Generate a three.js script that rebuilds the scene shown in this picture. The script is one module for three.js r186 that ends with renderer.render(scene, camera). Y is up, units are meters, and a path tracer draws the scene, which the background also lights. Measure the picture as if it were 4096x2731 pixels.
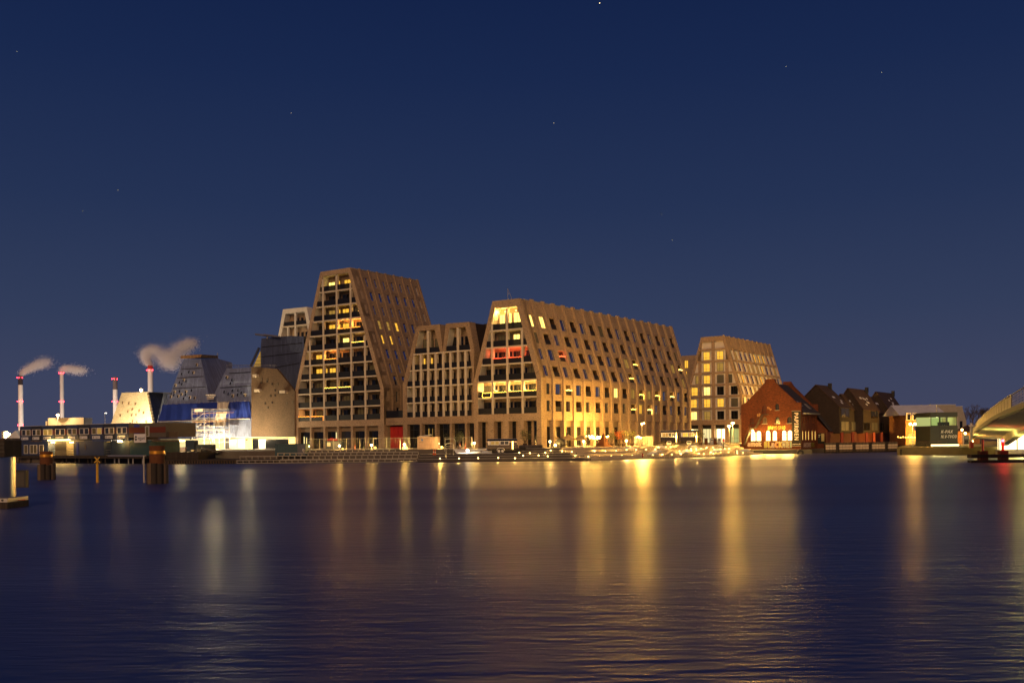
import * as THREE from 'three';
import { mergeGeometries } from 'three/addons/utils/BufferGeometryUtils.js';
import { RectAreaLightUniformsLib } from 'three/addons/lights/RectAreaLightUniformsLib.js';

// ---------- camera, sky, low evening light, exposure ----------
const F = 3982, EYE = 3.6, ROLL = 0.011, CX = 2048, CY = 1757;   // lens and horizon in photo pixels (4096 x 2731)
const scene = new THREE.Scene();
const camera = new THREE.PerspectiveCamera(2 * Math.atan(1365.5 / F) * 180 / Math.PI, 4096 / 2731, 0.5, 9000);
camera.position.set(0, EYE, 0);
camera.rotation.set(0, 0, -ROLL);
camera.setViewOffset(4096, 2731, 0, 1365.5 - CY, 4096, 2731);
const renderer = new THREE.WebGLRenderer({ antialias: true });
renderer.toneMapping = THREE.LinearToneMapping;
renderer.toneMappingExposure = 1;
renderer.shadowMap.enabled = true;
RectAreaLightUniformsLib.init();
{ // clear dusk sky: deep blue overhead, paler and slightly violet towards the horizon, the same all round
  const w = 64, h = 512, data = new Float32Array(w * h * 4);
  const stops = [[-90, .012, .014, .03], [-2, .030, .034, .062], [0, .055, .060, .112], [3, .047, .057, .113], [7, .032, .047, .104], [13, .018, .0325, .089], [20, .0096, .0215, .075], [26, .0056, .0148, .062], [45, .0054, .0145, .063], [90, .005, .0135, .058]];
  for (let y = 0; y < h; y++) {
    const e = ((y + .5) / h - .5) * 180;
    let i = 1; while (i < stops.length - 1 && stops[i][0] < e) i++;
    const a = stops[i - 1], b = stops[i], t0 = Math.min(1, Math.max(0, (e - a[0]) / (b[0] - a[0])));
    for (let x = 0; x < w; x++) { const o = (y * w + x) * 4; for (let c = 0; c < 3; c++) data[o + c] = a[c + 1] + (b[c + 1] - a[c + 1]) * t0; data[o + 3] = 1; }
  }
  const t = new THREE.DataTexture(data, w, h, THREE.RGBAFormat, THREE.FloatType);
  t.mapping = THREE.EquirectangularReflectionMapping; t.magFilter = t.minFilter = THREE.LinearFilter; t.needsUpdate = true;
  scene.background = t; scene.environment = t;
}
const glow = new THREE.DirectionalLight(new THREE.Color().setRGB(1, .57, .26), 1.45);   // last western light and the lit town behind the viewer
glow.position.set(-105, 245, 400); glow.target.position.set(0, 10, -200); glow.shadow.radius = 60; glow.castShadow = true;
glow.shadow.mapSize.set(2048, 2048); Object.assign(glow.shadow.camera, { left: -160, right: 160, top: 120, bottom: -120, near: 1, far: 1500 });
scene.add(glow, glow.target);

// ---------- helpers ----------
let seed = 7; const rnd = () => { seed = (seed * 1664525 + 1013904223) >>> 0; return seed / 4294967296; };
const rr = (a, b) => a + (b - a) * rnd();
const V = (x, y, z) => new THREE.Vector3(x, y, z);
const cr = Math.cos(ROLL), sr = Math.sin(ROLL);
const ray = (u, v) => { const p = u - CX, q = CY - v; return [(p * cr + q * sr) / F, (q * cr - p * sr) / F]; };   // photo pixel -> direction
const P = (u, v, d) => { const [a, b] = ray(u, v); return V(a * d, EYE + b * d, -d); };
const onY = (u, v, y) => { const b = ray(u, v)[1]; return P(u, v, (y - EYE) / b); };                                // pixel on a level plane
const dAt = (y, v, u = 2048) => (y - EYE) / ray(u, v)[1];
// the island's building grid: s runs along the waterside fronts, k away from the water
const TH = -Math.acos(.8153), C0 = [5.59, 190];
const w2 = (s, k = 0, y = 0) => V(C0[0] - .8153 * s + .579 * k, y, -(C0[1] + .579 * s + .8153 * k));
const onW = (u, v, k = 0) => { const [a, b] = ray(u, v), o = w2(0, k), s = (a * -o.z - o.x) / (-.8153 - a * .579), p = w2(s, k); return { s, y: EYE + b * -p.z }; };
const onL = (u, v, s = 0) => { const [a, b] = ray(u, v), o = w2(s, 0), k = (a * -o.z - o.x) / (.579 - a * .8153), p = w2(s, k); return { k, y: EYE + b * -p.z }; };
const taken = {};
const numbered = (n) => { const k = taken[n] = (taken[n] ?? -1) + 1; return k ? n + '_' + String(k).padStart(3, '0') : n; };
function tag(o, label, category, group, kind) { Object.assign(o.userData, label && { label }, category && { category }, group && { group }, kind && { kind }); return o; }
function thing(name, label, category, pos = [0, 0, 0], turn = 0, group) {
  const g = new THREE.Group(); g.name = numbered(name); pos.isVector3 ? g.position.copy(pos) : g.position.set(...pos); g.rotation.y = turn; scene.add(g);
  return tag(g, label, category, group);
}
function copyOf(root, pos, turn, label) { const c = root.clone(); c.name = numbered(root.name.replace(/_\d{3}$/, '')); c.position.copy(pos); c.rotation.y = turn; c.userData = { ...root.userData }; if (label) c.userData.label = label; scene.add(c); return c; }
const flat = (g) => { const n = g.index ? g.toNonIndexed() : g; for (const k of Object.keys(n.attributes)) if (!['position', 'normal', 'uv'].includes(k)) n.deleteAttribute(k); return n; };
const join = (gs) => gs.length === 1 ? gs[0] : mergeGeometries(gs.map(flat));
function mesh(name, gs, mat, parent) { const m = new THREE.Mesh(Array.isArray(gs) ? join(gs) : gs, mat); m.name = parent ? name : numbered(name); (parent ?? scene).add(m); return m; }
function uvm(g, ox = 0, oy = 0) { // uv in metres from the shape's own position and facing
  const p = g.attributes.position, n = g.attributes.normal, uv = new Float32Array(p.count * 2);
  for (let i = 0; i < p.count; i++) {
    const ax = Math.abs(n.getX(i)), ay = Math.abs(n.getY(i)), az = Math.abs(n.getZ(i));
    const a = ax > az ? p.getZ(i) : p.getX(i), b = ay > ax && ay > az ? p.getZ(i) : p.getY(i);
    uv[i * 2] = (ay > ax && ay > az ? p.getX(i) : a) + ox; uv[i * 2 + 1] = b + oy;
  }
  g.setAttribute('uv', new THREE.BufferAttribute(uv, 2)); return g;
}
const box = (w, h, d, x = 0, y = 0, z = 0) => uvm(new THREE.BoxGeometry(w, h, d).translate(x, y, z), x, y);           // centred
const bx = (x0, x1, y0, y1, z0, z1) => box(x1 - x0, y1 - y0, z1 - z0, (x0 + x1) / 2, (y0 + y1) / 2, (z0 + z1) / 2);   // from extents
const cyl = (r0, r1, h, x = 0, y = 0, z = 0, n = 10) => uvm(new THREE.CylinderGeometry(r1, r0, h, n).translate(x, y + h / 2, z));   // stands on y
const sph = (r, x = 0, y = 0, z = 0, n = 10) => uvm(new THREE.SphereGeometry(r, n, Math.ceil(n * .7)).translate(x, y, z));
function bar(a, b, r, n = 5) { const d = V().subVectors(b, a), l = d.length(), g = new THREE.CylinderGeometry(r, r, l, n); g.translate(0, l / 2, 0); g.applyQuaternion(new THREE.Quaternion().setFromUnitVectors(V(0, 1, 0), d.normalize())); return g.translate(a.x, a.y, a.z); }
function tube(pts, r, seg = 24, n = 5) { return new THREE.TubeGeometry(new THREE.CatmullRomCurve3(pts), seg, r, n); }
const shp = (pts) => { const s = new THREE.Shape(); pts.forEach(([x, y], i) => i ? s.lineTo(x, y) : s.moveTo(x, y)); s.closePath(); return s; };
const hole = (pts) => { const s = new THREE.Path(); pts.forEach(([x, y], i) => i ? s.lineTo(x, y) : s.moveTo(x, y)); s.closePath(); return s; };
const ext = (pts, depth, holes = [], z = 0) => { const s = pts instanceof THREE.Shape ? pts : shp(pts); for (const h of holes) s.holes.push(Array.isArray(h) ? hole(h) : h); return uvm(new THREE.ExtrudeGeometry(s, { depth, bevelEnabled: false }).translate(0, 0, z)); };
function solid(faces) { // a shape from flat polygons given as lists of points
  const pos = []; for (const f of faces) for (let i = 1; i < f.length - 1; i++) for (const p of [f[0], f[i], f[i + 1]]) pos.push(p.x, p.y, p.z);
  const g = new THREE.BufferGeometry(); g.setAttribute('position', new THREE.Float32BufferAttribute(pos, 3)); g.computeVertexNormals(); return uvm(g);
}
function place(m, O, u, v, x, y, n = 0) { const N = V().crossVectors(u, v); m.applyMatrix4(new THREE.Matrix4().makeBasis(u, v, N).setPosition(O.clone().addScaledVector(u, x).addScaledVector(v, y).addScaledVector(N, n))); return m; }
const cache = {}; const once = (key, make) => cache[key] ??= make();
const winFrame = (w, h, cols = [], rows = [], t = .07, d = .08) => once('wf' + [w, h, cols, rows, t, d].join('|'), () => join([bx(0, w, 0, t, 0, d), bx(0, w, h - t, h, 0, d), bx(0, t, t, h - t, 0, d), bx(w - t, w, t, h - t, 0, d), ...cols.map((c) => bx(c * w - t / 2, c * w + t / 2, t, h - t, .01, d - .01)), ...rows.map((r) => bx(t, w - t, r * h - t / 2, r * h + t / 2, .012, d - .012))]));
const paneGeo = (w, h) => once('pn' + w + '|' + h, () => bx(.03, w - .03, .03, h - .03, -.02, .02));
function point(x, y, z, color, cd, rad = 4, parent = scene, name = 'lamp_light') { const l = new THREE.PointLight(color, cd); l.position.set(x, y, z); l.shadow.radius = rad; l.castShadow = true; l.name = name; parent.add(l); return l; }

// pixel -> point on a thing's own plane z = zl (its front) or x = xl (its flank)
function loc(t, u, v, zl = 0, axis = 'z') { t.updateMatrixWorld(true); const o = t.worldToLocal(V(0, EYE, 0)), q = t.worldToLocal(P(u, v, 100)), k = (zl - o[axis]) / (q[axis] - o[axis]); return o.clone().lerp(q, k); }
const rectOn = (t, u0, v0, u1, v1, zl = 0) => { const p = loc(t, u0, v1, zl), q = loc(t, u1, v0, zl); return [p.x, p.y, q.x - p.x, q.y - p.y]; };
function print(w, h, draw, pw = 512) { const c = document.createElement('canvas'); c.width = pw; c.height = Math.max(16, Math.round(pw * h / w)); const x = c.getContext('2d'); draw(x, c.width, c.height); const t = new THREE.CanvasTexture(c); t.colorSpace = THREE.SRGBColorSpace; return t; }
function sheet(name, w, h, t, parent, o = {}) { const m = new THREE.MeshStandardMaterial({ map: t, roughness: .7, ...o }); return mesh(name, new THREE.PlaneGeometry(w, h), m, parent); }

// ---------- textures and materials ----------
const s8 = (x) => Math.round(255 * (x <= .0031308 ? 12.92 * x : 1.055 * Math.pow(Math.min(1, x), 1 / 2.4) - .055));
function tex(w, h, metresX, metresY, f, color = true) {
  const d = new Uint8Array(w * h * 4);
  for (let y = 0; y < h; y++) for (let x = 0; x < w; x++) { const c = f(x / w, y / h, x, y), o = (y * w + x) * 4; for (let k = 0; k < 3; k++) { const v = Array.isArray(c) ? c[k] : c; d[o + k] = color ? s8(Math.max(0, v)) : Math.round(255 * Math.min(1, Math.max(0, v))); } d[o + 3] = 255; }
  const t = new THREE.DataTexture(d, w, h); t.wrapS = t.wrapT = THREE.RepeatWrapping; t.magFilter = THREE.LinearFilter; t.minFilter = THREE.LinearMipmapLinearFilter; t.generateMipmaps = true;
  if (color) t.colorSpace = THREE.SRGBColorSpace; t.repeat.set(1 / metresX, 1 / metresY); t.needsUpdate = true; return t;
}
const hash = (x, y) => { let h = (x * 374761393 + y * 668265263) | 0; h = Math.imul(h ^ (h >>> 13), 1274126177); return ((h ^ (h >>> 16)) >>> 0) / 4294967296; };
function vn(x, y, n, k = 0, m = n) { // tiling value noise, n by m cells over 0..1
  x *= n; y *= m; const x0 = Math.floor(x), y0 = Math.floor(y), a = x - x0, b = y - y0, s = a * a * (3 - 2 * a), t = b * b * (3 - 2 * b), g = (i, j) => hash(((i % n) + n) % n + k * 131, ((j % m) + m) % m + k * 57);
  return (g(x0, y0) * (1 - s) + g(x0 + 1, y0) * s) * (1 - t) + (g(x0, y0 + 1) * (1 - s) + g(x0 + 1, y0 + 1) * s) * t;
}
const brickTex = (dark, spread, key) => tex(1024, 1024, 11, 11, (u, v) => { // courses of long bricks, odd dark ones, cloudy batches
  const row = Math.floor(v * 150), col = Math.floor(u * 44 + (row % 2) * .5), r = hash(col % 44 + key, row + key), m = (v * 150) % 1 < .14 ? .72 : 1;
  const batch = .84 + .22 * vn(u, v, 5, key) + .12 * vn(u, v, 17, key + 1);
  return m * batch * (r < dark ? .42 : 1 - spread * hash(col % 44, row + 31)) * .96;
});
const T = {
  brick: brickTex(.07, .32, 3), redbrick: brickTex(.12, .45, 9),
  grain: tex(512, 512, 6, 6, (u, v) => .78 + .14 * vn(u, v, 9, 2) + .08 * vn(u, v, 60, 3)),
  wood: tex(256, 512, 2.4, 3, (u, v) => { const b = Math.floor(u * 16); return (.62 + .38 * hash(b, 5)) * (.8 + .2 * vn(u, v, 16, b, 12)) * ((u * 16) % 1 < .07 ? .4 : 1); }),
  deck: tex(512, 256, 6, 1.15, (u, v) => { const b = Math.floor(v * 8); return (.66 + .3 * hash(b + Math.floor(u * 2 + b * .37), 5)) * (.82 + .18 * vn(u, v, 40, b)) * ((v * 8) % 1 < .09 ? .45 : 1); }),
  rust: tex(256, 256, 3, 4, (u, v) => { const n = vn(u, v, 6, 4) * .6 + vn(u, v, 23, 5) * .4; return [.55 + .45 * n, .5 + .4 * n * n, .45 + .35 * n]; }),
  tarp: tex(256, 256, 5, 5, (u, v) => .8 + .2 * vn(u, v, 14, 6, 4)),
  sheet: tex(512, 256, 12, 9, (u, v) => { const c = Math.floor(u * 24), r = Math.floor(v * 3 + hash(c, 1) * .2); return (.66 + .34 * hash(c, r + 3)) * (.86 + .14 * vn(u, v, 48, 3, 6)) * ((u * 24) % 1 < .12 ? .7 : 1); }),
  slate: tex(256, 512, 4, 6, (u, v) => { const r = Math.floor(v * 22), c = Math.floor(u * 12 + (r % 2) * .5); return (.7 + .3 * hash(c % 12, r)) * ((v * 22) % 1 < .1 ? .6 : 1); }),
};
const M = (c, o = {}) => { const { t, k, ...rest } = o; const m = new (rest.clearcoat || rest.transmission || rest.sheen ? THREE.MeshPhysicalMaterial : THREE.MeshStandardMaterial)({ roughness: .85, metalness: 0, ...rest }); m.color.setRGB(...c); if (t) m.map = t; return m; };
const E = (c, i) => { const m = new THREE.MeshStandardMaterial({ roughness: .6 }); m.color.setRGB(.03, .028, .025); m.emissive.setRGB(...c); m.emissiveIntensity = i; return m; };
const A = {
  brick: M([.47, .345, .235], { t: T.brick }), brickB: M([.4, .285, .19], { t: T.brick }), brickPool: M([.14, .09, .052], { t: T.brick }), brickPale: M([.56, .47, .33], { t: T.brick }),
  red: M([.19, .05, .017], { t: T.redbrick }), darkbrick: M([.042, .026, .02], { t: T.redbrick }), orangebrick: M([.42, .19, .07], { t: T.redbrick }),
  cream: M([.62, .55, .45], { t: T.grain }), white: M([.72, .68, .62], { t: T.grain }), plaster: M([.66, .64, .6], { t: T.grain }), concrete: M([.36, .34, .31], { t: T.grain }),
  quay: M([.12, .1, .085], { t: T.grain }), wood: M([.075, .042, .022], { t: T.wood }), deckDark: M([.1, .085, .085], { t: T.deck }), deckLight: M([.8, .66, .47], { t: T.deck }),
  snow: M([.62, .64, .72], { t: T.grain }), timber: M([.16, .115, .08], { t: T.wood }), oldtimber: M([.055, .042, .034], { t: T.wood }),
  zinc: M([.34, .42, .66], { roughness: .5, metalness: .35, t: T.sheet }), zincDark: M([.11, .14, .25], { roughness: .5, metalness: .3, t: T.sheet }), steel: M([.55, .55, .56], { roughness: .38, metalness: .9 }), galv: M([.38, .38, .39], { roughness: .45, metalness: .7 }),
  black: M([.018, .018, .02], { roughness: .6 }), iron: M([.05, .045, .04], { roughness: .6 }), frame: M([.025, .025, .027], { roughness: .5 }), whiteframe: M([.75, .75, .76], { roughness: .5 }),
  rail: M([.01, .01, .013], { roughness: .45, transparent: true, opacity: .9 }), rope: M([.3, .27, .22]),
  glass: M([.72, .84, 1], { roughness: .05, metalness: 1 }), darkglass: M([.01, .011, .013], { roughness: .08 }), tan: M([.26, .2, .14], { t: T.grain }), clear: M([.06, .07, .08], { roughness: .08, metalness: .4 }),
  slate: M([.045, .04, .055], { t: T.slate }), tile: M([.06, .032, .024], { t: T.slate }), blue: M([.02, .045, .3], { t: T.tarp, roughness: .45 }), tarpWhite: M([.62, .58, .5], { t: T.tarp, roughness: .6 }),
  cabin: M([.03, .036, .055], { t: T.grain, roughness: .6 }), cabinBlue: M([.032, .052, .13], { t: T.grain, roughness: .6 }), cabinTan: M([.11, .095, .08], { t: T.grain }), rustred: M([.13, .028, .015]), teal: M([.03, .12, .16], { t: T.rust, roughness: .6 }), navy: M([.025, .055, .1], { t: T.rust, roughness: .6 }), boxwhite: M([.36, .33, .29], { t: T.rust, roughness: .6 }),
  yellow: M([.8, .6, .03], { t: T.rust, roughness: .5 }), rust: M([.17, .075, .022], { t: T.rust }), redpaint: M([.42, .02, .015], { roughness: .5 }), orange: M([.65, .12, .03]), green: M([.05, .065, .02]), leaf: M([.09, .1, .03]), bark: M([.07, .05, .035]), canvas: M([.5, .38, .2], { t: T.tarp }),
};
const L = { // things that give off light
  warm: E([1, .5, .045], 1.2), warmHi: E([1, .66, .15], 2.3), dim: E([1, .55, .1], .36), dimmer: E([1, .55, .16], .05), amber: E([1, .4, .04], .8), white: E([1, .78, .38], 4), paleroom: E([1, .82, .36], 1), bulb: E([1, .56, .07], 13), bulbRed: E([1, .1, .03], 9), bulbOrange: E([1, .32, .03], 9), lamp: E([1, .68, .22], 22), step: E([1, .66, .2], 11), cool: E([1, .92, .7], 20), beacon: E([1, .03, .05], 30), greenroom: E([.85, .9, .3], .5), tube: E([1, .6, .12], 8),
};
const WARM = new THREE.Color().setRGB(1, .55, .12), SODIUM = new THREE.Color().setRGB(1, .5, .08), FLOOD = new THREE.Color().setRGB(1, .75, .4), REDL = new THREE.Color().setRGB(1, .12, .04), ORANGEL = new THREE.Color().setRGB(1, .36, .06);

// ---------- water and land ----------
{
  const bump = tex(512, 512, 17, 11, (u, v) => { let h = 0; for (const [n, a, k] of [[7, .2, 1], [19, .3, 2], [47, .28, 3], [110, .22, 4]]) h += a * vn(u, v, Math.round(n * .4), k, n); return h; }, false);
  const rough = tex(256, 512, 400, 130, (u, v) => .46 + .24 * (vn(u, v, 6, 8) * .5 + vn(u, v, 8, 9, 24) * .5), false);
  const water = M([.012, .03, .16], { roughness: .7, roughnessMap: rough, bumpMap: bump, bumpScale: .032 }); water.ior = 1.8;
  const m = mesh('water', uvm(new THREE.PlaneGeometry(1500, 1100, 1, 1).rotateX(-Math.PI / 2).translate(0, 0, -300)), water); m.userData.kind = 'structure';
}
const shore = [[-260, 250], [-130, 214], [-94, 196], [-60, 184], [-47, 178], [-16, 176], [8, 175.5], [14, 181], [34, 204], [48, 215], [66, 222], [76, 244], [96, 244], [140, 190], [420, 190], [900, 2800], [-1700, 2800], [-700, 400]];
{
  const g = new THREE.ExtrudeGeometry(shp(shore.map(([x, d]) => [x, d])), { depth: 3.2, bevelEnabled: false }).rotateX(-Math.PI / 2);   // (x, d, up) -> (x, up, -d)
  const m = mesh('quay_ground', uvm(g.translate(0, -1.2, 0)), A.quay); m.userData.kind = 'structure';
}

// ---------- gabled blocks on the island ----------
const G = 2.0;   // quay level
const lit = (k) => ({ w: L.warm, h: L.warmHi, d: L.dim, e: L.dimmer, a: L.amber, p: L.paleroom })[k];
function openWindow(parent, O, u, v, x, y, w, h, mat, cols, rows, n = 0, name = 'window', fmat = A.frame) {
  const p = mesh(name, paneGeo(w, h), mat, parent); place(p, O, u, v, x, y, n);
  const f = new THREE.Mesh(winFrame(w, h, cols, rows), fmat); f.name = 'frame'; p.add(f); return p;
}
// light chain along a balustrade: a cable with bulbs, and a lamp of the same colour
function lightChain(pts, mat, color, cd, label, group, every = .16, r = .045, inward = V(.29, .3, -.41)) {
  const curve = new THREE.CatmullRomCurve3(pts), len = curve.getLength(), n = Math.max(4, Math.round(len / every)), mid = curve.getPoint(.5);
  const t = thing('light_chain', label, 'light chain', mid, 0, group);
  mesh('cable', new THREE.TubeGeometry(new THREE.CatmullRomCurve3(pts.map((p) => p.clone().sub(mid))), 16, .012, 4), A.black, t);
  const gs = []; for (let i = 0; i <= n; i++) { const p = curve.getPoint(i / n).sub(mid); gs.push(new THREE.IcosahedronGeometry(r, 0).translate(p.x, p.y - .02 - .05 * (i % 2), p.z)); }
  mesh('bulb', gs, mat, t);
  if (cd) { const k = Math.max(1, Math.round(len / 4)); for (let i = 0; i < k; i++) { const p = curve.getPoint((i + .5) / k).sub(mid); point(p.x + inward.x, p.y + inward.y, p.z + inward.z, color, cd * 2.2, 12, t, 'bulb_light'); } }
  return t;
}
/* a front with loggias: brick portal, slabs, fins, back wall with doors, mesh balustrades
   o: W, kh, tl, tr, th (outline, above G), fw, tt (frame widths), D depth, slabs[] (top faces, world y), cols[] (fin centres), ground[[x0,x1]...], gh, len, cells(row,bay)->options */
function portalFront(t, o) {
  const { W, kh, tl, tr, th, fw, tt, D } = o, g = (y) => y - G;
  const edge = (y, side, inset) => { const base = side < 0 ? inset : W - inset, top = side < 0 ? tl + inset : tr - inset; return y <= kh ? base : base + (top - base) * (y - kh) / (th - kh); };
  const y1 = g(o.slabs[0]), yt = th - tt, notch = [...o.ground].sort((a, b) => b[0] - a[0]).flatMap(([a, b]) => [[b, 0], [b, o.gh], [a, o.gh], [a, 0]]);
  const outer = [[0, 0], [0, kh], [tl, th], [tr, th], [W, kh], [W, 0], ...notch];
  const inner = [[fw, y1], [edge(y1, 1, fw), y1], ...(y1 < kh ? [[W - fw, kh]] : []), [edge(yt, 1, fw), yt], [edge(yt, -1, fw), yt], ...(y1 < kh ? [[fw, kh]] : [])];
  mesh('portal_frame', ext(outer, D - .02, [inner], -D + .02), o.brick ?? A.brick, t);
  mesh('back_wall', ext([[.3, 0], [.3, kh], [tl + .3, th - .2], [tr - .3, th - .2], [W - .3, kh], [W - .3, 0]], .2, [], -D - .22), o.back ?? A.brickB, t);
  const lw = [[fw + .004, y1], ...(y1 < kh ? [[fw + .004, kh]] : []), [edge(yt, -1, fw) + .004, yt], [edge(yt, -1, fw) + .05, yt], ...(y1 < kh ? [[fw + .05, kh]] : []), [fw + .05, y1]];
  mesh('side_wall', ext(lw, D - .2, [], -D + .04), A.plaster, t);
  const rows = o.slabs.length, lv = o.slabs.map(g), ceil = [...lv.slice(1), yt];
  for (let r = 1; r < rows; r++) mesh('floor_slab', bx(edge(lv[r], -1, fw) + .06, edge(lv[r], 1, fw) - .01, lv[r] - .3, lv[r], -D + .03, o.slabOut ?? .04), o.slabMat ?? A.cream, t);
  mesh('ceiling', bx(edge(yt, -1, fw) + .06, edge(yt, 1, fw) - .02, yt - .12, yt - .004, -D + .03, -.3), A.cream, t);
  for (let r = 0; r < rows; r++) for (const c of o.cols) {
    const top = ceil[r] - .3, half = (o.finW ?? .5) / 2;
    if (c - half < edge(lv[r] + .8, -1, fw) || c + half > edge(lv[r] + .8, 1, fw)) continue;
    let h = top; for (let y = lv[r]; y < top; y += .1) if (c - half < edge(y, -1, fw) || c + half > edge(y, 1, fw)) { h = y; break; }
    mesh('fin', bx(c - half, c + half, lv[r] + .003, (r === rows - 1 ? Math.min(h, yt - .13) : h - .003), -(o.finD ?? .6), -.02), o.finMat ?? A.cream, t);
  }
  const stops = (r) => [edge(lv[r] + .55, -1, fw) + .06, ...o.cols.filter((c) => c > edge(lv[r] + 1.2, -1, fw) + .4 && c < edge(lv[r] + 1.2, 1, fw) - .4), edge(lv[r] + .55, 1, fw) - .02];
  const X = V(1, 0, 0), Y = V(0, 1, 0);
  for (let r = 0; r < rows; r++) {
    const st = stops(r), h = ceil[r] - lv[r] - .3;
    for (let b = 0; b < st.length - 1; b++) {
      const q = (st[b] + st[b + 1]) / 2, bay = o.cols.filter((c) => c < q).length;           // bay number counted at the base
      const a = st[b] + (b ? .26 : 0), e = st[b + 1] - (b < st.length - 2 ? .26 : 0), w = e - a, c = o.cells(rows - 1 - r, bay) ?? {};
      mesh('balustrade', bx(a, e, lv[r] + .02, lv[r] + 1.2, -.14, -.1), A.rail, t);
      const gl = c.win ? lit(c.win) : (hash(r * 7, bay * 13 + W | 0) < .22 ? L.dimmer : A.darkglass), gl2 = c.win2 ? lit(c.win2) : c.win ? gl : A.darkglass;
      const dh = Math.min(h - .25, c.tall ?? 2.4), z = -D + .04;
      const okR = edge(lv[r] + dh, 1, fw) - .15, okL = edge(lv[r] + dh, -1, fw) + .15;
      if (o.style === 'narrow') { const x = a + w * .12, ww = .85; if (x > okL - .4 && x + ww < okR) openWindow(t, V(0, lv[r] + .02, z), X, Y, x, 0, ww, dh, gl, [], [], 0, 'balcony_door'); if (c.wood) mesh('partition', bx(a + .1, e - .1, lv[r], lv[r] + h - .1, -D + .14, -D + .2), A.wood, t); continue; }
      const sh = o.sh, x1 = e - Math.min(2.1, w * .55) - sh, x0 = a + .12 - sh, eR = e - sh;   // the back wall is seen at a slant through the openings
      if (x1 + .5 < okR && Math.min(eR - .06, okR) - Math.max(x1, okL) > .7) openWindow(t, V(0, lv[r] + .02, z), X, Y, Math.max(x1, okL), 0, Math.min(eR - .06, okR) - Math.max(x1, okL), dh, gl, [.48], [], 0, 'balcony_door');
      if (w > 2.2 && x0 > okL && !c.wood) openWindow(t, V(0, lv[r] + .02, z), X, Y, x0, .0, .95, dh, gl2, [], [], 0, 'window');
      if (c.wood && a - sh > okL) mesh('partition', bx(a + .02 - sh * .8, a + 1.35 - sh * .8, lv[r], lv[r] + h - .02, -D + .04, -D + .6), A.wood, t);
    }
  }
  return { edge, lv, ceil, stops };
}
function chainOn(t, fr, row, x0, x1, sag, mat, color, cd, label, group, drop) { // along a balustrade of building t
  t.updateMatrixWorld(true); const r = fr.lv.length - 1 - row, y = fr.lv[r] + 1.12, pts = [];
  for (let i = 0; i <= 10; i++) pts.push(V(x0 + (x1 - x0) * i / 10, y - Math.sin(Math.PI * ((i * .45) % 1)) * sag, .02));
  if (drop) pts.push(V(x1, y - drop * .5, .02), V(x1 - .02, y - drop, .02));
  return lightChain(pts.map((p) => t.localToWorld(p)), mat, color, cd, label, group);
}
function roofCap(t, o) { mesh('roof_cap', bx(o.tl + .1, o.tr - .05, o.th - .12, o.th + .06, -o.len + .1, -o.D - .02), A.concrete, t); }

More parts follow.
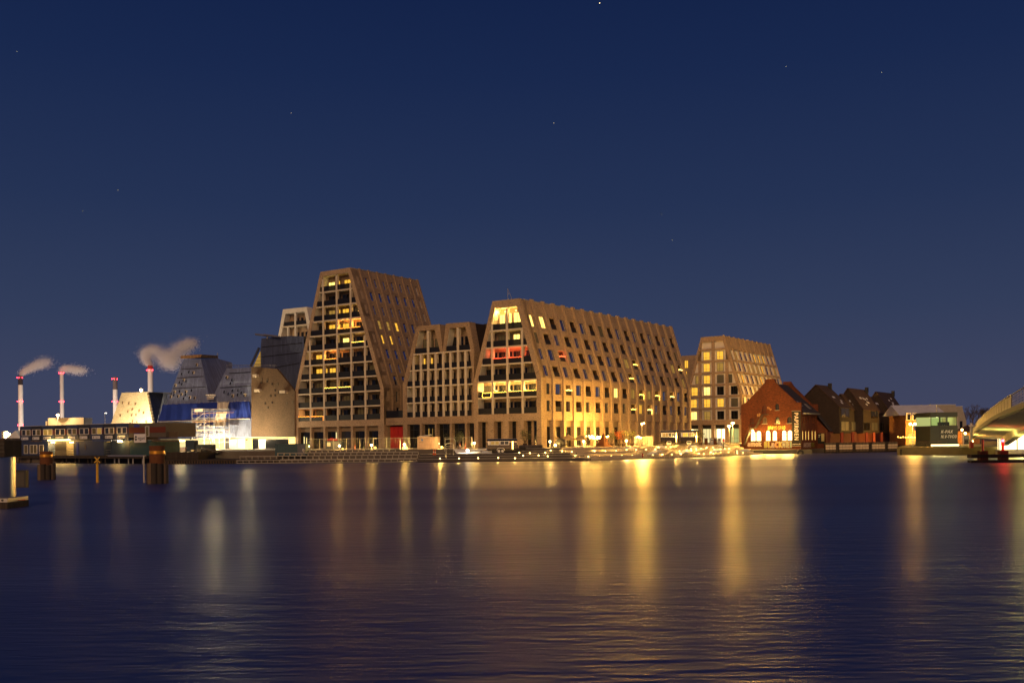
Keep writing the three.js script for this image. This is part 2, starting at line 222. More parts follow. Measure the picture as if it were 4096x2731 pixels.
// ===== the tall block =====
{
  const t = thing('apartment_tower', 'tallest brick apartment block with ten floors of loggias and sloping sides', 'building', w2(68.2, 0, G), TH, 'brick apartment blocks with sloping sides');
  const o = { W: 27.7, kh: 13.0, tl: 8.8, tr: 18.15, th: 39.8, fw: 1.05, tt: 1.0, D: 2.1, gh: 4.85, sh: 2.1, slabs: [8.25, 11.35, 14.55, 17.77, 21.0, 24.27, 27.55, 30.8, 34.0, 37.25], len: 22.6, finW: .5,
    cols: [5.1, 9.5, 13.8, 18.1, 22.25], ground: [[1.0, 4.85], [5.35, 9.2], [9.8, 13.5], [14.1, 17.8], [18.4, 22.0], [22.5, 26.0]],
    cells: (r, b) => ({ '0,1': { win: 'a', tall: 2.3 }, '0,2': { win: 'h', tall: 2.3 }, '0,3': { win: 'w' }, '2,3': { win: 'w' }, '2,2': { win: 'd', win2: 'e' }, '3,2': { win: 'w', wood: 1 }, '3,3': { win: 'w' }, '4,3': { win: 'h', win2: 'e' }, '4,2': { wood: 1 }, '5,1': { win: 'w' }, '5,2': { wood: 1 }, '6,1': { win: 'w', wood: 1 }, '6,2': { win: 'w' }, '6,3': { wood: 1 }, '7,2': { wood: 1 }, '8,2': { wood: 1 }, '9,2': { wood: 1 }, '9,4': { wood: 1 }, '8,4': { wood: 1 }, '7,4': { wood: 1 } })[r + ',' + b] };
  const fr = portalFront(t, o); roofCap(t, o);
  mesh('core', ext([[.35, 0], [.35, 13.0], [9.1, 39.6], [17.85, 39.6], [27.3, 13.0], [27.3, 0]], o.len - o.D - .4, [], -o.len + .1), A.brickB, t);
  // ground floor glass
  o.ground.forEach(([a, b], i) => { const w = b - a; openWindow(t, V(0, 0, -.9), V(1, 0, 0), V(0, 1, 0), a, 0, w, 3.75, [A.darkglass, A.darkglass, A.darkglass, A.clear, A.darkglass, A.darkglass][i], [.32], [], 0, 'shop_window'); mesh('fascia_panel', bx(a, b, 3.8, 4.83, -.95, -.85), A.tan, t); });
  openWindow(t, V(0, 0, -.8), V(1, 0, 0), V(0, 1, 0), 12.3, .3, 1.15, 3.4, L.paleroom, [], [], 0, 'curtained_window');
  openWindow(t, V(0, 0, -.8), V(1, 0, 0), V(0, 1, 0), 1.9, .6, .55, 2.2, L.paleroom, [], [], 0, 'curtained_window'); openWindow(t, V(0, 0, -.8), V(1, 0, 0), V(0, 1, 0), 2.75, .9, .4, 1.7, L.paleroom, [], [], 0, 'curtained_window');
  // the long flank: flat ribs, panels with one slim window each
  const bays = 8, bw = o.len / bays, len = Math.hypot(27.7 - 18.15, 26.8), sy = (y) => (y - 15) * len / 26.8, U = V(0, 0, -1), S = V(-(27.7 - 18.15) / len, 26.8 / len, 0), Y = V(0, 1, 0), O0 = V(27.7, 0, 0), O1 = V(27.7, 13.0, 0);
  const rowY = [[7, 11.35], [11.35, 15], [15, 17.77], [17.77, 21.0], [21.0, 24.27], [24.27, 27.55], [27.55, 30.8], [30.8, 34.0], [34.0, 37.25], [37.25, 41.6]];
  rowY.forEach(([ya, yb], r) => {
    const slope = ya >= 15, v = slope ? S : Y, O = slope ? O1 : O0, a = slope ? sy(ya) : ya - G, h = (slope ? sy(yb) : yb - G) - a, top = 9 - r, wide = top % 2;
    for (let b = 0; b < bays; b++) {
      const slot = b === 0 || b === 7, ww = slot ? .7 : wide ? 1.0 : .72, wh = 2.15, x0 = slot ? bw * .38 : bw * .36 + (wide ? .2 : 0), y0 = r === 9 ? .7 : h < 3.9 ? .75 : h - 2.7, d = .35;
      const g = once(['b1p', h.toFixed(2), ww, x0, b % 3].join(), () => uvm(ext([[.02, .02], [bw - .02, .02], [bw - .02, h - .02], [.02, h - .02]], d, [[[x0, y0], [x0 + ww, y0], [x0 + ww, y0 + wh], [x0, y0 + wh]]], -d), b * 3.7, r * 1.3));
      place(mesh('wall_panel', g, A.brickB, t), O, U, v, b * bw, a);
      const warm = { '6,1': L.dim, '6,2': L.dim, '6,3': L.warm, '5,1': L.warm, '5,2': L.warm, '6,0': L.amber, '7,0': L.dim }[r + ',' + b];
      if (slot) place(mesh('light_slot', paneGeo(ww, wh), warm ?? A.plaster, t), O, U, v, b * bw + x0, a + y0, -.3);
      else openWindow(t, O, U, v, b * bw + x0, a + y0, ww, wh, warm ?? A.glass, [], [.36], -.22);
    }
  });
  const rib = ext([[27.7, 0], [27.83, 0], [27.83, 13.03], [18.3, 39.95], [18.1, 39.95], [18.1, 39.7], [27.7, 13.0]], .5);
  for (let b = 1; b <= bays; b++) { const m = mesh('rib', rib, A.brickB, t); m.position.z = -b * bw - (b === bays ? .1 : .25); }
  const ch = (row, a, b, mat, col, cd, label, drop) => chainOn(t, fr, row, a, b, .06, mat, col, cd, label, 'light chains on balconies', drop);
  ch(3, 14.1, 17.9, L.bulbOrange, ORANGEL, 16, 'orange light chain on the brightest orange balcony, fourth floor down the tall block'); ch(3, 18.4, 20.9, L.bulbOrange, ORANGEL, 18, 'orange light chain beside the sloping side, fourth floor down the tall block');
  ch(4, 18.4, 22.0, L.bulb, WARM, 2, 'pale light chain on the lit balcony below the brightest orange one'); ch(5, 9.8, 13.5, L.bulbOrange, ORANGEL, 18, 'orange light chain on the single orange balcony, tall block, sixth floor down');
  ch(7, 9.8, 13.5, L.bulb, WARM, .8, 'yellow light chain on a dark balcony, inner half of a pair on the tall block'); ch(7, 14.1, 17.8, L.bulb, WARM, .8, 'yellow light chain on a dark balcony, outer half of a pair on the tall block');
  ch(9, 1.2, 4.8, L.bulbOrange, ORANGEL, 3, 'orange light chain on the lowest corner balcony of the tall block'); ch(9, 5.4, 9.2, L.bulbOrange, ORANGEL, 3, 'orange light chain hanging down at its end, lowest balconies of the tall block', 1);
  t.updateMatrixWorld(true);
  { const p = t.localToWorld(V(19.9, 29.1, -.9)), x = thing('christmas_tree', 'small tree wound with lights on a tower balcony', 'tree', p, 0); mesh('branches', [0, 1, 2].map((i) => cyl(.5 - i * .14, .05, .75, 0, i * .45, 0, 8)), A.green, x); const gs = []; for (let i = 0; i < 22; i++) { const h = .1 + i * .07, r = .5 * (1 - i / 24); gs.push(new THREE.IcosahedronGeometry(.05, 0).translate(Math.cos(i * 2.4) * r, h, Math.sin(i * 2.4) * r)); } mesh('light_bulb', gs, L.bulb, x); point(0, .9, .6, WARM, 3, 8, x, 'bulb_light'); }
  // low link with red doors towards the twin gables
  const k = thing('link_building', 'low brick link with deep red doors between the tall block and twin gables', 'building', w2(40.4, .3, G), TH);
  mesh('band', bx(.05, 5.1, 4.9, 6.45, -6, -.05), A.brickB, k); mesh('balustrade', bx(.05, 5.1, 6.5, 8.0, -.3, -.22), A.rail, k); mesh('rear_wall', bx(.05, 5.1, 0, 4.85, -6, -5.8), A.rustred, k);
  for (let i = 0; i < 4; i++) mesh('door', bx(.5 + i * 1.15, 1.55 + i * 1.15, 0, 4.6, -1.1 - (i % 2) * .06, -1), A.redpaint, k);
}

// ===== twin gables =====
{
  const t = thing('twin_gable_block', 'dim brick block with two truncated gables and narrow loggias', 'building', w2(35.1, 0, G), TH, 'brick apartment blocks with sloping sides');
  const W = 19.0, y = (v) => v - G, D = 2.0, outer = [[0, 0], [0, 13.2], [4.1, 25.45], [10.3, 25.4], [11.05, 20], [11.95, 25.4], [18.0, 25.3], [W + 1.2, 17.4], [W + 1.2, 13.4], [W, 13.2], [W, 0]];
  const ground = [[1.15, 4.65], [5.3, 8.75], [9.25, 12.65], [13.25, 16.6], [17.15, 18.95]];
  const notch = [...ground].reverse().flatMap(([a, b]) => [[b, 0], [b, 4.97], [a, 4.97], [a, 0]]);
  const h0 = [[1.1, y(8.45)], [W - .45, y(8.45)], [W - .3, 15.2], [W - 1.0, y(21.4)], [3.2, y(21.4)], [1.1, 13.0]];
  const h1 = [[3.3, y(21.7)], [10.35, y(21.7)], [9.7, y(24)], [8.95, y(26.4)], [4.7, y(26.4)]], h2 = [[11.75, y(21.7)], [18.25, y(21.7)], [17.0, y(26.35)], [12.75, y(26.35)]];
  mesh('portal_frame', ext([...outer.slice(0, 7), [19.15, 19.6], [18.98, 13.2], [W, 0], ...notch], D, [h0, h1, h2], -D), A.brickB, t);
  mesh('back_wall', ext([[.3, 0], [.3, 13.2], [4.4, 25.2], [10.1, 25.2], [11.05, 19.6], [12.2, 25.2], [17.8, 25.1], [18.8, 17], [18.8, 0]], .2, [], -D - .22), A.brickB, t);
  const lv = [8.45, 11.55, 14.93, 18.33, 21.7].map(y), left = (v) => v < 13.2 ? 1.12 : 1.12 + (v - 13.2) * .29, fins = [3.07, 5.1, 7.09, 9.1, 11.1, 13.03, 15.0, 16.9];
  mesh('side_wall', ext([[1.104, lv[0]], [1.104, 13.0], [3.2, lv[4] - .3], [3.25, lv[4] - .3], [1.15, 13.0], [1.15, lv[0]]], D - .2, [], -D + .02), A.plaster, t);
  for (let r = 1; r < 5; r++) mesh('floor_slab', bx(left(lv[r]) + .05, r === 4 ? 18.4 : W - .4, lv[r] - .28, lv[r], -D + .02, .03), A.cream, t);
  const X = V(1, 0, 0), Y = V(0, 1, 0);
  for (let r = 0; r < 4; r++) {
    const st = [left(lv[r] + .6), ...fins.filter((f) => f > left(lv[r] + 2) + .3), W - .5];
    for (const f of st.slice(1, -1)) mesh('fin', bx(f - .29, f + .29, lv[r] + .003, lv[r + 1] - .283, -.7, -.02), A.cream, t);
    for (let b = 0; b < st.length - 1; b++) {
      const a = st[b] + (b ? .29 : .05), e = st[b + 1] - .29; if (e - a < .5) continue;
      mesh('balustrade', bx(a, e, lv[r] + .02, lv[r] + 1.1, -.16, -.12), A.rail, t);
      const n = fins.filter((f) => f < (a + e) / 2).length, on = r === 3 && n >= 1 && n <= 3;
      if (n === 4) mesh('partition', bx(a - 1.5, e - 1.5, lv[r], lv[r + 1] - .3, -D + .03, -D + .3), A.wood, t);
      else if (n) openWindow(t, V(0, lv[r] + .02, -D + .04), X, Y, a + .1 - 1.5, 0, .85, 2.5, on ? L.warm : hash(r, n) < .12 ? L.dimmer : A.darkglass, [], [], 0, 'balcony_door');
    }
  }
  for (const [x0, x1, c, on] of [[3.4, 10.4, 7.1, 1], [11.8, 18.2, 15.0, 0]]) {
    mesh('fin', bx(c - .29, c + .29, lv[4], 24.3, -.8, -.02), A.cream, t); mesh('balustrade', bx(x0 + .1, c - .29, lv[4] + .02, lv[4] + 1.1, -.16, -.12), A.rail, t); mesh('balustrade', bx(c + .29, x1 - .2, lv[4] + .02, lv[4] + 1.1, -.16, -.12), A.rail, t);
    for (const [px, pw] of [[c - 2.9, 1.2], [c - .85, .8], [c + .4, 1.1]]) openWindow(t, V(0, lv[4] + .02, -D + .04), X, Y, px, 0, pw, 3, on ? L.dimmer : A.darkglass, [], [.62], 0, 'balcony_door');
  }
  mesh('side_wall', ext([[3.3, lv[4]], [4.7, 24.35], [4.75, 24.35], [3.35, lv[4]]], D - .2, [], -D + .02), A.plaster, t); mesh('side_wall', ext([[11.75, lv[4]], [12.75, 24.3], [12.8, 24.3], [11.8, lv[4]]], D - .2, [], -D + .02), A.plaster, t);
  ground.forEach(([a, b], i) => openWindow(t, V(0, 0, -1), X, Y, a, 0, b - a, 4.9, A.darkglass, [.3, .65], [.78], 0, 'shop_window'));
  for (const [x, w] of [[6.2, .5], [7.3, .3], [8.0, .6]]) openWindow(t, V(0, 0, -.86), X, Y, x, 1.2, w, 2.9, L.dim, [], [], 0, 'curtained_window');
  const core = (a) => ext(a, 30, [], -32.3);
  mesh('core', core([[.3, 0], [.3, 13.2], [4.2, 25.3], [10.2, 25.3], [11.05, 20], [12, 25.3], [17.9, 25.2], [19, 19], [19, 0]]), A.darkbrick, t);
  for (let i = 0; i < 7; i++) mesh('rib', bx(17.6, 18.6, 24, 25.35, -6 - i * 4, -5.4 - i * 4), A.darkbrick, t);
}

// ===== the long block =====
{
  const t = thing('long_apartment_block', 'long brick block with checkered windows and loggias, brightly lit along the plaza', 'building', w2(16.1, 0, G), TH, 'brick apartment blocks with sloping sides');
  const o = { W: 16.1, kh: 13.35, tl: 4.85, tr: 11.18, th: 28.9, fw: .95, tt: 1.35, D: 2.0, gh: 5.15, sh: 1.42, slabs: [8.6, 11.9, 15.2, 18.5, 21.85, 25.15], len: 65, finW: .5, finMat: A.cream,
    cols: [4.62, 8.28, 11.85], ground: [[1.0, 3.4], [4.85, 7.1], [8.45, 10.7], [12.1, 15.1]],
    cells: (r, b) => ({ '0,1': { win: 'h', tall: 3.2 }, '0,2': { win: 'h', tall: 3.4 }, '1,2': { win: 'h', win2: 'e' }, '1,3': { win: 'w' }, '1,1': { win: 'e' } })[r + ',' + b] };
  const fr = portalFront(t, o); roofCap(t, o);
  mesh('core', ext([[.35, 0], [.35, 13.35], [5.1, 28.7], [9.6, 28.7], [14.3, 13.35], [14.3, 0]], o.len - o.D - .6, [], -o.len + .2), A.brickB, t);
  o.ground.forEach(([a, b], i) => { openWindow(t, V(0, 0, -1.4), V(1, 0, 0), V(0, 1, 0), a, 0, b - a, 5.1, A.darkglass, [.5], [.8], 0, 'shop_window'); mesh('pier', bx(a + .95, a + 1.5, 0, 5.12, -1.7, -1.2), A.brickB, t); });
  mesh('lightning_rod', [bar(V(8.2, 28.9, -.6), V(8.2, 31.2, -.6), .05), bar(V(8.25, 31, -.6), V(9.2, 28.95, -.6), .04)], A.galv, t);
  const bays = 17, bw = o.len / bays, len = Math.hypot(4.92, 15.55), sy = (y) => (y - 15.35) * len / 15.55, U = V(0, 0, -1), S = V(-4.92 / len, 15.55 / len, 0), Y = V(0, 1, 0), O0 = V(16.1, 0, 0), O1 = V(16.1, 13.35, 0);
  // rows from the ground up: [from, to, opening from, opening to]
  const rows = [[7.2, 11.9, 8.95, 11.05], [11.9, 15.35, 12.25, 14.35], [15.35, 18.6, 15.8, 17.9], [18.6, 21.9, 19.05, 21.2], [21.9, 25.2, 22.25, 24.4], [25.2, 28.3, 25.55, 27.95]];
  const kinds = ['WLWLWLWLWLWLWLWLW', 'WWLWLWLWLWLWLWLWL', 'WLWLWLWLWLWLWLWLW', 'WWLWLWLWLWLWLWLWL', 'WLWLWLWLWLWLWLWLW', 'WWLWLWLWLWLWLWLWL'];
  const litW = { '5,0': 'h', '5,1': 'h', '3,9': 'd', '3,15': 'd', '2,16': 'd', '1,7': 'h', '1,9': 'd', '1,11': 'd', '0,10': 'w', '4,0': 'e', '4,16': 'e', '5,7': 'e', '2,14': 'e' };
  const chains = { '1,2': [L.tube, WARM, 9], '1,10': [L.bulb, WARM, 2], '1,12': [L.bulb, WARM, 2], '1,14': [L.tube, WARM, 4], '0,9': [L.bulb, WARM, 2], '0,11': [L.tube, WARM, 4], '3,2': [L.bulbRed, REDL, 4], '3,10': [L.bulb, WARM, .8], '2,9': [L.bulb, WARM, .8], '3,16': [L.tube, WARM, .6] };
  const where = { '1,2': 'glaring light bar on a loggia under the kink, near the portal', '1,10': 'light chain with a hanging end, loggia above the food trailers', '1,12': 'light chain with a hanging end, second such loggia under the kink', '1,14': 'short bright light chain, last lit loggia under the kink', '0,9': 'beaded light chain on a loggia one floor above the shops', '0,11': 'glaring light chain with a hanging end, one floor above the shops', '3,2': 'red light chain on the only red loggia of the long flank', '3,10': 'light chain on a loggia two floors above the kink', '2,9': 'light chain on a loggia just above the kink', '3,16': 'short light bar on the end loggia of the long flank' };
  t.updateMatrixWorld(true);
  rows.forEach(([ya, yb, p, q], r) => {
    const slope = ya >= 15.3, v = slope ? S : Y, O = slope ? O1 : O0, m = slope ? sy : (y) => y - G, a = m(ya), h = m(yb) - a, y0 = m(p) - a, wh = m(q) - m(p), d = .3;
    for (let b = 0; b < bays; b++) {
      const isL = kinds[r][b] === 'L', first = b === 0, x0 = first ? 1.9 : isL ? .92 : r % 2 ? 1.15 : 1.1, ww = first ? 1.2 : isL ? 2.68 : r % 2 ? 2.2 : 1.75;
      const g = once(['b3p', r, isL, first, b % 3].join(), () => uvm(ext([[.85, .015], [bw, .015], [bw, h - .015], [.85, h - .015]], d, [[[x0, y0], [x0 + ww, y0], [x0 + ww, y0 + wh], [x0, y0 + wh]]], -d), b * 3.1, r * 2.7));
      place(mesh('wall_panel', g, A.brick, t), O, U, v, b * bw, a);
      if (!isL) { const k = litW[r + ',' + b]; openWindow(t, O, U, v, b * bw + x0, a + y0, ww, wh, k ? lit(k) : first && r < 2 ? A.clear : A.glass, first ? [] : [.3, .6], [], -.2); }
      else {
        const lg = once('b3lg' + r, () => join([bx(0, ww, 0, wh, -1.56, -1.5), bx(-.06, 0, 0, wh, -1.5, -.3), bx(ww, ww + .06, 0, wh, -1.5, -.3), bx(-.06, ww + .06, wh, wh + .06, -1.5, -.3), bx(-.06, ww + .06, -.06, 0, -1.5, -.3)]));
        const lo = place(mesh('loggia', lg, A.wood, t), O, U, v, b * bw + x0, a + y0); const rl = new THREE.Mesh(once('b3rl' + r, () => bx(.0, ww, .0, wh * .46, -.2, -.15)), A.rail); rl.name = 'balustrade'; lo.add(rl);
        if ((b + r) % 3 === 0) { const dr = new THREE.Mesh(paneGeo(.8, wh * .9), A.darkglass); dr.name = 'door'; dr.position.set(.25, .02, -1.46); lo.add(dr); }
        const c = chains[r + ',' + b];
        if (c) { const N = V().crossVectors(U, v), at = (x, y, n) => t.localToWorld(O.clone().addScaledVector(U, b * bw + x0 + x).addScaledVector(v, a + y0 + y).addScaledVector(N, n)), pts = [0, .25, .5, .75, 1].map((f) => at(.05 + f * (ww - .1), wh * .5 - .05 * Math.sin(f * 9), .03)); if (/hanging/.test(where[r + ',' + b])) pts.push(at(ww - .05, .1, .03)); lightChain(pts, c[0], c[1], c[2], where[r + ',' + b], 'light chains on balconies', .14, c[0] === L.tube ? .085 : .06, N.clone().multiplyScalar(-.5).applyAxisAngle(V(0, 1, 0), TH).add(V(0, .25, 0))); }
      }
    }
  });
  for (let b = 0; b < bays; b++) { // blank courses under the parapet
    const a = sy(28.3), h = sy(30.75) - a;
    place(mesh('wall_panel', once('b3top' + b % 3, () => uvm(bx(.85, bw, .02, h, -.3, 0), b * 2.3)), A.brick, t), O1, U, S, b * bw, a);
    const wide = b < 8, z0 = .86, z1 = bw, pw = wide ? z1 - z0 : 1.05, mat = b >= 14 ? L.white : b === 12 ? L.dim : A.darkglass;   // street level
    openWindow(t, V(15.5, 0, 0), U, Y, b * bw + z0, 0, pw, wide ? 4.0 : 4.4, mat, wide ? [.55] : [], [], 0, 'shop_window');
    if (wide) place(mesh('fascia_panel', once('b3fa', () => bx(0, bw - .86, 4.02, 5.18, -.1, .05)), A.tan, t), V(15.5, 0, 0), U, Y, b * bw + z0, 0);
    else { place(mesh('pier', once('b3pi', () => bx(0, bw - .86 - 1.07, 0, 5.18, -.1, .25)), A.brick, t), V(15.5, 0, 0), U, Y, b * bw + z0 + 1.07, 0); place(mesh('fascia_panel', once('b3fb', () => bx(0, 1.05, 4.42, 5.18, -.1, .05)), A.black, t), V(15.5, 0, 0), U, Y, b * bw + z0, 0); }
  }
  const rib = ext([[15.3, 0], [16.42, 0], [16.42, 13.4], [11.52, 29.15], [11.0, 29.15], [11.0, 28.8], [15.3, 13.2]], .85);
  for (let b = 1; b <= bays; b++) { const m = mesh('rib', rib, A.brick, t); m.position.z = -b * bw - (b === bays ? .85 : .85); }
  const corner = mesh('rib', ext([[15.5, 0], [16.16, 0], [16.16, 13.38], [11.24, 28.95], [10.9, 28.85], [15.5, 13.2]], .86), A.brick, t); corner.position.z = -.87;
  const ch = (row, a, b, mat, col, cd, label, sag = .08) => chainOn(t, fr, row, a, b, sag, mat, col, cd, label, 'light chains on balconies');
  ch(2, 4.9, 8.0, L.bulbRed, REDL, 14, 'red light chain on the red balcony of the long block, side away from the corner', .03); ch(2, 8.6, 11.6, L.bulbRed, REDL, 14, 'red light chain on the red balcony of the long block, side towards the corner', .03);
  for (const [i, a, b] of [[0, 2.2, 4.3], [1, 4.9, 8.0], [2, 8.6, 11.6], [3, 12.1, 15.0]]) ch(4, a, b, L.bulb, WARM, 30, ['yellow light chain with a square loop, outermost on the yellow balcony floor', 'wavy yellow light chain on the yellow balcony floor beside the square loop', 'straight yellow light chain in the middle of the yellow balcony floor', 'straight yellow light chain by the corner pier of the yellow balcony floor'][i], i < 2 ? .16 : .02);
  { const f = fr.lv[1], pts = [[2.2, 1.1], [2.2, .15], [3.2, .1], [4.2, .2], [4.3, 1.0]].map(([x, y]) => t.localToWorld(V(x, f + y, .03))); lightChain(pts, L.bulb, WARM, 0, 'square loop of yellow bulbs on the corner balustrade', 'light chains on balconies'); }
  for (const [x, z] of [[5.6, -.9], [9.9, -.9], [7.2, -1]]) point(x, 26.6, z, WARM, 26, 10, t, 'ceiling_lamp_light');
  mesh('ceiling_lamp', [sph(.12, 5.6, 26.75, -.9), sph(.12, 9.9, 26.75, -.9), sph(.12, 7.2, 26.75, -1)], L.bulb, t);
}

// ===== the block with white panels =====
{
  const C4 = P(2967.5, 1576, 270), W = 16.6; C4.y = G;
  const at = (x) => V(C4.x - .8153 * (W - x), G, C4.z - .579 * (W - x));
  const t = thing('panelled_apartment_block', 'brick gridded block with white panels and many lit windows behind the red warehouse', 'building', at(0), TH, 'brick apartment blocks with sloping sides');
  const kh = 12.95, tl = 4.85, tr = 11.6, th = 29.4, len = 34, X = V(1, 0, 0), Y = V(0, 1, 0), lv = [8.3, 11.6, 14.95, 18.17, 21.45, 24.7, 28.0].map((y) => y - G), cols = [0, 4.3, 8.3, 12.3, W];
  const el = (y, i) => y < kh ? i : i + (y - kh) * 4.85 / (th - kh), er = (y, i) => y < kh ? W - i : W - i - (y - kh) * 5 / (th - kh);
  const ground = [[.9, 3.7], [4.7, 7.6], [8.6, 11.6], [12.9, 15.7]], notch = [...ground].reverse().flatMap(([a, b]) => [[b, 0], [b, 5.0], [a, 5.0], [a, 0]]);
  mesh('portal_frame', ext([[0, 0], [0, kh], [tl, th], [tr, th], [W, kh], [W, 0], ...notch], 1.4, [[[.6, lv[0]], [W - .6, lv[0]], [W - .6, kh], [er(28.0, .7), 28.0], [el(28.0, .7), 28.0], [.6, kh]]], -1.4), A.brick, t);
  mesh('core', ext([[.2, 0], [.2, kh], [tl + .2, th - .2], [tr - .5, th - .2], [W - .5, kh], [W - .5, 0]], len - 1.5, [], -len), A.brickB, t);
  for (let r = 1; r < 7; r++) mesh('floor_band', bx(el(lv[r], .6), er(lv[r], .6), lv[r] - .38, lv[r] + .1, -.9, -.12), A.brick, t);
  for (const c of cols.slice(1, 4)) for (let r = 0; r < 7; r++) { const a = lv[r] + (r ? .1 : 0), b = r < 6 ? lv[r + 1] - .38 : 28; if (c - .5 < el(b, .6) || c + .5 > er(b, .6)) continue; mesh('mullion_pier', bx(c - .42, c + .42, a + .003, b - .003, -.9, -.15), A.brick, t); }
  const on = { '0,0': 'h', '0,1': 'd', '1,0': 'w', '1,1': 'w', '1,2': 'w', '1,3': 'e', '2,0': 'w', '2,1': 'h', '3,0': 'd', '3,1': 'w', '3,2': 'e', '3,3': 'e', '4,1': 'w', '4,2': 'd', '5,1': 'w', '5,2': 'w' };
  for (let r = 0; r < 7; r++) for (let b = 0; b < 4; b++) {
    const a = Math.max(cols[b] + (b ? .42 : .6), 0), e = cols[b + 1] - (b < 3 ? .42 : .6), y0 = lv[r] + (r ? .12 : 0), y1 = r < 6 ? lv[r + 1] - .4 : 28;
    const q = [[Math.max(a, el(y0, .62)), y0], [Math.min(e, er(y0, .62)), y0], [Math.min(e, er(y1, .62)), y1], [Math.max(a, el(y1, .62)), y1]];
    if (q[1][0] - q[0][0] < .4) continue;
    if (q[2][0] < q[3][0] + .05) { q[2][0] = q[3][0] + .05; if (b === 0) { q[2][0] = q[1][0]; q[3][0] = q[1][0] - .05; } }
    mesh('white_panel', ext(q, .25, [], -.75), A.white, t);
    const k = on[r + ',' + b]; if (r === 6 || (r === 4 && (b === 0 || b === 3)) || (r === 5 && (b === 0 || b === 3))) continue;
    const ww = (r === 3 && (b === 0 || b === 3)) ? 1.0 : 1.95, wh = 2.3, cx = (q[0][0] + q[1][0]) / 2 + (r === 3 && b === 0 ? .6 : r === 3 && b === 3 ? -.6 : b === 0 && r === 2 ? .3 : 0);
    openWindow(t, V(0, y0 + .15, -.5), X, Y, cx - ww / 2, 0, ww, wh, k ? lit(k) : A.darkglass, [.4], [.3], .02);
  }
  ground.forEach(([a, b], i) => { const p = openWindow(t, V(0, 0, -1), X, Y, a, 0, b - a, 3.95, i === 3 ? L.greenroom : L.paleroom, [.35, .68], [.3], 0, 'shop_window'); mesh('fascia_panel', bx(a, b, 4.0, 4.98, -1.1, -.9), A.black, t); });
  for (const [x, w] of [[1.1, .8], [9.0, 1.0], [10.5, 1.0]]) { mesh('lit_or_reflection_pane', bx(x, x + w, .9, 3.8, -.88, -.84), L.white, t); const l = new THREE.RectAreaLight(FLOOD, 8, w, 2.9); l.position.set(x + w / 2, 2.3, -.8); l.lookAt(V(x + w / 2, 2.3, 5)); l.rotation.set(0, Math.PI, 0); l.name = 'window_light'; t.add(l); }
  for (const [z, x] of [[-9, 13], [-24, 13]]) { const l = thing('courtyard_lamp', z === -9 ? 'courtyard street lamp between the panelled block and the warehouse' : 'courtyard street lamp deep behind the warehouse', 'street lamp', t.localToWorld(V(W + x, 0, z)), 0, 'street lamps of the plaza'); mesh('post', cyl(.08, .05, 6.5), A.galv, l); mesh('bulb', sph(.3, 0, 6.6, 0), L.lamp, l); mesh('cap', cyl(.4, .1, .15, 0, 6.85), A.galv, l); point(0, 6.6, .6, SODIUM, 1400, 10, l); }
  // flank
  const bays = 10, bw = len / bays, sl = Math.hypot(5, th - kh), S = V(-5 / sl, (th - kh) / sl, 0), U = V(0, 0, -1), O0 = V(W, 0, 0), O1 = V(W, kh, 0), sy = (y) => (y - kh) * sl / (th - kh);
  for (let r = 1; r < 6; r++) for (let b = 0; b < bays; b++) {
    const slope = r > 1, v = slope ? S : Y, O = slope ? O1 : O0, a = slope ? sy(lv[r]) : lv[r], h = (slope ? sy(lv[r + 1]) : lv[r + 1]) - a;
    place(mesh('white_panel', once('b4w' + (r > 1 ? 's' : r), () => bx(.42, bw - .1, .2, h - .45, -.3, -.05)), A.white, t), O, U, v, b * bw, a);
    const k = (r === 5 ? 'wd...ww.ww' : r === 4 ? 'd..dddw.d.' : r === 3 ? '.w..dw.wd.' : '...d.w.d.w')[b]; const m = r === 5 ? { 0: 'd', 1: 'd', 5: 'w', 6: 'w', 7: 'w' }[b] : r === 4 ? { 0: 'e', 3: 'd', 4: 'd', 5: 'd', 6: 'w', 9: 'd' }[b] : r === 3 ? { 1: 'w', 4: 'e', 5: 'w', 7: 'w', 8: 'd' }[b] : { 3: 'd', 5: 'w' }[b];
    openWindow(t, O, U, v, b * bw + .55, a + .3, .95, Math.min(2.35, h - .8), m ? lit(m) : A.glass, [], [.35], -.02);
    place(mesh('floor_band', once('b4fb' + (r > 1), () => bx(0, bw, -.28, .18, -.32, .02)), A.brick, t), O, U, v, b * bw, a);
  }
  for (let b = 0; b < bays; b++) { const a = sy(lv[6]), h = sy(th) - a; place(mesh('wall_panel', once('b4t' + b % 2, () => uvm(bx(.4, bw - .02, -.25, h, -.32, -.02), b * 3)), A.brick, t), O1, U, S, b * bw, a); }
  const rib = ext([[W - .4, 0], [W + .1, 0], [W + .1, kh + .02], [tr + .12, th + .15], [tr - .3, th + .15], [W - .4, kh]], .42);
  for (let b = 0; b <= bays; b++) { const m = mesh('rib', rib, A.brick, t); m.position.z = -b * bw - .43; }
}
// block seen in the gap behind
{
  const a = P(2716, 1420, 300), t = thing('rear_brick_block', 'brick block glimpsed in the gap behind the long block', 'building', V(a.x - 2, G, a.z), TH), X = V(1, 0, 0), Y = V(0, 1, 0), top = P(2740, 1425, 300).y - G;
  mesh('wall', bx(0, 14, 0, top, -10, 0), A.brick, t);
  for (const [u0, v0, u1, v1, m] of [[2722, 1446, 2745, 1476, A.darkglass], [2757, 1444, 2776, 1475, L.warm], [2733, 1488, 2745, 1518, A.darkglass], [2757, 1487, 2765, 1515, L.warm], [2748, 1530, 2760, 1560, A.darkglass]]) {
    t.updateMatrixWorld(true); const p = t.worldToLocal(P(u0, v1, 300)), q = t.worldToLocal(P(u1, v0, 300)); openWindow(t, V(0, 0, .1), X, Y, p.x, p.y, Math.max(.8, q.x - p.x), q.y - p.y, m, [.5], [], 0);
  }
}
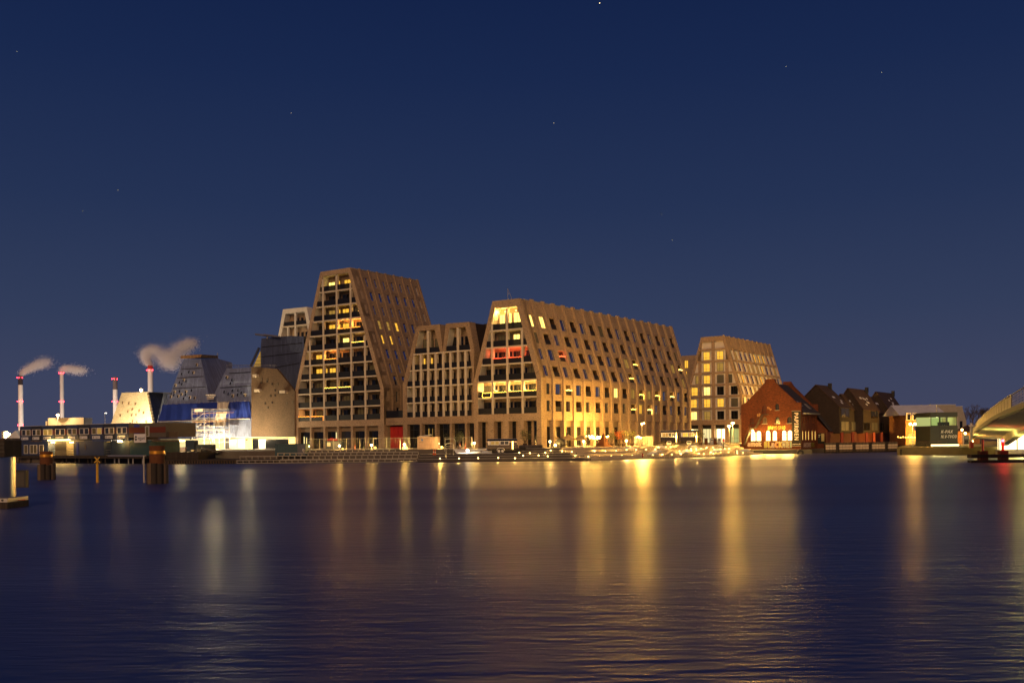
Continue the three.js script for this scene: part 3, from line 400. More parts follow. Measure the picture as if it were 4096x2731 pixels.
// top of a pale block behind the tower
{
  const k = 40, pr = (u, v) => onW(u, v, k), a = pr(1131, 1237), b = pr(1226, 1227), c = pr(1098, 1420), e = pr(1262, 1420), s0 = c.s;
  const t = thing('pale_rear_block', 'pale framed top of a rear block above the grey pool hall', 'building', w2(s0, k, G), TH), x = (p) => s0 - p.s, y = (p) => p.y - G, D = 2;
  const o = [[0, 0], [0, y(c)], [x(a), y(a)], [x(b), y(b)], [x(e), y(e)], [x(e), 0]], iy = y(a) - 1.4;
  mesh('portal_frame', ext(o, D, [[[1.2, y(c) - 6], [1.2, y(c)], [x(a) + 1, iy], [x(b) - 1, iy], [x(e) - 1.2, y(e)], [x(e) - 1.2, y(c) - 6]]], -D), A.plaster, t);
  mesh('core', ext([[.3, 0], [.3, y(c)], [x(a) + .3, y(a) - .3], [x(b) - .3, y(b) - .3], [x(e) - .3, y(e)], [x(e) - .3, 0]], 18, [], -D - 18.1), A.brick, t);
  const f1 = pr(1190, 1299).y - G, xm = s0 - pr(1179, 1270).s;
  mesh('floor_slab', bx(x(a) - 1, x(b) + 1.2, f1 - .35, f1, -D + .02, .03), A.cream, t); mesh('fin', bx(xm - .3, xm + .3, f1 + .003, iy, -.6, -.02), A.plaster, t); mesh('fin', bx(xm - .3, xm + .3, f1 - 6, f1 - .36, -.6, -.02), A.plaster, t); mesh('fin', bx(xm - 3.4, xm - 2.9, f1 - 6, f1 - .36, -.6, -.02), A.plaster, t);
  mesh('balustrade', bx(x(a) + .2, xm - .3, f1, f1 + 1.2, -.2, -.15), A.rail, t); mesh('balustrade', bx(xm + .3, x(b) - .3, f1, f1 + 1.2, -.2, -.15), A.rail, t);
  for (const [q, w] of [[-2, 1.5], [.5, .9], [2.2, 1.6]]) { openWindow(t, V(0, f1, -D + .05), V(1, 0, 0), V(0, 1, 0), xm + q, 0, w, 2.3, A.darkglass, [.5], [], 0, 'balcony_door'); openWindow(t, V(0, f1 - 4.2, -D + .05), V(1, 0, 0), V(0, 1, 0), xm + q, 0, w, 2.3, A.darkglass, [.5], [], 0, 'balcony_door'); }
}

// ---------- grey pool hall under construction ----------
const lean = (u, v, off = 0) => { let k = 0, r; for (let i = 0; i < 12; i++) { r = onW(u, v, k - off); k = (r.y - 4.6) * .32; } return w2(r.s, k - off, r.y); };   // on the leaning front of the hall
const UW = V(.8153, 0, .579), NF = V(-.579, 0, .8153);
function ribsIn(pts, U, Vv, step, w, d) { // standing seams over a flat polygon
  const O = pts[0], q = pts.map((p) => { const e = p.clone().sub(O); return [e.dot(U), e.dot(Vv)]; }), N = V().crossVectors(U, Vv), xs = q.map((p) => p[0]), gs = [];
  for (let x = Math.min(...xs) + step / 2; x < Math.max(...xs); x += step) {
    const hits = []; q.forEach((a, i) => { const b = q[(i + 1) % q.length]; if ((a[0] - x) * (b[0] - x) < 0) hits.push(a[1] + (b[1] - a[1]) * (x - a[0]) / (b[0] - a[0])); });
    hits.sort((a, b) => a - b); if (hits.length < 2 || hits[1] - hits[0] < .3) continue;
    gs.push(new THREE.BoxGeometry(w, hits[1] - hits[0], d).applyMatrix4(new THREE.Matrix4().makeBasis(U, Vv, N).setPosition(O.clone().addScaledVector(U, x).addScaledVector(Vv, (hits[0] + hits[1]) / 2))));
  }
  return gs;
}
const c3 = (x, y) => [560 + x / 4, 1400 + y / 4];
const SLOPE = V(.579 * .32, 1, -.8153 * .32).normalize();
function skylights(t, list, off) { for (const [x, y] of list) { const p = lean(...c3(x, y), .05), m = mesh('roof_window', once('sky', () => box(.62, .62, .3)), A.darkglass, t); m.applyMatrix4(new THREE.Matrix4().makeBasis(UW, SLOPE, V().crossVectors(UW, SLOPE)).setPosition(p)); const l = new THREE.Mesh(once('skyl', () => join([bx(-.42, .42, .31, .4, -.1, .3), bx(.31, .4, -.35, .31, -.1, .25)])), (x * 7 + y) % 5 < 2 ? A.cream : A.zinc); l.name = 'lining'; m.add(l); } }
{
  const back = V(.579 * 16, 0, -.8153 * 16);
  // pyramid with a timber collar
  const a = lean(612, 1748), b = lean(733, 1437), c = lean(803, 1437), e = lean(868, 1748), t = thing('grey_pyramid_hall', 'grey metal clad pyramid roof with timber collar and blue tarpaulin', 'building', [0, 0, 0]);
  const bk = [a, b, c, e].map((p) => p.clone().add(back)), rt = P(868, 1434, -c.z + 10), rb = P(915, 1700, -e.z + 14);
  mesh('cladding', solid([[a, e, c, b], [c, e, rb, rt], [b, c, rt, bk[1]], [bk[0], a, b, bk[1]], [rb, bk[0], bk[1], rt]]), A.zinc, t);
  const m1 = mesh('seam_rib', ribsIn([a, e, c, b], UW, SLOPE, .5, .1, .14), A.zinc, t); m1.userData.kind = 'stuff';
  const U2 = rb.clone().sub(e).normalize(), m2 = mesh('seam_rib', ribsIn([e, rb, rt, c], V(U2.x, 0, U2.z).normalize(), c.clone().sub(e).normalize(), .7, .1, .14), A.zinc, t); m2.userData.kind = 'stuff';
  for (const [x0, y0, x1, y1] of [[660, 305, 985, 288], [590, 450, 1010, 420], [520, 615, 1045, 590]]) mesh('flashing', bar(lean(...c3(x0, y0), .1), lean(...c3(x1, y1), .1), .09, 4), A.black, t);
  const q = [P(721, 1434, -b.z + .5), P(803, 1429, -c.z - .8), P(870, 1433, -rt.z)], q2 = q.map((p) => p.clone().add(V(0, .75, 0)));
  mesh('roof_collar', solid([[q[0], q[1], q2[1], q2[0]], [q[1], q[2], q2[2], q2[1]], [q2[0], q2[1], q2[2]], [q[0], q[2], q[1]], [q[2], q[0], q2[0], q2[2]]]), M([.5, .3, .13], { t: T.wood }), t);
  skylights(t, [[905, 240], [785, 352], [850, 365], [670, 383], [697, 482], [742, 500], [633, 522], [672, 548], [563, 570], [550, 675], [503, 703], [637, 663], [732, 672], [827, 648], [545, 722], [490, 750], [608, 740], [664, 712], [730, 718], [700, 778], [795, 760], [873, 770]]);
  // second pyramid with the brick wing
  const t2 = thing('brick_wing_hall', 'brown brick hall wing with grey metal clad sloping roof beside it', 'building', [0, 0, 0]);
  const p = [lean(769, 1748), lean(1003, 1748), lean(1001, 1469), lean(902, 1474)].map((x) => x.addScaledVector(NF, -.25)), pb = p.map((x) => x.clone().add(back));
  mesh('cladding', solid([[p[0], p[1], p[2], p[3]], [p[3], p[2], pb[2], pb[3]], [pb[0], p[0], p[3], pb[3]], [p[1], pb[1], pb[2], p[2]]]), A.zinc, t2);
  const m3 = mesh('seam_rib', ribsIn([p[0], p[1], p[2], p[3]], UW, SLOPE, .5, .1, .14), A.zinc, t2); m3.userData.kind = 'stuff';
  for (const [x0, y0, x1, y1] of [[1420, 370, 1765, 350], [1280, 600, 1765, 570]]) mesh('flashing', bar(lean(...c3(x0, y0), .05), lean(...c3(x1, y1), .05), .09, 4), A.black, t2);
  skylights(t2, [[1385, 440], [1475, 478], [1450, 533], [1350, 672], [1415, 703], [1482, 650], [1572, 640], [1625, 682], [1480, 735], [1565, 718], [1675, 725]]);
  const bp = [[1004, 1747], [1178, 1747], [1178, 1565], [1106, 1475], [1004, 1467]].map(([u, v]) => { const r = onW(u, v, -.3); return [83.9 - r.s, r.y]; });
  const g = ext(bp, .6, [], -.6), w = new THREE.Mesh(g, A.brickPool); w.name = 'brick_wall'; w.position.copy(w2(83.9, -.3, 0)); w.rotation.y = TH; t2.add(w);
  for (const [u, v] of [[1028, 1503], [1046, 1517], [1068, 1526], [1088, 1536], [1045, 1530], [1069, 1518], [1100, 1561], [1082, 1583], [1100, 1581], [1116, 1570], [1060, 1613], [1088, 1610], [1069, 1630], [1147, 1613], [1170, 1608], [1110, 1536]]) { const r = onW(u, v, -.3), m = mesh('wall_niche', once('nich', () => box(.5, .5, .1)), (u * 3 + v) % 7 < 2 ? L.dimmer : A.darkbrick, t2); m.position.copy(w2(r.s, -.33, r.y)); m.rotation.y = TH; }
  for (const [u, v, l] of [[1027, 1503, 1.4], [1036, 1562, 1.8], [1138, 1567, 1.9]]) { const r = onW(u, v, -.3), m = mesh('oriel_box', bx(-l / 2, l / 2, -.3, .3, 0, .8), A.cream, t2); m.position.copy(w2(r.s, -.3, r.y)); m.rotation.y = TH; }
  // rear hall
  const k3 = 15, pr = (u, v) => { const r = onW(u, v, k3); return w2(r.s, k3, r.y); }, t3 = thing('rear_metal_hall', 'dark grey metal clad hall roof rising behind the brown brick wing', 'building', [0, 0, 0]);
  const f = [[1010, 1700], [1215, 1700], [1215, 1345], [1160, 1343], [1045, 1353], [1042, 1400], [1012, 1466]].map(([u, v]) => pr(u, v)), fb = f.map((x) => x.clone().add(back));
  mesh('cladding', solid([[f[0], f[1], f[2], f[3], f[4], f[5], f[6]], [f[4], f[3], fb[3], fb[4]], [f[3], f[2], fb[2], fb[3]], [fb[0], f[0], f[6], fb[6]], [fb[6], f[6], f[5], fb[5]], [fb[5], f[5], f[4], fb[4]]]), A.zincDark, t3);
  const m4 = mesh('seam_rib', ribsIn([pr(1046, 1560), pr(1205, 1580), pr(1210, 1348), pr(1160, 1344), pr(1047, 1354)], UW, V(0, 1, 0), .55, .1, .14), A.zincDark, t3); m4.userData.kind = 'stuff';
  for (const [u0, v0, u1, v1] of [[1048, 1388, 1208, 1372], [1048, 1427, 1203, 1410], [1100, 1470, 1198, 1452]]) mesh('flashing', bar(pr(u0, v0).addScaledVector(NF, .1), pr(u1, v1).addScaledVector(NF, .1), .09, 4), A.black, t3);
  const lg = [pr(1013, 1467), pr(1043, 1467), pr(1042, 1404)].map((x) => x.addScaledVector(NF, .12)); mesh('lit_gable_window', solid([lg]), L.dim, t3); mesh('gable_beam', bar(pr(1006, 1466).addScaledVector(NF, .4), pr(1040, 1392).addScaledVector(NF, .4), .35, 6), A.zincDark, t3);
  for (const v of [1428, 1444, 1456]) mesh('glazing_bar', bar(pr(1013 + (1467 - v) * .46, v).addScaledVector(NF, .2), pr(1043, v - 1).addScaledVector(NF, .2), .05, 4), A.black, t3);
  const dv = thing('roof_davit', 'two slanting steel davit beams on the rear metal hall roof', 'crane', pr(1070, 1352)); for (const [u0, v0, u1, v1, o] of [[1021, 1337, 1122, 1349, 0], [1068, 1340, 1125, 1347, 1]]) mesh('beam', bar(pr(u0, v0).addScaledVector(NF, o).sub(dv.position), pr(u1, v1).addScaledVector(NF, o).sub(dv.position), .3, 4), A.galv, dv); mesh('bracket', bar(pr(1068, 1355).sub(dv.position), pr(1068, 1340).sub(dv.position), .25, 4), A.galv, dv);
  const tr = thing('lattice_walkway', 'thin lattice railing along the top of the brick wing roof', 'railing', lean(1001, 1468)); { const gs = []; for (const v of [1457, 1463]) gs.push(bar(lean(904, v + 3).sub(tr.position), lean(1104, v + 2).sub(tr.position), .06, 4)); mesh('rail', gs, A.galv, tr); for (let i = 0; i < 18; i++) mesh('baluster', bar(lean(905 + i * 11.6, 1460).sub(tr.position), lean(905 + i * 11.6 + (i % 2) * 6, 1466.5).sub(tr.position), .045, 4), A.galv, tr); }
  const gt = thing('gutter_bridge', 'pale three-rail gutter bridge in the valley between grey roofs', 'railing', lean(840, 1585, 1)); for (const [u0, v0, u1] of [[824, 1580, 859], [828, 1588, 854], [828, 1595, 852]]) mesh('rail', bar(lean(u0, v0, 1).sub(gt.position), lean(u1, v0, 1).sub(gt.position), .22, 4), A.white, gt);
  // tarpaulins
  function tarp(label, mat, px, off, waves) {
    const [p00, p10, p11, p01] = px.map(([x, y]) => lean(...c3(x, y), off)), nx = 40, ny = 12, g0 = new THREE.PlaneGeometry(1, 1, nx, ny), pos = g0.attributes.position, N = V().crossVectors(UW, SLOPE), o = p00.clone();
    for (let i = 0; i < pos.count; i++) { const x = pos.getX(i) + .5, y = pos.getY(i) + .5, p = p00.clone().multiplyScalar((1 - x) * (1 - y)).addScaledVector(p10, x * (1 - y)).addScaledVector(p11, x * y).addScaledVector(p01, (1 - x) * y); p.addScaledVector(N, .12 * Math.sin(x * waves + y * 2.2) + .07 * Math.sin(x * waves * 2.7 + y * 5) + .1 * Math.sin(y * 7 + x * 3)).sub(o); if (y > .99) p.y -= .12 * Math.abs(Math.sin(x * waves * .9)); pos.setXYZ(i, p.x, p.y, p.z); }
    g0.computeVertexNormals(); const t = thing('tarpaulin', label, 'tarpaulin', o); mesh('cloth', uvm(g0), mat, t); const gs = []; for (let i = 0; i <= 12; i++) gs.push(new THREE.IcosahedronGeometry(.09, 0).translate(...p01.clone().lerp(p11, i / 12).sub(o).addScaledVector(N, .1).toArray())); mesh('eyelet', gs, A.cream, t); mesh('bottom_batten', bar(p00.clone().sub(o).addScaledVector(N, .25), p10.clone().sub(o).addScaledVector(N, .25), .1, 5), A.cream, t);
  }
  tarp('long blue tarpaulin tied across the pyramid roof', A.blue, [[290, 1150], [1195, 1120], [1245, 828], [362, 870]], .55, 34);
  tarp('blue tarpaulin beside the brown brick wall', A.blue, [[1365, 1112], [1765, 1102], [1752, 812], [1425, 825]], .6, 16);
  tarp('small blue tarpaulin flap hanging below the scaffold deck', A.blue, [[975, 1208], [1165, 1205], [1168, 1120], [1000, 1125]], .9, 9);
  tarp('off-white sheet hanging between the two blue tarpaulins', A.tarpWhite, [[1195, 1212], [1350, 1208], [1425, 828], [1240, 835]], 1.0, 11);
  // scaffold
  const sc = thing('scaffold_tower', 'aluminium scaffold tower in front of the tarpaulins', 'scaffold', w2(onW(815, 1800, -3.2).s, -3.2, G), TH), gx = (u, v) => loc(sc, ...c3(u, v)), zz = [0, -1.5];
  for (const x of [825, 1020, 1175, 1338]) for (const z of zz) { const top = gx(x, x > 1200 ? 930 : 935), b = gx(x, 1560); mesh('standard', bar(V(top.x, Math.max(0, b.y), z), V(top.x, top.y, z), .07, 5), A.galv, sc); }
  for (const y of [940, 965, 1080, 1105, 1215, 1270, 1345, 1410, 1475]) for (const z of zz) mesh('ledger', bar(V(gx(825, y + 8).x, gx(825, y + 8).y, z), V(gx(y < 1000 ? 1425 : 1338, y).x, gx(1338, y).y, z), .06, 5), A.galv, sc);
  for (const [x0, y0, x1, y1] of [[870, 1130, 1015, 1010], [1020, 1010, 1175, 1140], [1020, 1145, 1175, 1270], [880, 1270, 1015, 1145], [870, 1400, 1010, 1280], [1030, 1290, 1180, 1400], [1185, 1400, 1335, 1280]]) mesh('brace', bar(V(gx(x0, y0).x, gx(x0, y0).y, .1), V(gx(x1, y1).x, gx(x1, y1).y, .1), .06, 5), A.galv, sc);
  for (const y of [1000, 1140, 1280, 1420]) { const p = gx(825, y), q = gx(y === 1000 ? 1425 : 1338, y - 8); mesh('platform', bx(p.x, q.x, q.y - .1, q.y, -1.5, 0), M([.45, .24, .1], { t: T.deck }), sc); }
  { const p = gx(872, 990), q = gx(1000, 935); mesh('guard_sheet', bx(p.x, q.x, p.y, q.y, .08, .12), A.tarpWhite, sc); const r = gx(1180, 990), s = gx(1425, 935); mesh('guard_sheet', bx(r.x, s.x, r.y, s.y - .3, .08, .12), A.zincDark, sc); }
  // street level of the hall: glazed base, light strip, columns
  const ba = thing('hall_base', 'brightly lit glazed ground storey below the grey and brick halls', 'building', w2(104, 1.2, G), TH), X = V(1, 0, 0), Y = V(0, 1, 0);
  mesh('rear_wall', bx(0, 35.6, 0, 2.9, -3, -2.8), A.cream, ba); mesh('soffit', bx(0, 35.6, 2.72, 2.9, -3, .9), A.white, ba);
  const cut = (u0, u1, mat, v0 = 1752, v1 = 1812, name = 'wall_panel', z = .2) => { const [x, y, w, h] = rectOn(ba, u0, v0, u1, v1, z); return mesh(name, bx(x, x + w, Math.max(0, y), Math.min(2.7, y + h), z - .1, z), mat, ba); };
  cut(640, 770, L.paleroom, 1752, 1812, 'lit_panel'); cut(770, 899, L.paleroom, 1755, 1812, 'lit_panel'); cut(900, 917, A.black); cut(917, 943, A.galv, 1757, 1812); cut(944, 980, A.cream); cut(981, 1008, L.warmHi, 1750, 1812, 'lit_panel'); cut(1009, 1034, A.darkglass, 1757, 1812); cut(1035, 1060, A.galv, 1757, 1812); cut(1061, 1152, A.darkglass, 1757, 1812); cut(1154, 1180, L.warmHi, 1750, 1776, 'lit_panel');
  mesh('light_strip', bx(rectOn(ba, 1010, 1750, 1178, 1755, .7)[0], 35.5, 2.6, 2.7, .5, .8), L.warmHi, ba); const r0 = new THREE.RectAreaLight(FLOOD, 1.5, 14, 1); r0.position.set(28, 2.5, .9); r0.rotation.set(0, Math.PI, 0); r0.name = 'strip_light'; ba.add(r0);
  // pale floodlit pyramid
  const k4 = 22, p4 = (u, v) => { let k = k4, r; for (let i = 0; i < 10; i++) { r = onW(u, v, k); k = k4 + (r.y - 4) * .22; } return w2(r.s, k, r.y); };
  const t4 = thing('floodlit_brick_pyramid', 'pale brick sloping hall wall glaring in floodlight behind the site cabins', 'building', [0, 0, 0]), n = [p4(428, 1735), p4(614, 1735), p4(583, 1567), p4(485, 1571)], nb = n.map((x) => x.clone().add(back));
  mesh('brick_face', solid([[n[0], n[1], n[2], n[3]], [n[3], n[2], nb[2], nb[3]], [nb[0], n[0], n[3], nb[3]]]), A.brickPale, t4);
  for (let i = 0; i < 26; i++) { const p = n[1].clone().lerp(n[2], (i + .5) / 26), m = mesh('toothed_brick', once('tooth', () => box(.75, .42, .7)), A.brickPale, t4); m.position.copy(p).addScaledVector(UW, (i % 2) * .28 - .1).addScaledVector(NF, -.3); m.rotation.y = TH; }
  const s4 = [P(585, 1568, -n[2].z + .8), P(668, 1571, -n[2].z + 12), P(700, 1735, -n[1].z + 14), P(617, 1735, -n[1].z + .8)]; mesh('metal_flank', solid([[s4[3], s4[2], s4[1], s4[0]], [s4[0], s4[1], nb[2]]]), A.zincDark, t4);
  const m5 = mesh('seam_rib', ribsIn([s4[3], s4[2], s4[1], s4[0]], s4[2].clone().sub(s4[3]).setY(0).normalize(), V(0, 1, 0), .8, .1, .12), A.zincDark, t4); m5.userData.kind = 'stuff';
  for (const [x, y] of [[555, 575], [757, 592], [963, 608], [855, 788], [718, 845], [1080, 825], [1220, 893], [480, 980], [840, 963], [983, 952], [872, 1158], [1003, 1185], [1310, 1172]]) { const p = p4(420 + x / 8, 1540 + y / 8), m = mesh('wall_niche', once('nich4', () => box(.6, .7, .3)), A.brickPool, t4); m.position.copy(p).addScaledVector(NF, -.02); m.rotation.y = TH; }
  // site floodlights that light the halls
  const flood = (p, cd, label, color = FLOOD, aim) => { const t = thing('site_floodlight', label, 'floodlight', p, TH, 'site floodlights'); mesh('mast', cyl(.06, .05, p.y > G + 1 ? .8 : .4, 0, -.8, 0), A.galv, t); mesh('housing', box(.5, .34, .2, 0, 0, .12), A.black, t); mesh('lamp_face', box(.42, .28, .02, 0, 0, 0), L.cool, t); point(0, .05, -.3, color, cd, 8, t, 'flood_light'); return t; };
  flood(w2(onW(520, 1730, 15).s, 13, 4.6), 3200, 'floodlight standing behind the site cabins, facing the pale brick hall'); flood(w2(onW(470, 1730, 15).s, 13, 4.6), 2600, 'floodlight behind the far end of the site cabins'); flood(w2(onW(640, 1730, 15).s, 6, 5), 500, 'floodlight behind the tan site cabin');
  flood(w2(onW(735, 1760, -9).s, -7, 4.6), 900, 'floodlight at the foot of the grey pyramid, beside the stacked crates'); flood(w2(onW(820, 1760, -9).s, -7, 4.4), 900, 'floodlight at the foot of the scaffold tower'); flood(w2(onW(945, 1765, -9).s, -6, 4.2), 350, 'floodlight near the galvanised gate of the hall');
}

// ---------- chimneys of the distant power station, plumes ----------
{
  const D = 2200, px = (n) => n * D / F;
  const white = M([.72, .68, .62]), dk = M([.03, .025, .03]), gl = M([.55, .5, .46]);
  const stack = (label, u, vt, vb, wTop, wBot, bandV, lights, mat, bandMat, plant) => {
    const b = P(u, vb, D), top = P(u, vt, D), h = top.y - G, t = thing('power_station_chimney', label, 'chimney', V(b.x, G, -D), 0, 'distant power station chimneys');
    mesh('shaft', cyl(px(wBot / 2), px(wTop / 2), h, 0, 0, 0, 20), mat, t); if (bandV) { const y = P(u, bandV, D).y - G; mesh('dark_band', cyl(px(wTop / 2) * 1.03, px(wTop / 2) * 1.02, h - y + 2, 0, y, 0, 20), bandMat ?? dk, t); }
    for (const v of lights) { const y = P(u, v, D).y - G, r = px(wTop / 2) + 1.6; for (const a of [-1, 0, 1]) { const x = Math.sin(a * 1.1) * r, z = Math.cos(a * 1.1) * r; mesh('warning_light', sph(.85, x, y, z, 8), L.beacon, t); } point(0, y, r + 25, new THREE.Color().setRGB(1, .03, .1), 150, 60, t, 'beacon_light'); }
    return t;
  };
  stack('white chimney with a black top and three rings of red lights', 82, 1507, 1735, 17, 21, 1550, [1511, 1605, 1700], white);
  stack('slim grey chimney rising behind a low lit plant building', 247, 1490, 1690, 14, 17, 0, [1492, 1606], gl);
  stack('white chimney with a dark grey top beside the floodlit brick hall', 461, 1511, 1735, 17, 19, 1558, [1516, 1606], white, M([.12, .1, .1]));
  stack('grey chimney behind the floodlit brick hall with the largest plume', 602, 1466, 1690, 20, 23, 1476, [1480], M([.66, .62, .58]), A.redpaint);
  for (const [u, label] of [[82, 'floodlight at the foot of the black-topped chimney'], [247, 'floodlight at the foot of the slim grey chimney'], [461, 'floodlight at the foot of the dark-topped chimney'], [602, 'floodlight at the foot of the chimney with the largest plume']]) { const p = P(u, 1790, D - 110), t = thing('chimney_floodlight', label, 'floodlight', V(p.x, G, p.z), 0, 'chimney floodlights'); mesh('housing', box(3, 2, 2, 0, 1, 1.5), A.iron, t); mesh('lamp_face', box(2.6, 1.6, .1, 0, 1.6, .4), L.cool, t); point(0, 3.5, -2, new THREE.Color().setRGB(1, .9, .78), 26000, 40, t, 'flood_light'); }
  const pb = P(190, 1700, 1900), pq = P(332, 1670, 1900), pt = thing('plant_building', 'low windowless power station building lit warm', 'building', V((pb.x + pq.x) / 2, G, -1900)); mesh('hall', bx(pb.x - pt.position.x, pq.x - pt.position.x, 0, pq.y - G, -40, 0), M([.62, .48, .3]), pt); mesh('wing', bx(pb.x - pt.position.x - 6, pb.x - pt.position.x, 0, pq.y - G - 6, -40, -3), M([.58, .46, .3]), pt);
  for (const [u, v, cd, label] of [[229, 1662, 60000, 'bright lamp on the roof of the low plant building'], [563, 1563, 30000, 'bright lamp above the roof of the floodlit brick hall'], [34, 1741, 9000, 'bright lamp before the domed building on the far shore']]) { const d = u === 563 ? 900 : u === 34 ? 700 : 1880, p = P(u, v, d), t = thing('plant_lamp', label, 'lamp', p); mesh('mast', cyl(.5, .4, p.y - G, 0, -(p.y - G), 0, 6), A.galv, t); mesh('bulb', sph(d / 700, 0, .6, 0, 10), L.lamp, t); point(0, .6, d / 500 + 1, FLOOD, cd * .2, 40, t); }
  // steam: countless droplets, thicker at the mouth
  const drop = new THREE.IcosahedronGeometry(1, 0), plume = (name, label, n, path) => {
    const im = new THREE.InstancedMesh(drop, M([.86, .82, .8], { roughness: 1 }), n), m = new THREE.Matrix4(), gs = () => Math.sqrt(-2 * Math.log(1 - rnd())) * Math.cos(6.2832 * rnd()) * .62;
    for (let i = 0; i < n; i++) { const f = Math.pow(rnd(), .75) * (path.length - 1), k = Math.min(path.length - 2, Math.floor(f)), q = f - k, A0 = path[k], B0 = path[k + 1], u = A0[0] + (B0[0] - A0[0]) * q, v = A0[1] + (B0[1] - A0[1]) * q, s = A0[2] + (B0[2] - A0[2]) * q, p = P(u + gs() * s, v + gs() * s * .72, D + 6), r = rr(.14, .5); m.makeScale(r, r, r).setPosition(p.x, p.y, -D - 6 + gs() * px(s)); im.setMatrixAt(i, m); }
    im.name = numbered(name); tag(im, label, 'steam', null, 'stuff'); scene.add(im);
  };
  plume('steam_plume', 'steam drifting sideways from the black-topped chimney', 9000, [[82, 1500, 6], [92, 1488, 12], [118, 1474, 16], [150, 1460, 20], [188, 1446, 24]]);
  plume('steam_plume', 'small steam cap over the slim grey chimney', 6500, [[247, 1484, 8], [256, 1474, 15], [275, 1474, 17], [300, 1482, 18], [330, 1482, 20]]);
  plume('steam_plume', 'large glowing steam cloud over the plumed chimney', 30000, [[604, 1468, 7], [585, 1445, 16], [578, 1415, 20], [610, 1395, 24], [660, 1430, 34], [680, 1460, 30], [690, 1425, 36], [730, 1390, 30], [770, 1370, 22]]);
}

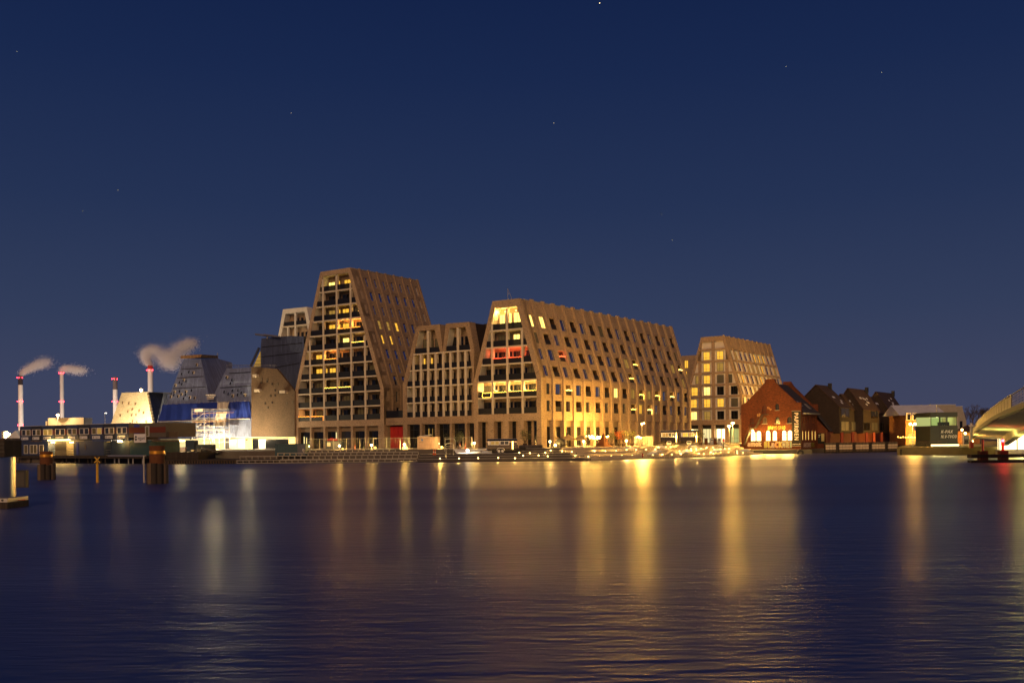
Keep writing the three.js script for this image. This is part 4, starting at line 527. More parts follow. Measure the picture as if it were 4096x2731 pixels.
// ---------- site cabins on the timber pier ----------
{
  const K = -53.9, cabins = [78, 122.5, 166, 214, 264, 311, 360, 412, 461, 512.5], yT = onW(300, 1699, K).y, yM = onW(300, 1762, K).y, yB = onW(300, 1821, K).y;
  const logo = print(2.3, .75, (x, w, h) => { x.fillStyle = '#d9dbe2'; x.fillRect(0, 0, w, h); x.fillStyle = '#2a3350'; x.beginPath(); x.arc(h * .48, h * .5, h * .3, 0, 7); x.fill(); x.fillStyle = '#d9dbe2'; x.fillRect(h * .3, h * .44, h * .5, h * .09); x.fillStyle = '#2a3350'; x.font = `bold ${h * .52}px sans-serif`; x.textBaseline = 'middle'; x.fillText('enggaard', h * .95, h * .5, w - h * 1.15); }, 256);
  const box3 = (w, h, dp) => join([bx(0, w, 0, h, -dp, 0), bx(-.02, .1, 0, h, -dp - .02, .03), bx(w - .1, w + .02, 0, h, -dp - .02, .03), bx(.1, w - .1, h - .14, h + .03, -.1, .03), bx(.1, w - .1, -.02, .1, -.1, .03)]);
  const names = ['lit by a single desk lamp at the far end', 'second from the far end, one pane glowing', 'with a pale warm room, third from the far end', 'above the glaring loading bay, fourth from the far end', 'above the glaring loading bay beside the blocked panel', 'with dark curtains, right of the loading bay lamps', 'with one curtained pane glowing', 'above the bulkhead lamp passage', 'next to the tan cabin'];
  for (let i = 0; i < 9; i++) {
    const a = onW(cabins[i], 1700, K).s, b = onW(cabins[i + 1], 1700, K).s, w = a - b - .06, t = thing('site_cabin', 'dark grey upper site cabin ' + names[i].replace('right of', 'past'), 'site cabin', w2(a, K, yM), TH, 'stacked site cabins'), h = yT - yM - .04;
    mesh('shell', box3(w, h, 6), i % 2 ? A.cabin : A.cabinBlue, t); mesh('red_stripe', bx(.12, w - .12, h * .42, h * .74, -.02, .025), A.rustred, t);
    const ww = w * .76, x0 = i ? w * .14 : w * .2; for (const [k, m] of [[0, i === 2 ? L.dim : i === 6 ? L.dimmer : A.clear], [1, [L.dimmer, L.dimmer, L.dim, A.clear, L.dimmer, A.clear, L.dim, L.dimmer, A.clear][i]]]) openWindow(t, V(0, 0, .05), V(1, 0, 0), V(0, 1, 0), x0 + k * ww * .54, h * .38, ww * .46, h * .4, m, [], [], 0, 'window', A.whiteframe);
    const s = sheet('sign', w * .62, h * .17, logo, t); s.position.set(w * .45, h * .19, .05);
    mesh('roof_snow', bx(.05, w - .05, h + .03, h + .09, -5.9, -.05), A.snow, t);
  }
  { const a = onW(512.5, 1700, K).s, b = onW(662, 1700, K).s, w = a - b, t = thing('tan_site_cabin', 'wide tan site cabin with a dark red stripe and blue squares', 'site cabin', w2(a - .05, K, yM + .4), TH, 'stacked site cabins'), h = yT - yM - .5; mesh('shell', box3(w, h, 6), A.cabinTan, t); mesh('red_stripe', bx(.12, w - .12, h * .32, h * .72, -.02, .05), A.rustred, t); mesh('blue_square', bx(1.6, 3.2, h * .74, h - .15, -.02, .05), M([.03, .04, .3]), t); mesh('blue_square', bx(1.6, 3.2, .12, h * .3, -.02, .05), M([.03, .04, .3]), t); openWindow(t, V(0, 0, .1), V(1, 0, 0), V(0, 1, 0), w * .47, .15, 1.1, h * .72, L.dimmer, [], [], 0, 'door', A.whiteframe); }
  const lower = (u0, u1, mat, label, draw, vTop = 1768) => { const a = onW(u0, 1800, K).s, b = onW(u1, 1800, K).s, w = a - b - .05, t = thing('site_cabin', label, 'site cabin', w2(a, K + .15, yB), TH, 'stacked site cabins'), h = yM - yB - .12; mesh('shell', box3(w, h, 6), mat, t); draw?.(t, w, h); return t; };
  const X = V(1, 0, 0), Y = V(0, 1, 0);
  lower(78, 188, A.cabinBlue, 'blue-grey lower site cabin with three white-framed windows', (t, w, h) => { for (const [x, ww, c] of [[.14, .14, []], [.36, .26, [.5]], [.7, .15, []]]) openWindow(t, V(0, 0, .06), X, Y, x * w, h * .12, ww * w, h * .66, L.dimmer, c, [], 0, 'window', A.whiteframe); });
  lower(216, 262, A.cabinTan, 'short dark panelled lower cabin between two glaring bays', (t, w, h) => mesh('dark_panel', bx(.1, w - .1, h * .4, h * .95, 0, .05), A.iron, t));
  lower(291, 411, A.cabinBlue, 'plain blue-grey lower cabin with a blue vertical stripe', (t, w, h) => { mesh('blue_stripe', bx(w * .09, w * .16, .1, h - .1, -.02, .04), M([.02, .04, .25]), t); mesh('poster', bx(w * .37, w * .42, h * .4, h * .75, 0, .03), A.cabinTan, t); });
  lower(438, 515, A.navy, 'dark blue corrugated lower cabin under the bulkhead lamp', null);
  const teal = lower(516, 597, A.teal, 'teal corrugated container at the end of the cabin row', (t, w, h) => { for (let i = 0; i < 26; i++) mesh('corrugation', once('corr' + h.toFixed(2), () => bx(0, .12, .15, h - .15, 0, .05)), A.teal, t).position.x = .15 + i * (w - .4) / 26; });
  // loading bays with bulkhead lamps
  const bay = (u0, u1, label) => { const a = onW(u0, 1800, K).s, b = onW(u1, 1800, K).s, w = a - b - .1, t = thing('loading_bay', label, 'lit bay', w2(a - .03, K + .5, yB), TH, 'lit bays under the cabins'), h = yM - yB - .15; mesh('rear_wall', bx(0, w, 0, h, -3, -2.9), A.white, t); mesh('floor', bx(0, w, 0, .05, -2.9, 0), A.concrete, t); for (const y of [.5, .95]) mesh('rail', bar(V(0, y, .1), V(w, y, .1), .03, 5), A.galv, t); mesh('lamp_tube', bx(.05, w - .05, h - .22, h - .08, -.35, -.1), L.lamp, t); point(w / 2, h - .35, -.4, WARM, 40, 10, t, 'tube_light'); point(w / 2, h - .1, .4, WARM, 8, 10, t, 'tube_light'); return t; };
  bay(189, 215, 'glaring loading bay between the windowed cabin and the dark panel'); bay(263, 290, 'glaring loading bay with blue bin, beside the striped cabin'); bay(412, 437, 'dim passage with railing between lower cabins').children.forEach((c) => { if (c.isPointLight) c.intensity *= .05; if (c.name === 'lamp_tube') c.material = L.dim; });
  { const p = w2(onW(486, 1763, K).s, K - .3, onW(486, 1763, K).y), t = thing('bulkhead_lamp', 'bulkhead lamp over the dark blue lower cabin', 'lamp', p, TH); mesh('housing', box(1.2, .25, .3, 0, .18, 0), A.black, t); mesh('bulb', box(1.1, .4, .2, 0, -.05, .1), L.lamp, t); point(0, -.1, .6, WARM, 22, 10, t); }
  { const p = w2(onW(238, 1758, K).s, K - .25, onW(238, 1760, K).y), t = thing('eaves_light', 'row of glaring tube lights under the upper cabins over the bays', 'lamp', p, TH); mesh('tube', box(7.5, .14, .14), L.lamp, t); mesh('bracket', box(7.6, .06, .2, 0, .12, -.05), A.galv, t); point(-2.5, -.2, .5, WARM, 25, 10, t); point(2.5, -.2, .5, WARM, 25, 10, t); }
  { const p = w2(onW(548, 1752, K).s, K - .4, onW(520, 1760, K).y), t = thing('contractor_sign', 'white contractor sign board fixed to the railing beside the teal container', 'sign', p, TH); const s = sheet('face', 3.4, 1.5, logo, t); s.position.set(1.4, .3, .06); mesh('board', box(3.4, 1.5, .08, 1.4, .3, 0), A.white, t); }
  { const a = onW(516, 1750, K).s, b = onW(700, 1750, K).s, w = a - b, t = thing('pier_railing', 'slatted timber railing behind the contractor sign', 'railing', w2(a, K + .6, yM - .3), TH); for (let i = 0; i < 48; i++) mesh('baluster', once('balu', () => bx(0, .12, 0, 1.5, 0, .08)), A.timber, t).position.x = i * w / 48; mesh('rail', bx(0, w, 1.45, 1.6, -.05, .12), A.timber, t); mesh('rail', bx(0, w, -.1, .05, -.05, .12), A.timber, t); }
  // pier: deck beam, piles, bracing
  const a = onW(74, 1826, K).s, b = onW(600, 1826, K).s, t = thing('timber_pier', 'dark pier deck on many slim piles below the site cabins', 'pier', w2(a, K - .5, 0), TH), w = a - b;
  mesh('deck', bx(0, w, yB - .55, yB - .05, -8, .3), A.oldtimber, t); for (let i = 0; i < 20; i++) mesh('pile', cyl(.13, .13, yB - .5 + 1.2, .6 + i * (w - 1) / 20, -1.2, -.2 - (i % 2) * .5), i > 14 ? A.galv : A.oldtimber, t);
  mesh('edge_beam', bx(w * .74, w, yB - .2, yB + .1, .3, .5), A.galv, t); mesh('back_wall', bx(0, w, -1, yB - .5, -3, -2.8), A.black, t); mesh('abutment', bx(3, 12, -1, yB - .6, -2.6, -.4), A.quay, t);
  for (let i = 0; i < 5; i++) mesh('mooring_chain', tube([0, .25, .5, .75, 1].map((f) => V(w * .22 + (i + f) * 2.4, yB - 1.2 - Math.sin(f * Math.PI) * .3, .3)), .04, 8, 4), A.rope, t);
}
// street lamp behind the cabins, low houses on the far shore
{
  const p = P(418, 1700, 260), t = thing('street_lamp', 'thin street lamp standing behind the site cabins', 'street lamp', V(p.x, G, p.z)), h = P(418, 1651, 260).y - G; mesh('post', cyl(.09, .06, h), A.galv, t); mesh('head', box(.5, .12, .25, .25, h, 0), A.galv, t); mesh('bulb', box(.35, .05, .2, .27, h - .08, 0), L.cool, t);
  const far = (name, label, u0, u1, vt, vb, d, roof, wall, roofMat) => { const q = P(u0, vb, d), r = P(u1, vt, d), t2 = thing(name, label, 'building', V((q.x + r.x) / 2, G, -d), 0), w = r.x - q.x, h = r.y - G; mesh('wall', bx(-w / 2, w / 2, 0, h * (roof ? .55 : 1), -12, 0), wall, t2); if (roof) mesh('roof', ext([[-w / 2 - .4, h * .55], [w / 2 + .4, h * .55], [w / 2 - 1, h], [-w / 2 + w * .7, h]], 13, [], -12.5), roofMat, t2); for (let i = 0; i < 3; i++) openWindow(t2, V(0, 0, .05), V(1, 0, 0), V(0, 1, 0), -w / 2 + w * (.15 + i * .28), h * .2, w * .12, h * .2, i % 2 ? L.amber : A.darkglass, [], [], 0); return t2; };
  far('far_house', 'small house with a snowy roof on the far shore', 24, 80, 1722, 1790, 260, 1, A.orangebrick, A.snow); far('far_house', 'low house lit orange on the far shore behind the steel pile', -40, 26, 1752, 1790, 250, 1, A.orangebrick, A.tile);
  { const p2 = P(19, 1745, 700), t3 = thing('domed_building', 'pale round tank on the far shore', 'tank', V(p2.x, G, -700)), r = P(33, 1745, 700).x - p2.x; mesh('drum', cyl(r, r, P(19, 1727, 700).y - G, 0, 0, 0, 20), M([.45, .4, .32]), t3); mesh('dome', uvm(new THREE.SphereGeometry(r, 16, 6, 0, 7, 0, 1.57).scale(1, .2, 1).translate(0, P(19, 1727, 700).y - G, 0)), M([.5, .45, .36]), t3); }
}

// ---------- red brick warehouse ----------
{
  const R0 = P(3206, 1796, 207); R0.y = .85;
  const probe = thing('probe', '', '', R0, TH), left = loc(probe, 2967, 1797); scene.remove(probe); delete taken.probe;
  const Wd = -left.x, t = thing('red_brick_warehouse', 'floodlit red brick warehouse with stepped gable and tall banner', 'building', V(R0.x - .8153 * Wd, .85, R0.z - .579 * Wd), TH), X = V(1, 0, 0), Y = V(0, 1, 0);
  const q = (u, v, z = 0) => loc(t, u, v, z), pt = ([u, v]) => { const p = q(u, v); return [p.x, p.y]; };
  const len = -(loc(t, 3270, 1700, Wd, 'x').z), prof = [[2967, 1622], [2988, 1612], [3062, 1533], [3067, 1519], [3098, 1518], [3100, 1531], [3186, 1612], [3206, 1612]].map(pt);
  const eaveY = prof[0][1], arch = (x, y, w, h) => { const s = new THREE.Shape(); s.moveTo(x, y); s.lineTo(x + w, y); s.lineTo(x + w, y + h - w / 2); s.absarc(x + w / 2, y + h - w / 2, w / 2, 0, Math.PI, false); s.closePath(); return s; };
  const openings = [[3051, 1616, 3068, 1657, 'd'], [3102, 1614, 3117, 1640, 'g'], [3003, 1670, 3020, 1710, 'd'], [3051, 1667, 3069, 1694, 'p'], [3102, 1667, 3119, 1693, 'g'], [3150, 1666, 3167, 1692, 'g'], ...[[3004, 3022.5], [3026, 3045], [3064, 3082], [3091, 3108], [3129, 3146], [3151, 3169]].map(([a, b], i) => [a, 1724 - i * .6, b, 1763 - i * .5, 'l'])];
  const rects = openings.map(([u0, v0, u1, v1]) => rectOn(t, u0, v0, u1, v1)), sh = shp([[0, 0], [0, eaveY], ...prof, [Wd, 0]]);
  mesh('gable_wall', ext(sh, .5, rects.map(([x, y, w, h]) => arch(x, y, w, h)), -.5), A.red, t);
  rects.forEach(([x, y, w, h], i) => {
    const k = openings[i][4], m = mesh(k === 'd' ? 'door' : k === 'p' ? 'shutter' : 'window', new THREE.ShapeGeometry(arch(x, y, w, h)).translate(0, 0, -.28), k === 'l' ? L.white : k === 'd' ? A.rustred : k === 'p' ? A.tan : A.clear, t);
    const fr = new THREE.Mesh(join([bx(x + w / 2 - .04, x + w / 2 + .04, y, y + h - .05, -.27, -.22), bx(x, x + w, y + h * .45, y + h * .45 + .07, -.268, -.225), bx(x, x + w, y + h * .72, y + h * .72 + .06, -.268, -.225)]), k === 'l' ? A.cream : A.frame); fr.name = 'glazing_bar'; m.add(fr);
    mesh('sill', bx(x - .1, x + w + .1, y - .14, y - .005, -.4, .12), A.concrete, t);
    if (k === 'l') { const l = new THREE.RectAreaLight(new THREE.Color().setRGB(1, .56, .12), 115, w * .9, h * .85); l.position.set(x + w / 2, y + h / 2, .02); l.rotation.set(0, Math.PI, 0); l.name = 'window_light'; t.add(l); }
  });
  mesh('gable_coping', [...prof.slice(0, -1).map((a, i) => { const b = prof[i + 1], d = Math.hypot(b[0] - a[0], b[1] - a[1]), g = bx(0, d, 0, .16, -.6, .08); return g.applyMatrix4(new THREE.Matrix4().makeRotationZ(Math.atan2(b[1] - a[1], b[0] - a[0])).setPosition(a[0], a[1], 0)); })], A.red, t);
  for (const [u, v, label] of [[3073, 1727, 'wall floodlight over the third lit arch of the warehouse'], [3137, 1727, 'wall floodlight over the fifth lit arch of the warehouse'], [3012, 1722, 'dimmer wall lamp over the first lit arch of the warehouse']]) { const p = q(u, v, .9), l = thing('wall_floodlight', label, 'wall lamp', t.localToWorld(p), TH, 'wall lamps of the warehouse'); mesh('arm', bar(V(0, .1, -.85), V(0, .12, 0), .03), A.iron, l); mesh('bulb', sph(.2, 0, 0, 0), L.lamp, l); point(0, .1, .4, SODIUM, u === 3012 ? 14 : 45, 10, l); }
  // flank with two rows of slim arched windows
  const fl = [], side = (u, v) => loc(t, u, v, Wd, 'x'), ev = side(3240, 1653).y; for (const u of [3214, 3226, 3237.5, 3252, 3264]) { for (const [v0, v1, on] of [[1666, 1692, 0], [1720, 1759, 1]]) { const p = side(u - 2.6, v1), r = side(u + 2.6, v0); fl.push([-p.z, p.y, p.z - r.z, r.y - p.y, on]); } }
  const fw = mesh('flank_wall', ext([[.5, 0], [len, 0], [len, ev], [.5, ev]], .5, fl.map(([x, y, w, h]) => arch(x, y, w, h)), -.5), A.red, t); place(fw, V(Wd, 0, 0), V(0, 0, -1), Y, 0, 0);
  for (const [x, y, w, h, on] of fl) place(mesh('window', new THREE.ShapeGeometry(arch(x, y, w, h)), on ? L.warmHi : A.clear, t), V(Wd - .25, 0, 0), V(0, 0, -1), Y, 0, 0);
  const ap = [(prof[3][0] + prof[4][0]) / 2, prof[5][1] - .2], core = [[.3, 0], [.3, eaveY], [ap[0], ap[1] - .3], [Wd - .6, ev], [Wd - .6, 0]];
  mesh('core', ext(core, len - 1.2, [], -len + .5), A.red, t);
  const ang = Math.atan2(ev - ap[1], Wd + .5 - ap[0]), rl = Math.hypot(Wd + .5 - ap[0], ev - ap[1]), roof = bx(0, rl, 0, .18, -len + .3, -.5).applyMatrix4(new THREE.Matrix4().makeRotationZ(ang).setPosition(ap[0], ap[1], 0)); mesh('roof', roof, A.slate, t);
  mesh('roof', bx(0, rl, -.18, 0, -len + .3, -.5).applyMatrix4(new THREE.Matrix4().makeRotationZ(Math.PI - ang).setPosition(ap[0], ap[1], 0)), A.slate, t);
  mesh('gutter', bx(Wd + .2, Wd + .7, ev - .25, ev + .05, -len, -.5), A.galv, t); for (const [f, g] of [[.62, .25], [.7, .62]]) mesh('roof_light', bx(rl * f, rl * f + 1.6, .18, .3, -len * g - 1.2, -len * g).applyMatrix4(new THREE.Matrix4().makeRotationZ(ang).setPosition(ap[0], ap[1], 0)), A.galv, t);
  mesh('rear_parapet', ext([[prof[3][0], ap[1] - .4], [prof[3][0], prof[3][1]], [prof[4][0], prof[4][1]], [prof[5][0] + .6, prof[5][1] - .4], [prof[6][0], prof[6][1]], [Wd + .3, prof[7][1]], [Wd + .3, ev - .5], [prof[6][0], ev]], .5, [], -len), A.red, t);
  // banner
  const [bx0, by0, bw, bh] = rectOn(t, 3169.5, 1644, 3204, 1783, .15), ban = thing('banner', 'tall black banner with white vertical lettering on the warehouse gable', 'banner', t.localToWorld(V(bx0 + bw / 2, by0, .15)), TH);
  mesh('cloth', bx(-bw / 2, bw / 2, 0, bh, -.06, 0), M([.02, .019, .018]), ban);
  const bt = print(bw, bh, (x, w, h) => { x.fillStyle = '#26221f'; x.fillRect(0, 0, w, h); x.fillStyle = '#f3e9dd'; x.save(); x.translate(w * .5, h * .03); x.rotate(Math.PI / 2); x.font = `bold ${w * .62}px sans-serif`; x.textBaseline = 'middle'; x.fillText('PAPIRØEN', 0, 0, h * .86); x.restore(); x.font = `bold ${w * .17}px sans-serif`; x.textAlign = 'center'; x.fillText('papiroen.dk', w / 2, h * .965, w * .9); }, 256);
  sheet('print', bw, bh, bt, ban).position.set(0, bh / 2, .012); mesh('batten', [bx(-bw / 2, bw / 2, bh, bh + .08, -.08, .05), bx(-bw / 2, bw / 2, -.08, 0, -.08, .05)], A.galv, ban);
  // painted writing on the bricks
  const paint = (name, u0, v0, u1, v1, draw, turn = 0) => { const [x, y, w, h] = rectOn(t, u0, v0, u1, v1, .012), m = sheet(name, w, h, print(w, h, draw), t, { transparent: true, alphaTest: .4 }); m.position.set(x + w / 2, y + h / 2, .012); m.rotation.z = turn; return m; };
  paint('painted_words', 3072, 1701, 3143, 1720, (x, w, h) => { x.fillStyle = '#e8c46a'; x.font = `bold ${h * 1.1}px sans-serif`; x.textBaseline = 'middle'; x.fillText('BRAVO SP4O', 0, h * .52, w); });
  paint('graffiti', 2990, 1766, 3048, 1788, (x, w, h) => { x.font = `bold ${h * 1.15}px sans-serif`; x.textBaseline = 'middle'; x.lineJoin = 'round'; x.strokeStyle = '#241a16'; x.lineWidth = h * .22; x.strokeText('amok', w * .02, h * .45, w * .95); x.fillStyle = '#d9c4b4'; x.fillText('amok', w * .02, h * .45, w * .95); x.strokeStyle = '#d9c4b4'; x.lineWidth = h * .13; x.strokeText('amok', w * .02, h * .45, w * .95); });
  paint('graffiti', 3056, 1764, 3173, 1791, (x, w, h) => { const cs = ['#9aa12c', '#a9a23a', '#8a7fae', '#d98f63', '#b9b04a', '#7f96a0', '#8c9a86', '#6fa0a0']; x.font = `bold ${h * 1.22}px sans-serif`; x.textBaseline = 'middle'; [...'BLaCKNEJ'].forEach((c, i) => { const px = w * (i + .06) / 8; x.lineWidth = h * .09; x.strokeStyle = '#e9d9b8'; x.strokeText(c, px, h * .54, w / 8.2); x.fillStyle = cs[i]; x.fillText(c, px, h * .54, w / 8.2); }); });
  paint('graffiti', 3068, 1620, 3092, 1646, (x, w, h) => { x.translate(w * .1, h * .25); x.rotate(.7); x.font = `bold ${h * .4}px sans-serif`; x.fillStyle = '#d9a877'; x.fillText('aJUS', 0, h * .12, w); }); paint('graffiti', 3027, 1645, 3044, 1671, (x, w, h) => { x.font = `bold ${h * .7}px sans-serif`; x.fillStyle = '#d9b077'; x.fillText('nP', w * .1, h * .8, w * .85); });
  // outside stair
  const st = thing('outside_stair', 'steel outside stair climbing the warehouse gable to two doors', 'stair', t.localToWorld(V(0, 0, .2)), TH), z = .9, pts = [[2974, 1781], [3003, 1712], [3021, 1711], [3049, 1658], [3070, 1657]].map(([u, v]) => loc(st, u, v, z));
  for (let i = 0; i < 4; i++) for (const zz of [.1, z]) mesh('stringer', bar(V(pts[i].x, pts[i].y, zz), V(pts[i + 1].x, pts[i + 1].y, zz), .08, 4), A.iron, st); for (let i = 0; i < 4; i++) mesh('handrail', bar(V(pts[i].x, pts[i].y + 1, z), V(pts[i + 1].x, pts[i + 1].y + 1, z), .035, 4), A.iron, st);
  for (const [i, n] of [[0, 20], [2, 16]]) for (let k = 0; k < n; k++) { const p = pts[i].clone().lerp(pts[i + 1], (k + .5) / n); mesh('tread', once('tread', () => box(.26, .05, .8)), A.iron, st).position.set(p.x, p.y, .5); } for (const i of [1, 3]) mesh('landing', bx(pts[i].x, pts[i + 1].x, pts[i].y - .06, pts[i].y, .05, .95), A.iron, st);
  // concrete apron and tyre in front
  const p0 = onY(2995, 1817, 0), p1 = onY(3250, 1814, 0), ap0 = mesh('warehouse_quay', ext([[p0.x, -p0.z], [p1.x, -p1.z], [p1.x + 2, -p1.z + 12], [p0.x, -p0.z + 16]], 1.6).rotateX(-Math.PI / 2).translate(0, -.75, 0), M([.16, .15, .1], { t: T.grain })); ap0.userData.kind = 'structure';
  const ty = thing('boat_bumper', 'black tyre fender hanging on the warehouse quay', 'tyre', P(3203, 1811, -onY(3203, 1816, 0).z - .5), 0); mesh('tyre', new THREE.TorusGeometry(.5, .22, 8, 18), A.black, ty); mesh('hanger_rope', bar(V(0, .5, 0), V(0, 1, 0), .03), A.rope, ty);
  // low annex
  const an = thing('warehouse_annex', 'small brick annex with a slate roof beside the warehouse flank', 'building', t.localToWorld(V(Wd - 2.5, 0, -len)), TH), a = (u, v) => loc(an, u, v, -.0), e0 = loc(an, 3312, 1722), r0 = loc(an, 3270, 1662), w = e0.x;
  mesh('wall', ext([[0, 0], [w, 0], [w, e0.y], [r0.x - 1, r0.y], [0, r0.y]], 7, [], -7.05), A.red, an); mesh('roof', bx(0, Math.hypot(w + .6 - r0.x, r0.y - e0.y + .3), 0, .2, -7.2, .3).applyMatrix4(new THREE.Matrix4().makeRotationZ(Math.atan2(e0.y - r0.y - .3, w + .6 - r0.x)).setPosition(r0.x, r0.y + .1, 0)), A.slate, an); mesh('parapet', bx(w - .9, w + .1, e0.y - .4, e0.y + 1.4, -7.3, -6.8), A.red, an);
  { const [x, y, ww, hh] = rectOn(an, 3272, 1733, 3299, 1774, .05); mesh('poster', bx(x, x + ww, y, y + hh, 0, .04), M([.02, .025, .03]), an); const s = sheet('poster_print', ww * .96, hh * .96, print(ww, hh, (c, cw, chh) => { c.fillStyle = '#101418'; c.fillRect(0, 0, cw, chh); c.fillStyle = '#b8a878'; c.fillRect(cw * .55, 0, cw * .45, chh * .8); c.fillStyle = '#e6dcc8'; c.font = `bold ${chh * .13}px sans-serif`; c.fillText('GET', cw * .08, chh * .2); c.fillText('IN', cw * .08, chh * .36); }, 128), an); s.position.set(x + ww / 2, y + hh / 2, .05); }
  for (const [u0, v0, u1, v1, c] of [[3215, 1766, 3246, 1795, '#d8c0b0'], [3246, 1766, 3276, 1792, '#8f9a2c']]) { const p = side(u0, v1), r = side(u1, v0), ww = p.z - r.z, hh = r.y - p.y, m = sheet('graffiti', ww, hh, print(ww, hh, (x, cw, chh) => { x.font = `bold ${chh * .9}px sans-serif`; x.fillStyle = c; x.strokeStyle = '#2a1a14'; x.lineWidth = 6; x.strokeText(c === '#d8c0b0' ? 'AKOME' : 'SYS', 4, chh * .8, cw - 8); x.fillText(c === '#d8c0b0' ? 'AKOME' : 'SYS', 4, chh * .8, cw - 8); }, 256), t, { transparent: true, alphaTest: .4 }); m.position.set(Wd + .012, p.y + hh / 2, (p.z + r.z) / 2); m.rotation.y = Math.PI / 2; }
}
// ---------- dark brick gabled houses on the canal side ----------
function darkHouse(label, d, corner, eaveV, peak, lenU, baseY, opts = {}) {
  const c = P(corner, eaveV, d), t = thing('dark_gabled_house', label, 'house', V(c.x, baseY, c.z), TH, 'dark brick gabled houses'), pk = loc(t, ...peak), ey = c.y - baseY, len = Math.max(3, -loc(t, lenU, eaveV + 8, 0, 'x').z), y0 = opts.y0 ?? 3.2, hw = -pk.x;
  mesh('body', ext([[-2 * hw, y0], [0, y0], [0, ey], [pk.x, pk.y - .1], [-2 * hw, ey]], len, [], -len), A.darkbrick, t);
  const ang = Math.atan2(ey - pk.y, hw), rl = Math.hypot(hw, ey - pk.y); mesh('roof', bx(-.05, rl + .15, .02, .2, -len - .1, .12).applyMatrix4(new THREE.Matrix4().makeRotationZ(ang).setPosition(pk.x, pk.y, 0)), A.tile, t); mesh('roof', bx(-rl - .15, .05, .02, .2, -len - .1, .12).applyMatrix4(new THREE.Matrix4().makeRotationZ(-ang).setPosition(pk.x, pk.y, 0)), A.tile, t);
  for (let i = 0; i < (opts.snow ?? 3); i++) { const f = .25 + .6 * hash(i, corner | 0), l = .4 + hash(i, 3) * 1.2; mesh('snow_patch', bx(rl * f, rl * f + .5, .2, .24, -len * (.2 + .6 * hash(i, 9)) - l, -len * (.2 + .6 * hash(i, 9))).applyMatrix4(new THREE.Matrix4().makeRotationZ(ang).setPosition(pk.x, pk.y, 0)), A.snow, t); }
  mesh('chimney', bx(pk.x + .4, pk.x + 1.1, pk.y - .8, pk.y + .7, -len + .4, -len + 1.1), A.black, t);
  for (const [u0, v0, u1, v1, m] of opts.win ?? []) { const p = loc(t, u0, v1, .05, 'x'), q = loc(t, u1, v0, .05, 'x'); openWindow(t, V(.03, 0, 0), V(0, 0, -1), V(0, 1, 0), -p.z, p.y, p.z - q.z, q.y - p.y, m, [.5], [], 0); }
  return t;
}
{
  const B = .9;
  darkHouse('tallest dark brick gabled house next to the warehouse', 214, 3359, 1629, [3265, 1541], 3404, B, { win: [[3366, 1632, 3398, 1668, A.darkglass], [3366, 1686, 3397, 1722, L.dimmer]] });
  darkHouse('low dark roofed wing behind the tallest dark house', 226, 3404, 1640, [3363, 1577], 3433, B, { win: [[3406, 1688, 3427, 1722, L.dimmer]], snow: 2 });
  darkHouse('middle dark brick gabled house with a snow-streaked roof', 228, 3454, 1640, [3393, 1554], 3518, B, { snow: 7, win: [[3486, 1640, 3513, 1673, A.darkglass], [3457, 1690, 3480, 1722, A.darkglass], [3487, 1690, 3512, 1722, L.dimmer]] });
  darkHouse('low dark roofed wing behind the middle dark house', 244, 3518, 1652, [3478, 1588], 3545, B, { win: [[3521, 1690, 3541, 1721, A.darkglass]] });
  darkHouse('farthest dark brick gabled house with a lit strip under its eaves', 246, 3563, 1652, [3505, 1568], 3621, B, { snow: 6, win: [[3590, 1646, 3619, 1676, A.wood], [3568, 1692, 3588, 1722, A.darkglass], [3598, 1692, 3618, 1722, A.darkglass]] });
  { const p = P(3605, 1664, 252), t = thing('balcony_light', 'orange light strip in the loggia of the farthest dark house', 'lamp', p, TH); mesh('tube', box(.16, .2, 3.2), L.tube, t); mesh('bracket', box(.1, .1, 3.3, -.1, .16, 0), A.black, t); point(.6, 0, 0, SODIUM, 10, 8, t); }
  // red columns, recessed base and timber fence along the water
  const b0 = P(3325, 1735, 208), t = thing('house_arcade', 'row of red columns below the dark gabled houses', 'arcade', V(b0.x, .9, b0.z), 0), e = P(3592, 1735, 252), dir = V(e.x - b0.x, 0, e.z - b0.z), n = dir.length(), u = dir.clone().normalize();
  mesh('rear_wall', solid([[V(0, 0, -3), V(dir.x, 0, dir.z - 3), V(dir.x, 3.6, dir.z - 3), V(0, 3.6, -3)]]), A.rustred, t);
  for (const x of [3362, 3401, 3455, 3484, 3517, 3567]) { const f = (x - 3325) / (3592 - 3325), m = mesh('column', box(.55, 3.4, .55, 0, 1.7, 0), M([.34, .07, .03]), t); m.position.set(dir.x * f, 0, dir.z * f); }
  const f0 = onY(3305, 1812, 0), f1 = onY(3592, 1807, 0), fe = thing('timber_fender_wall', 'pale timber fender wall standing in the water below the dark houses', 'fence', V(f0.x, 0, f0.z)), fd = V(f1.x - f0.x, 0, f1.z - f0.z), ang = Math.atan2(-fd.z, fd.x);
  fe.rotation.y = ang; const fl = fd.length(); for (let i = 0; i < 22; i++) { const x = i * fl / 22; if (i % 5 === 3) { mesh('gap_post', bx(x, x + .4, -.6, 2.1, -.2, .2), A.oldtimber, fe); continue; } for (let k = 0; k < 4; k++) mesh('plank', once('fpl' + k, () => bx(.04, fl / 22 - .04, .25 + k * .5, .7 + k * .5, -.1, .06 + k % 2 * .03)), k % 3 ? A.deckLight : A.timber, fe).position.x = x; } mesh('core_wall', bx(0, fl, -1, 2.2, -.6, -.3), A.oldtimber, fe);
  mesh('backing_quay', bx(0, fl + 4, -1, .95, -6, -.62), A.quay, fe);
}
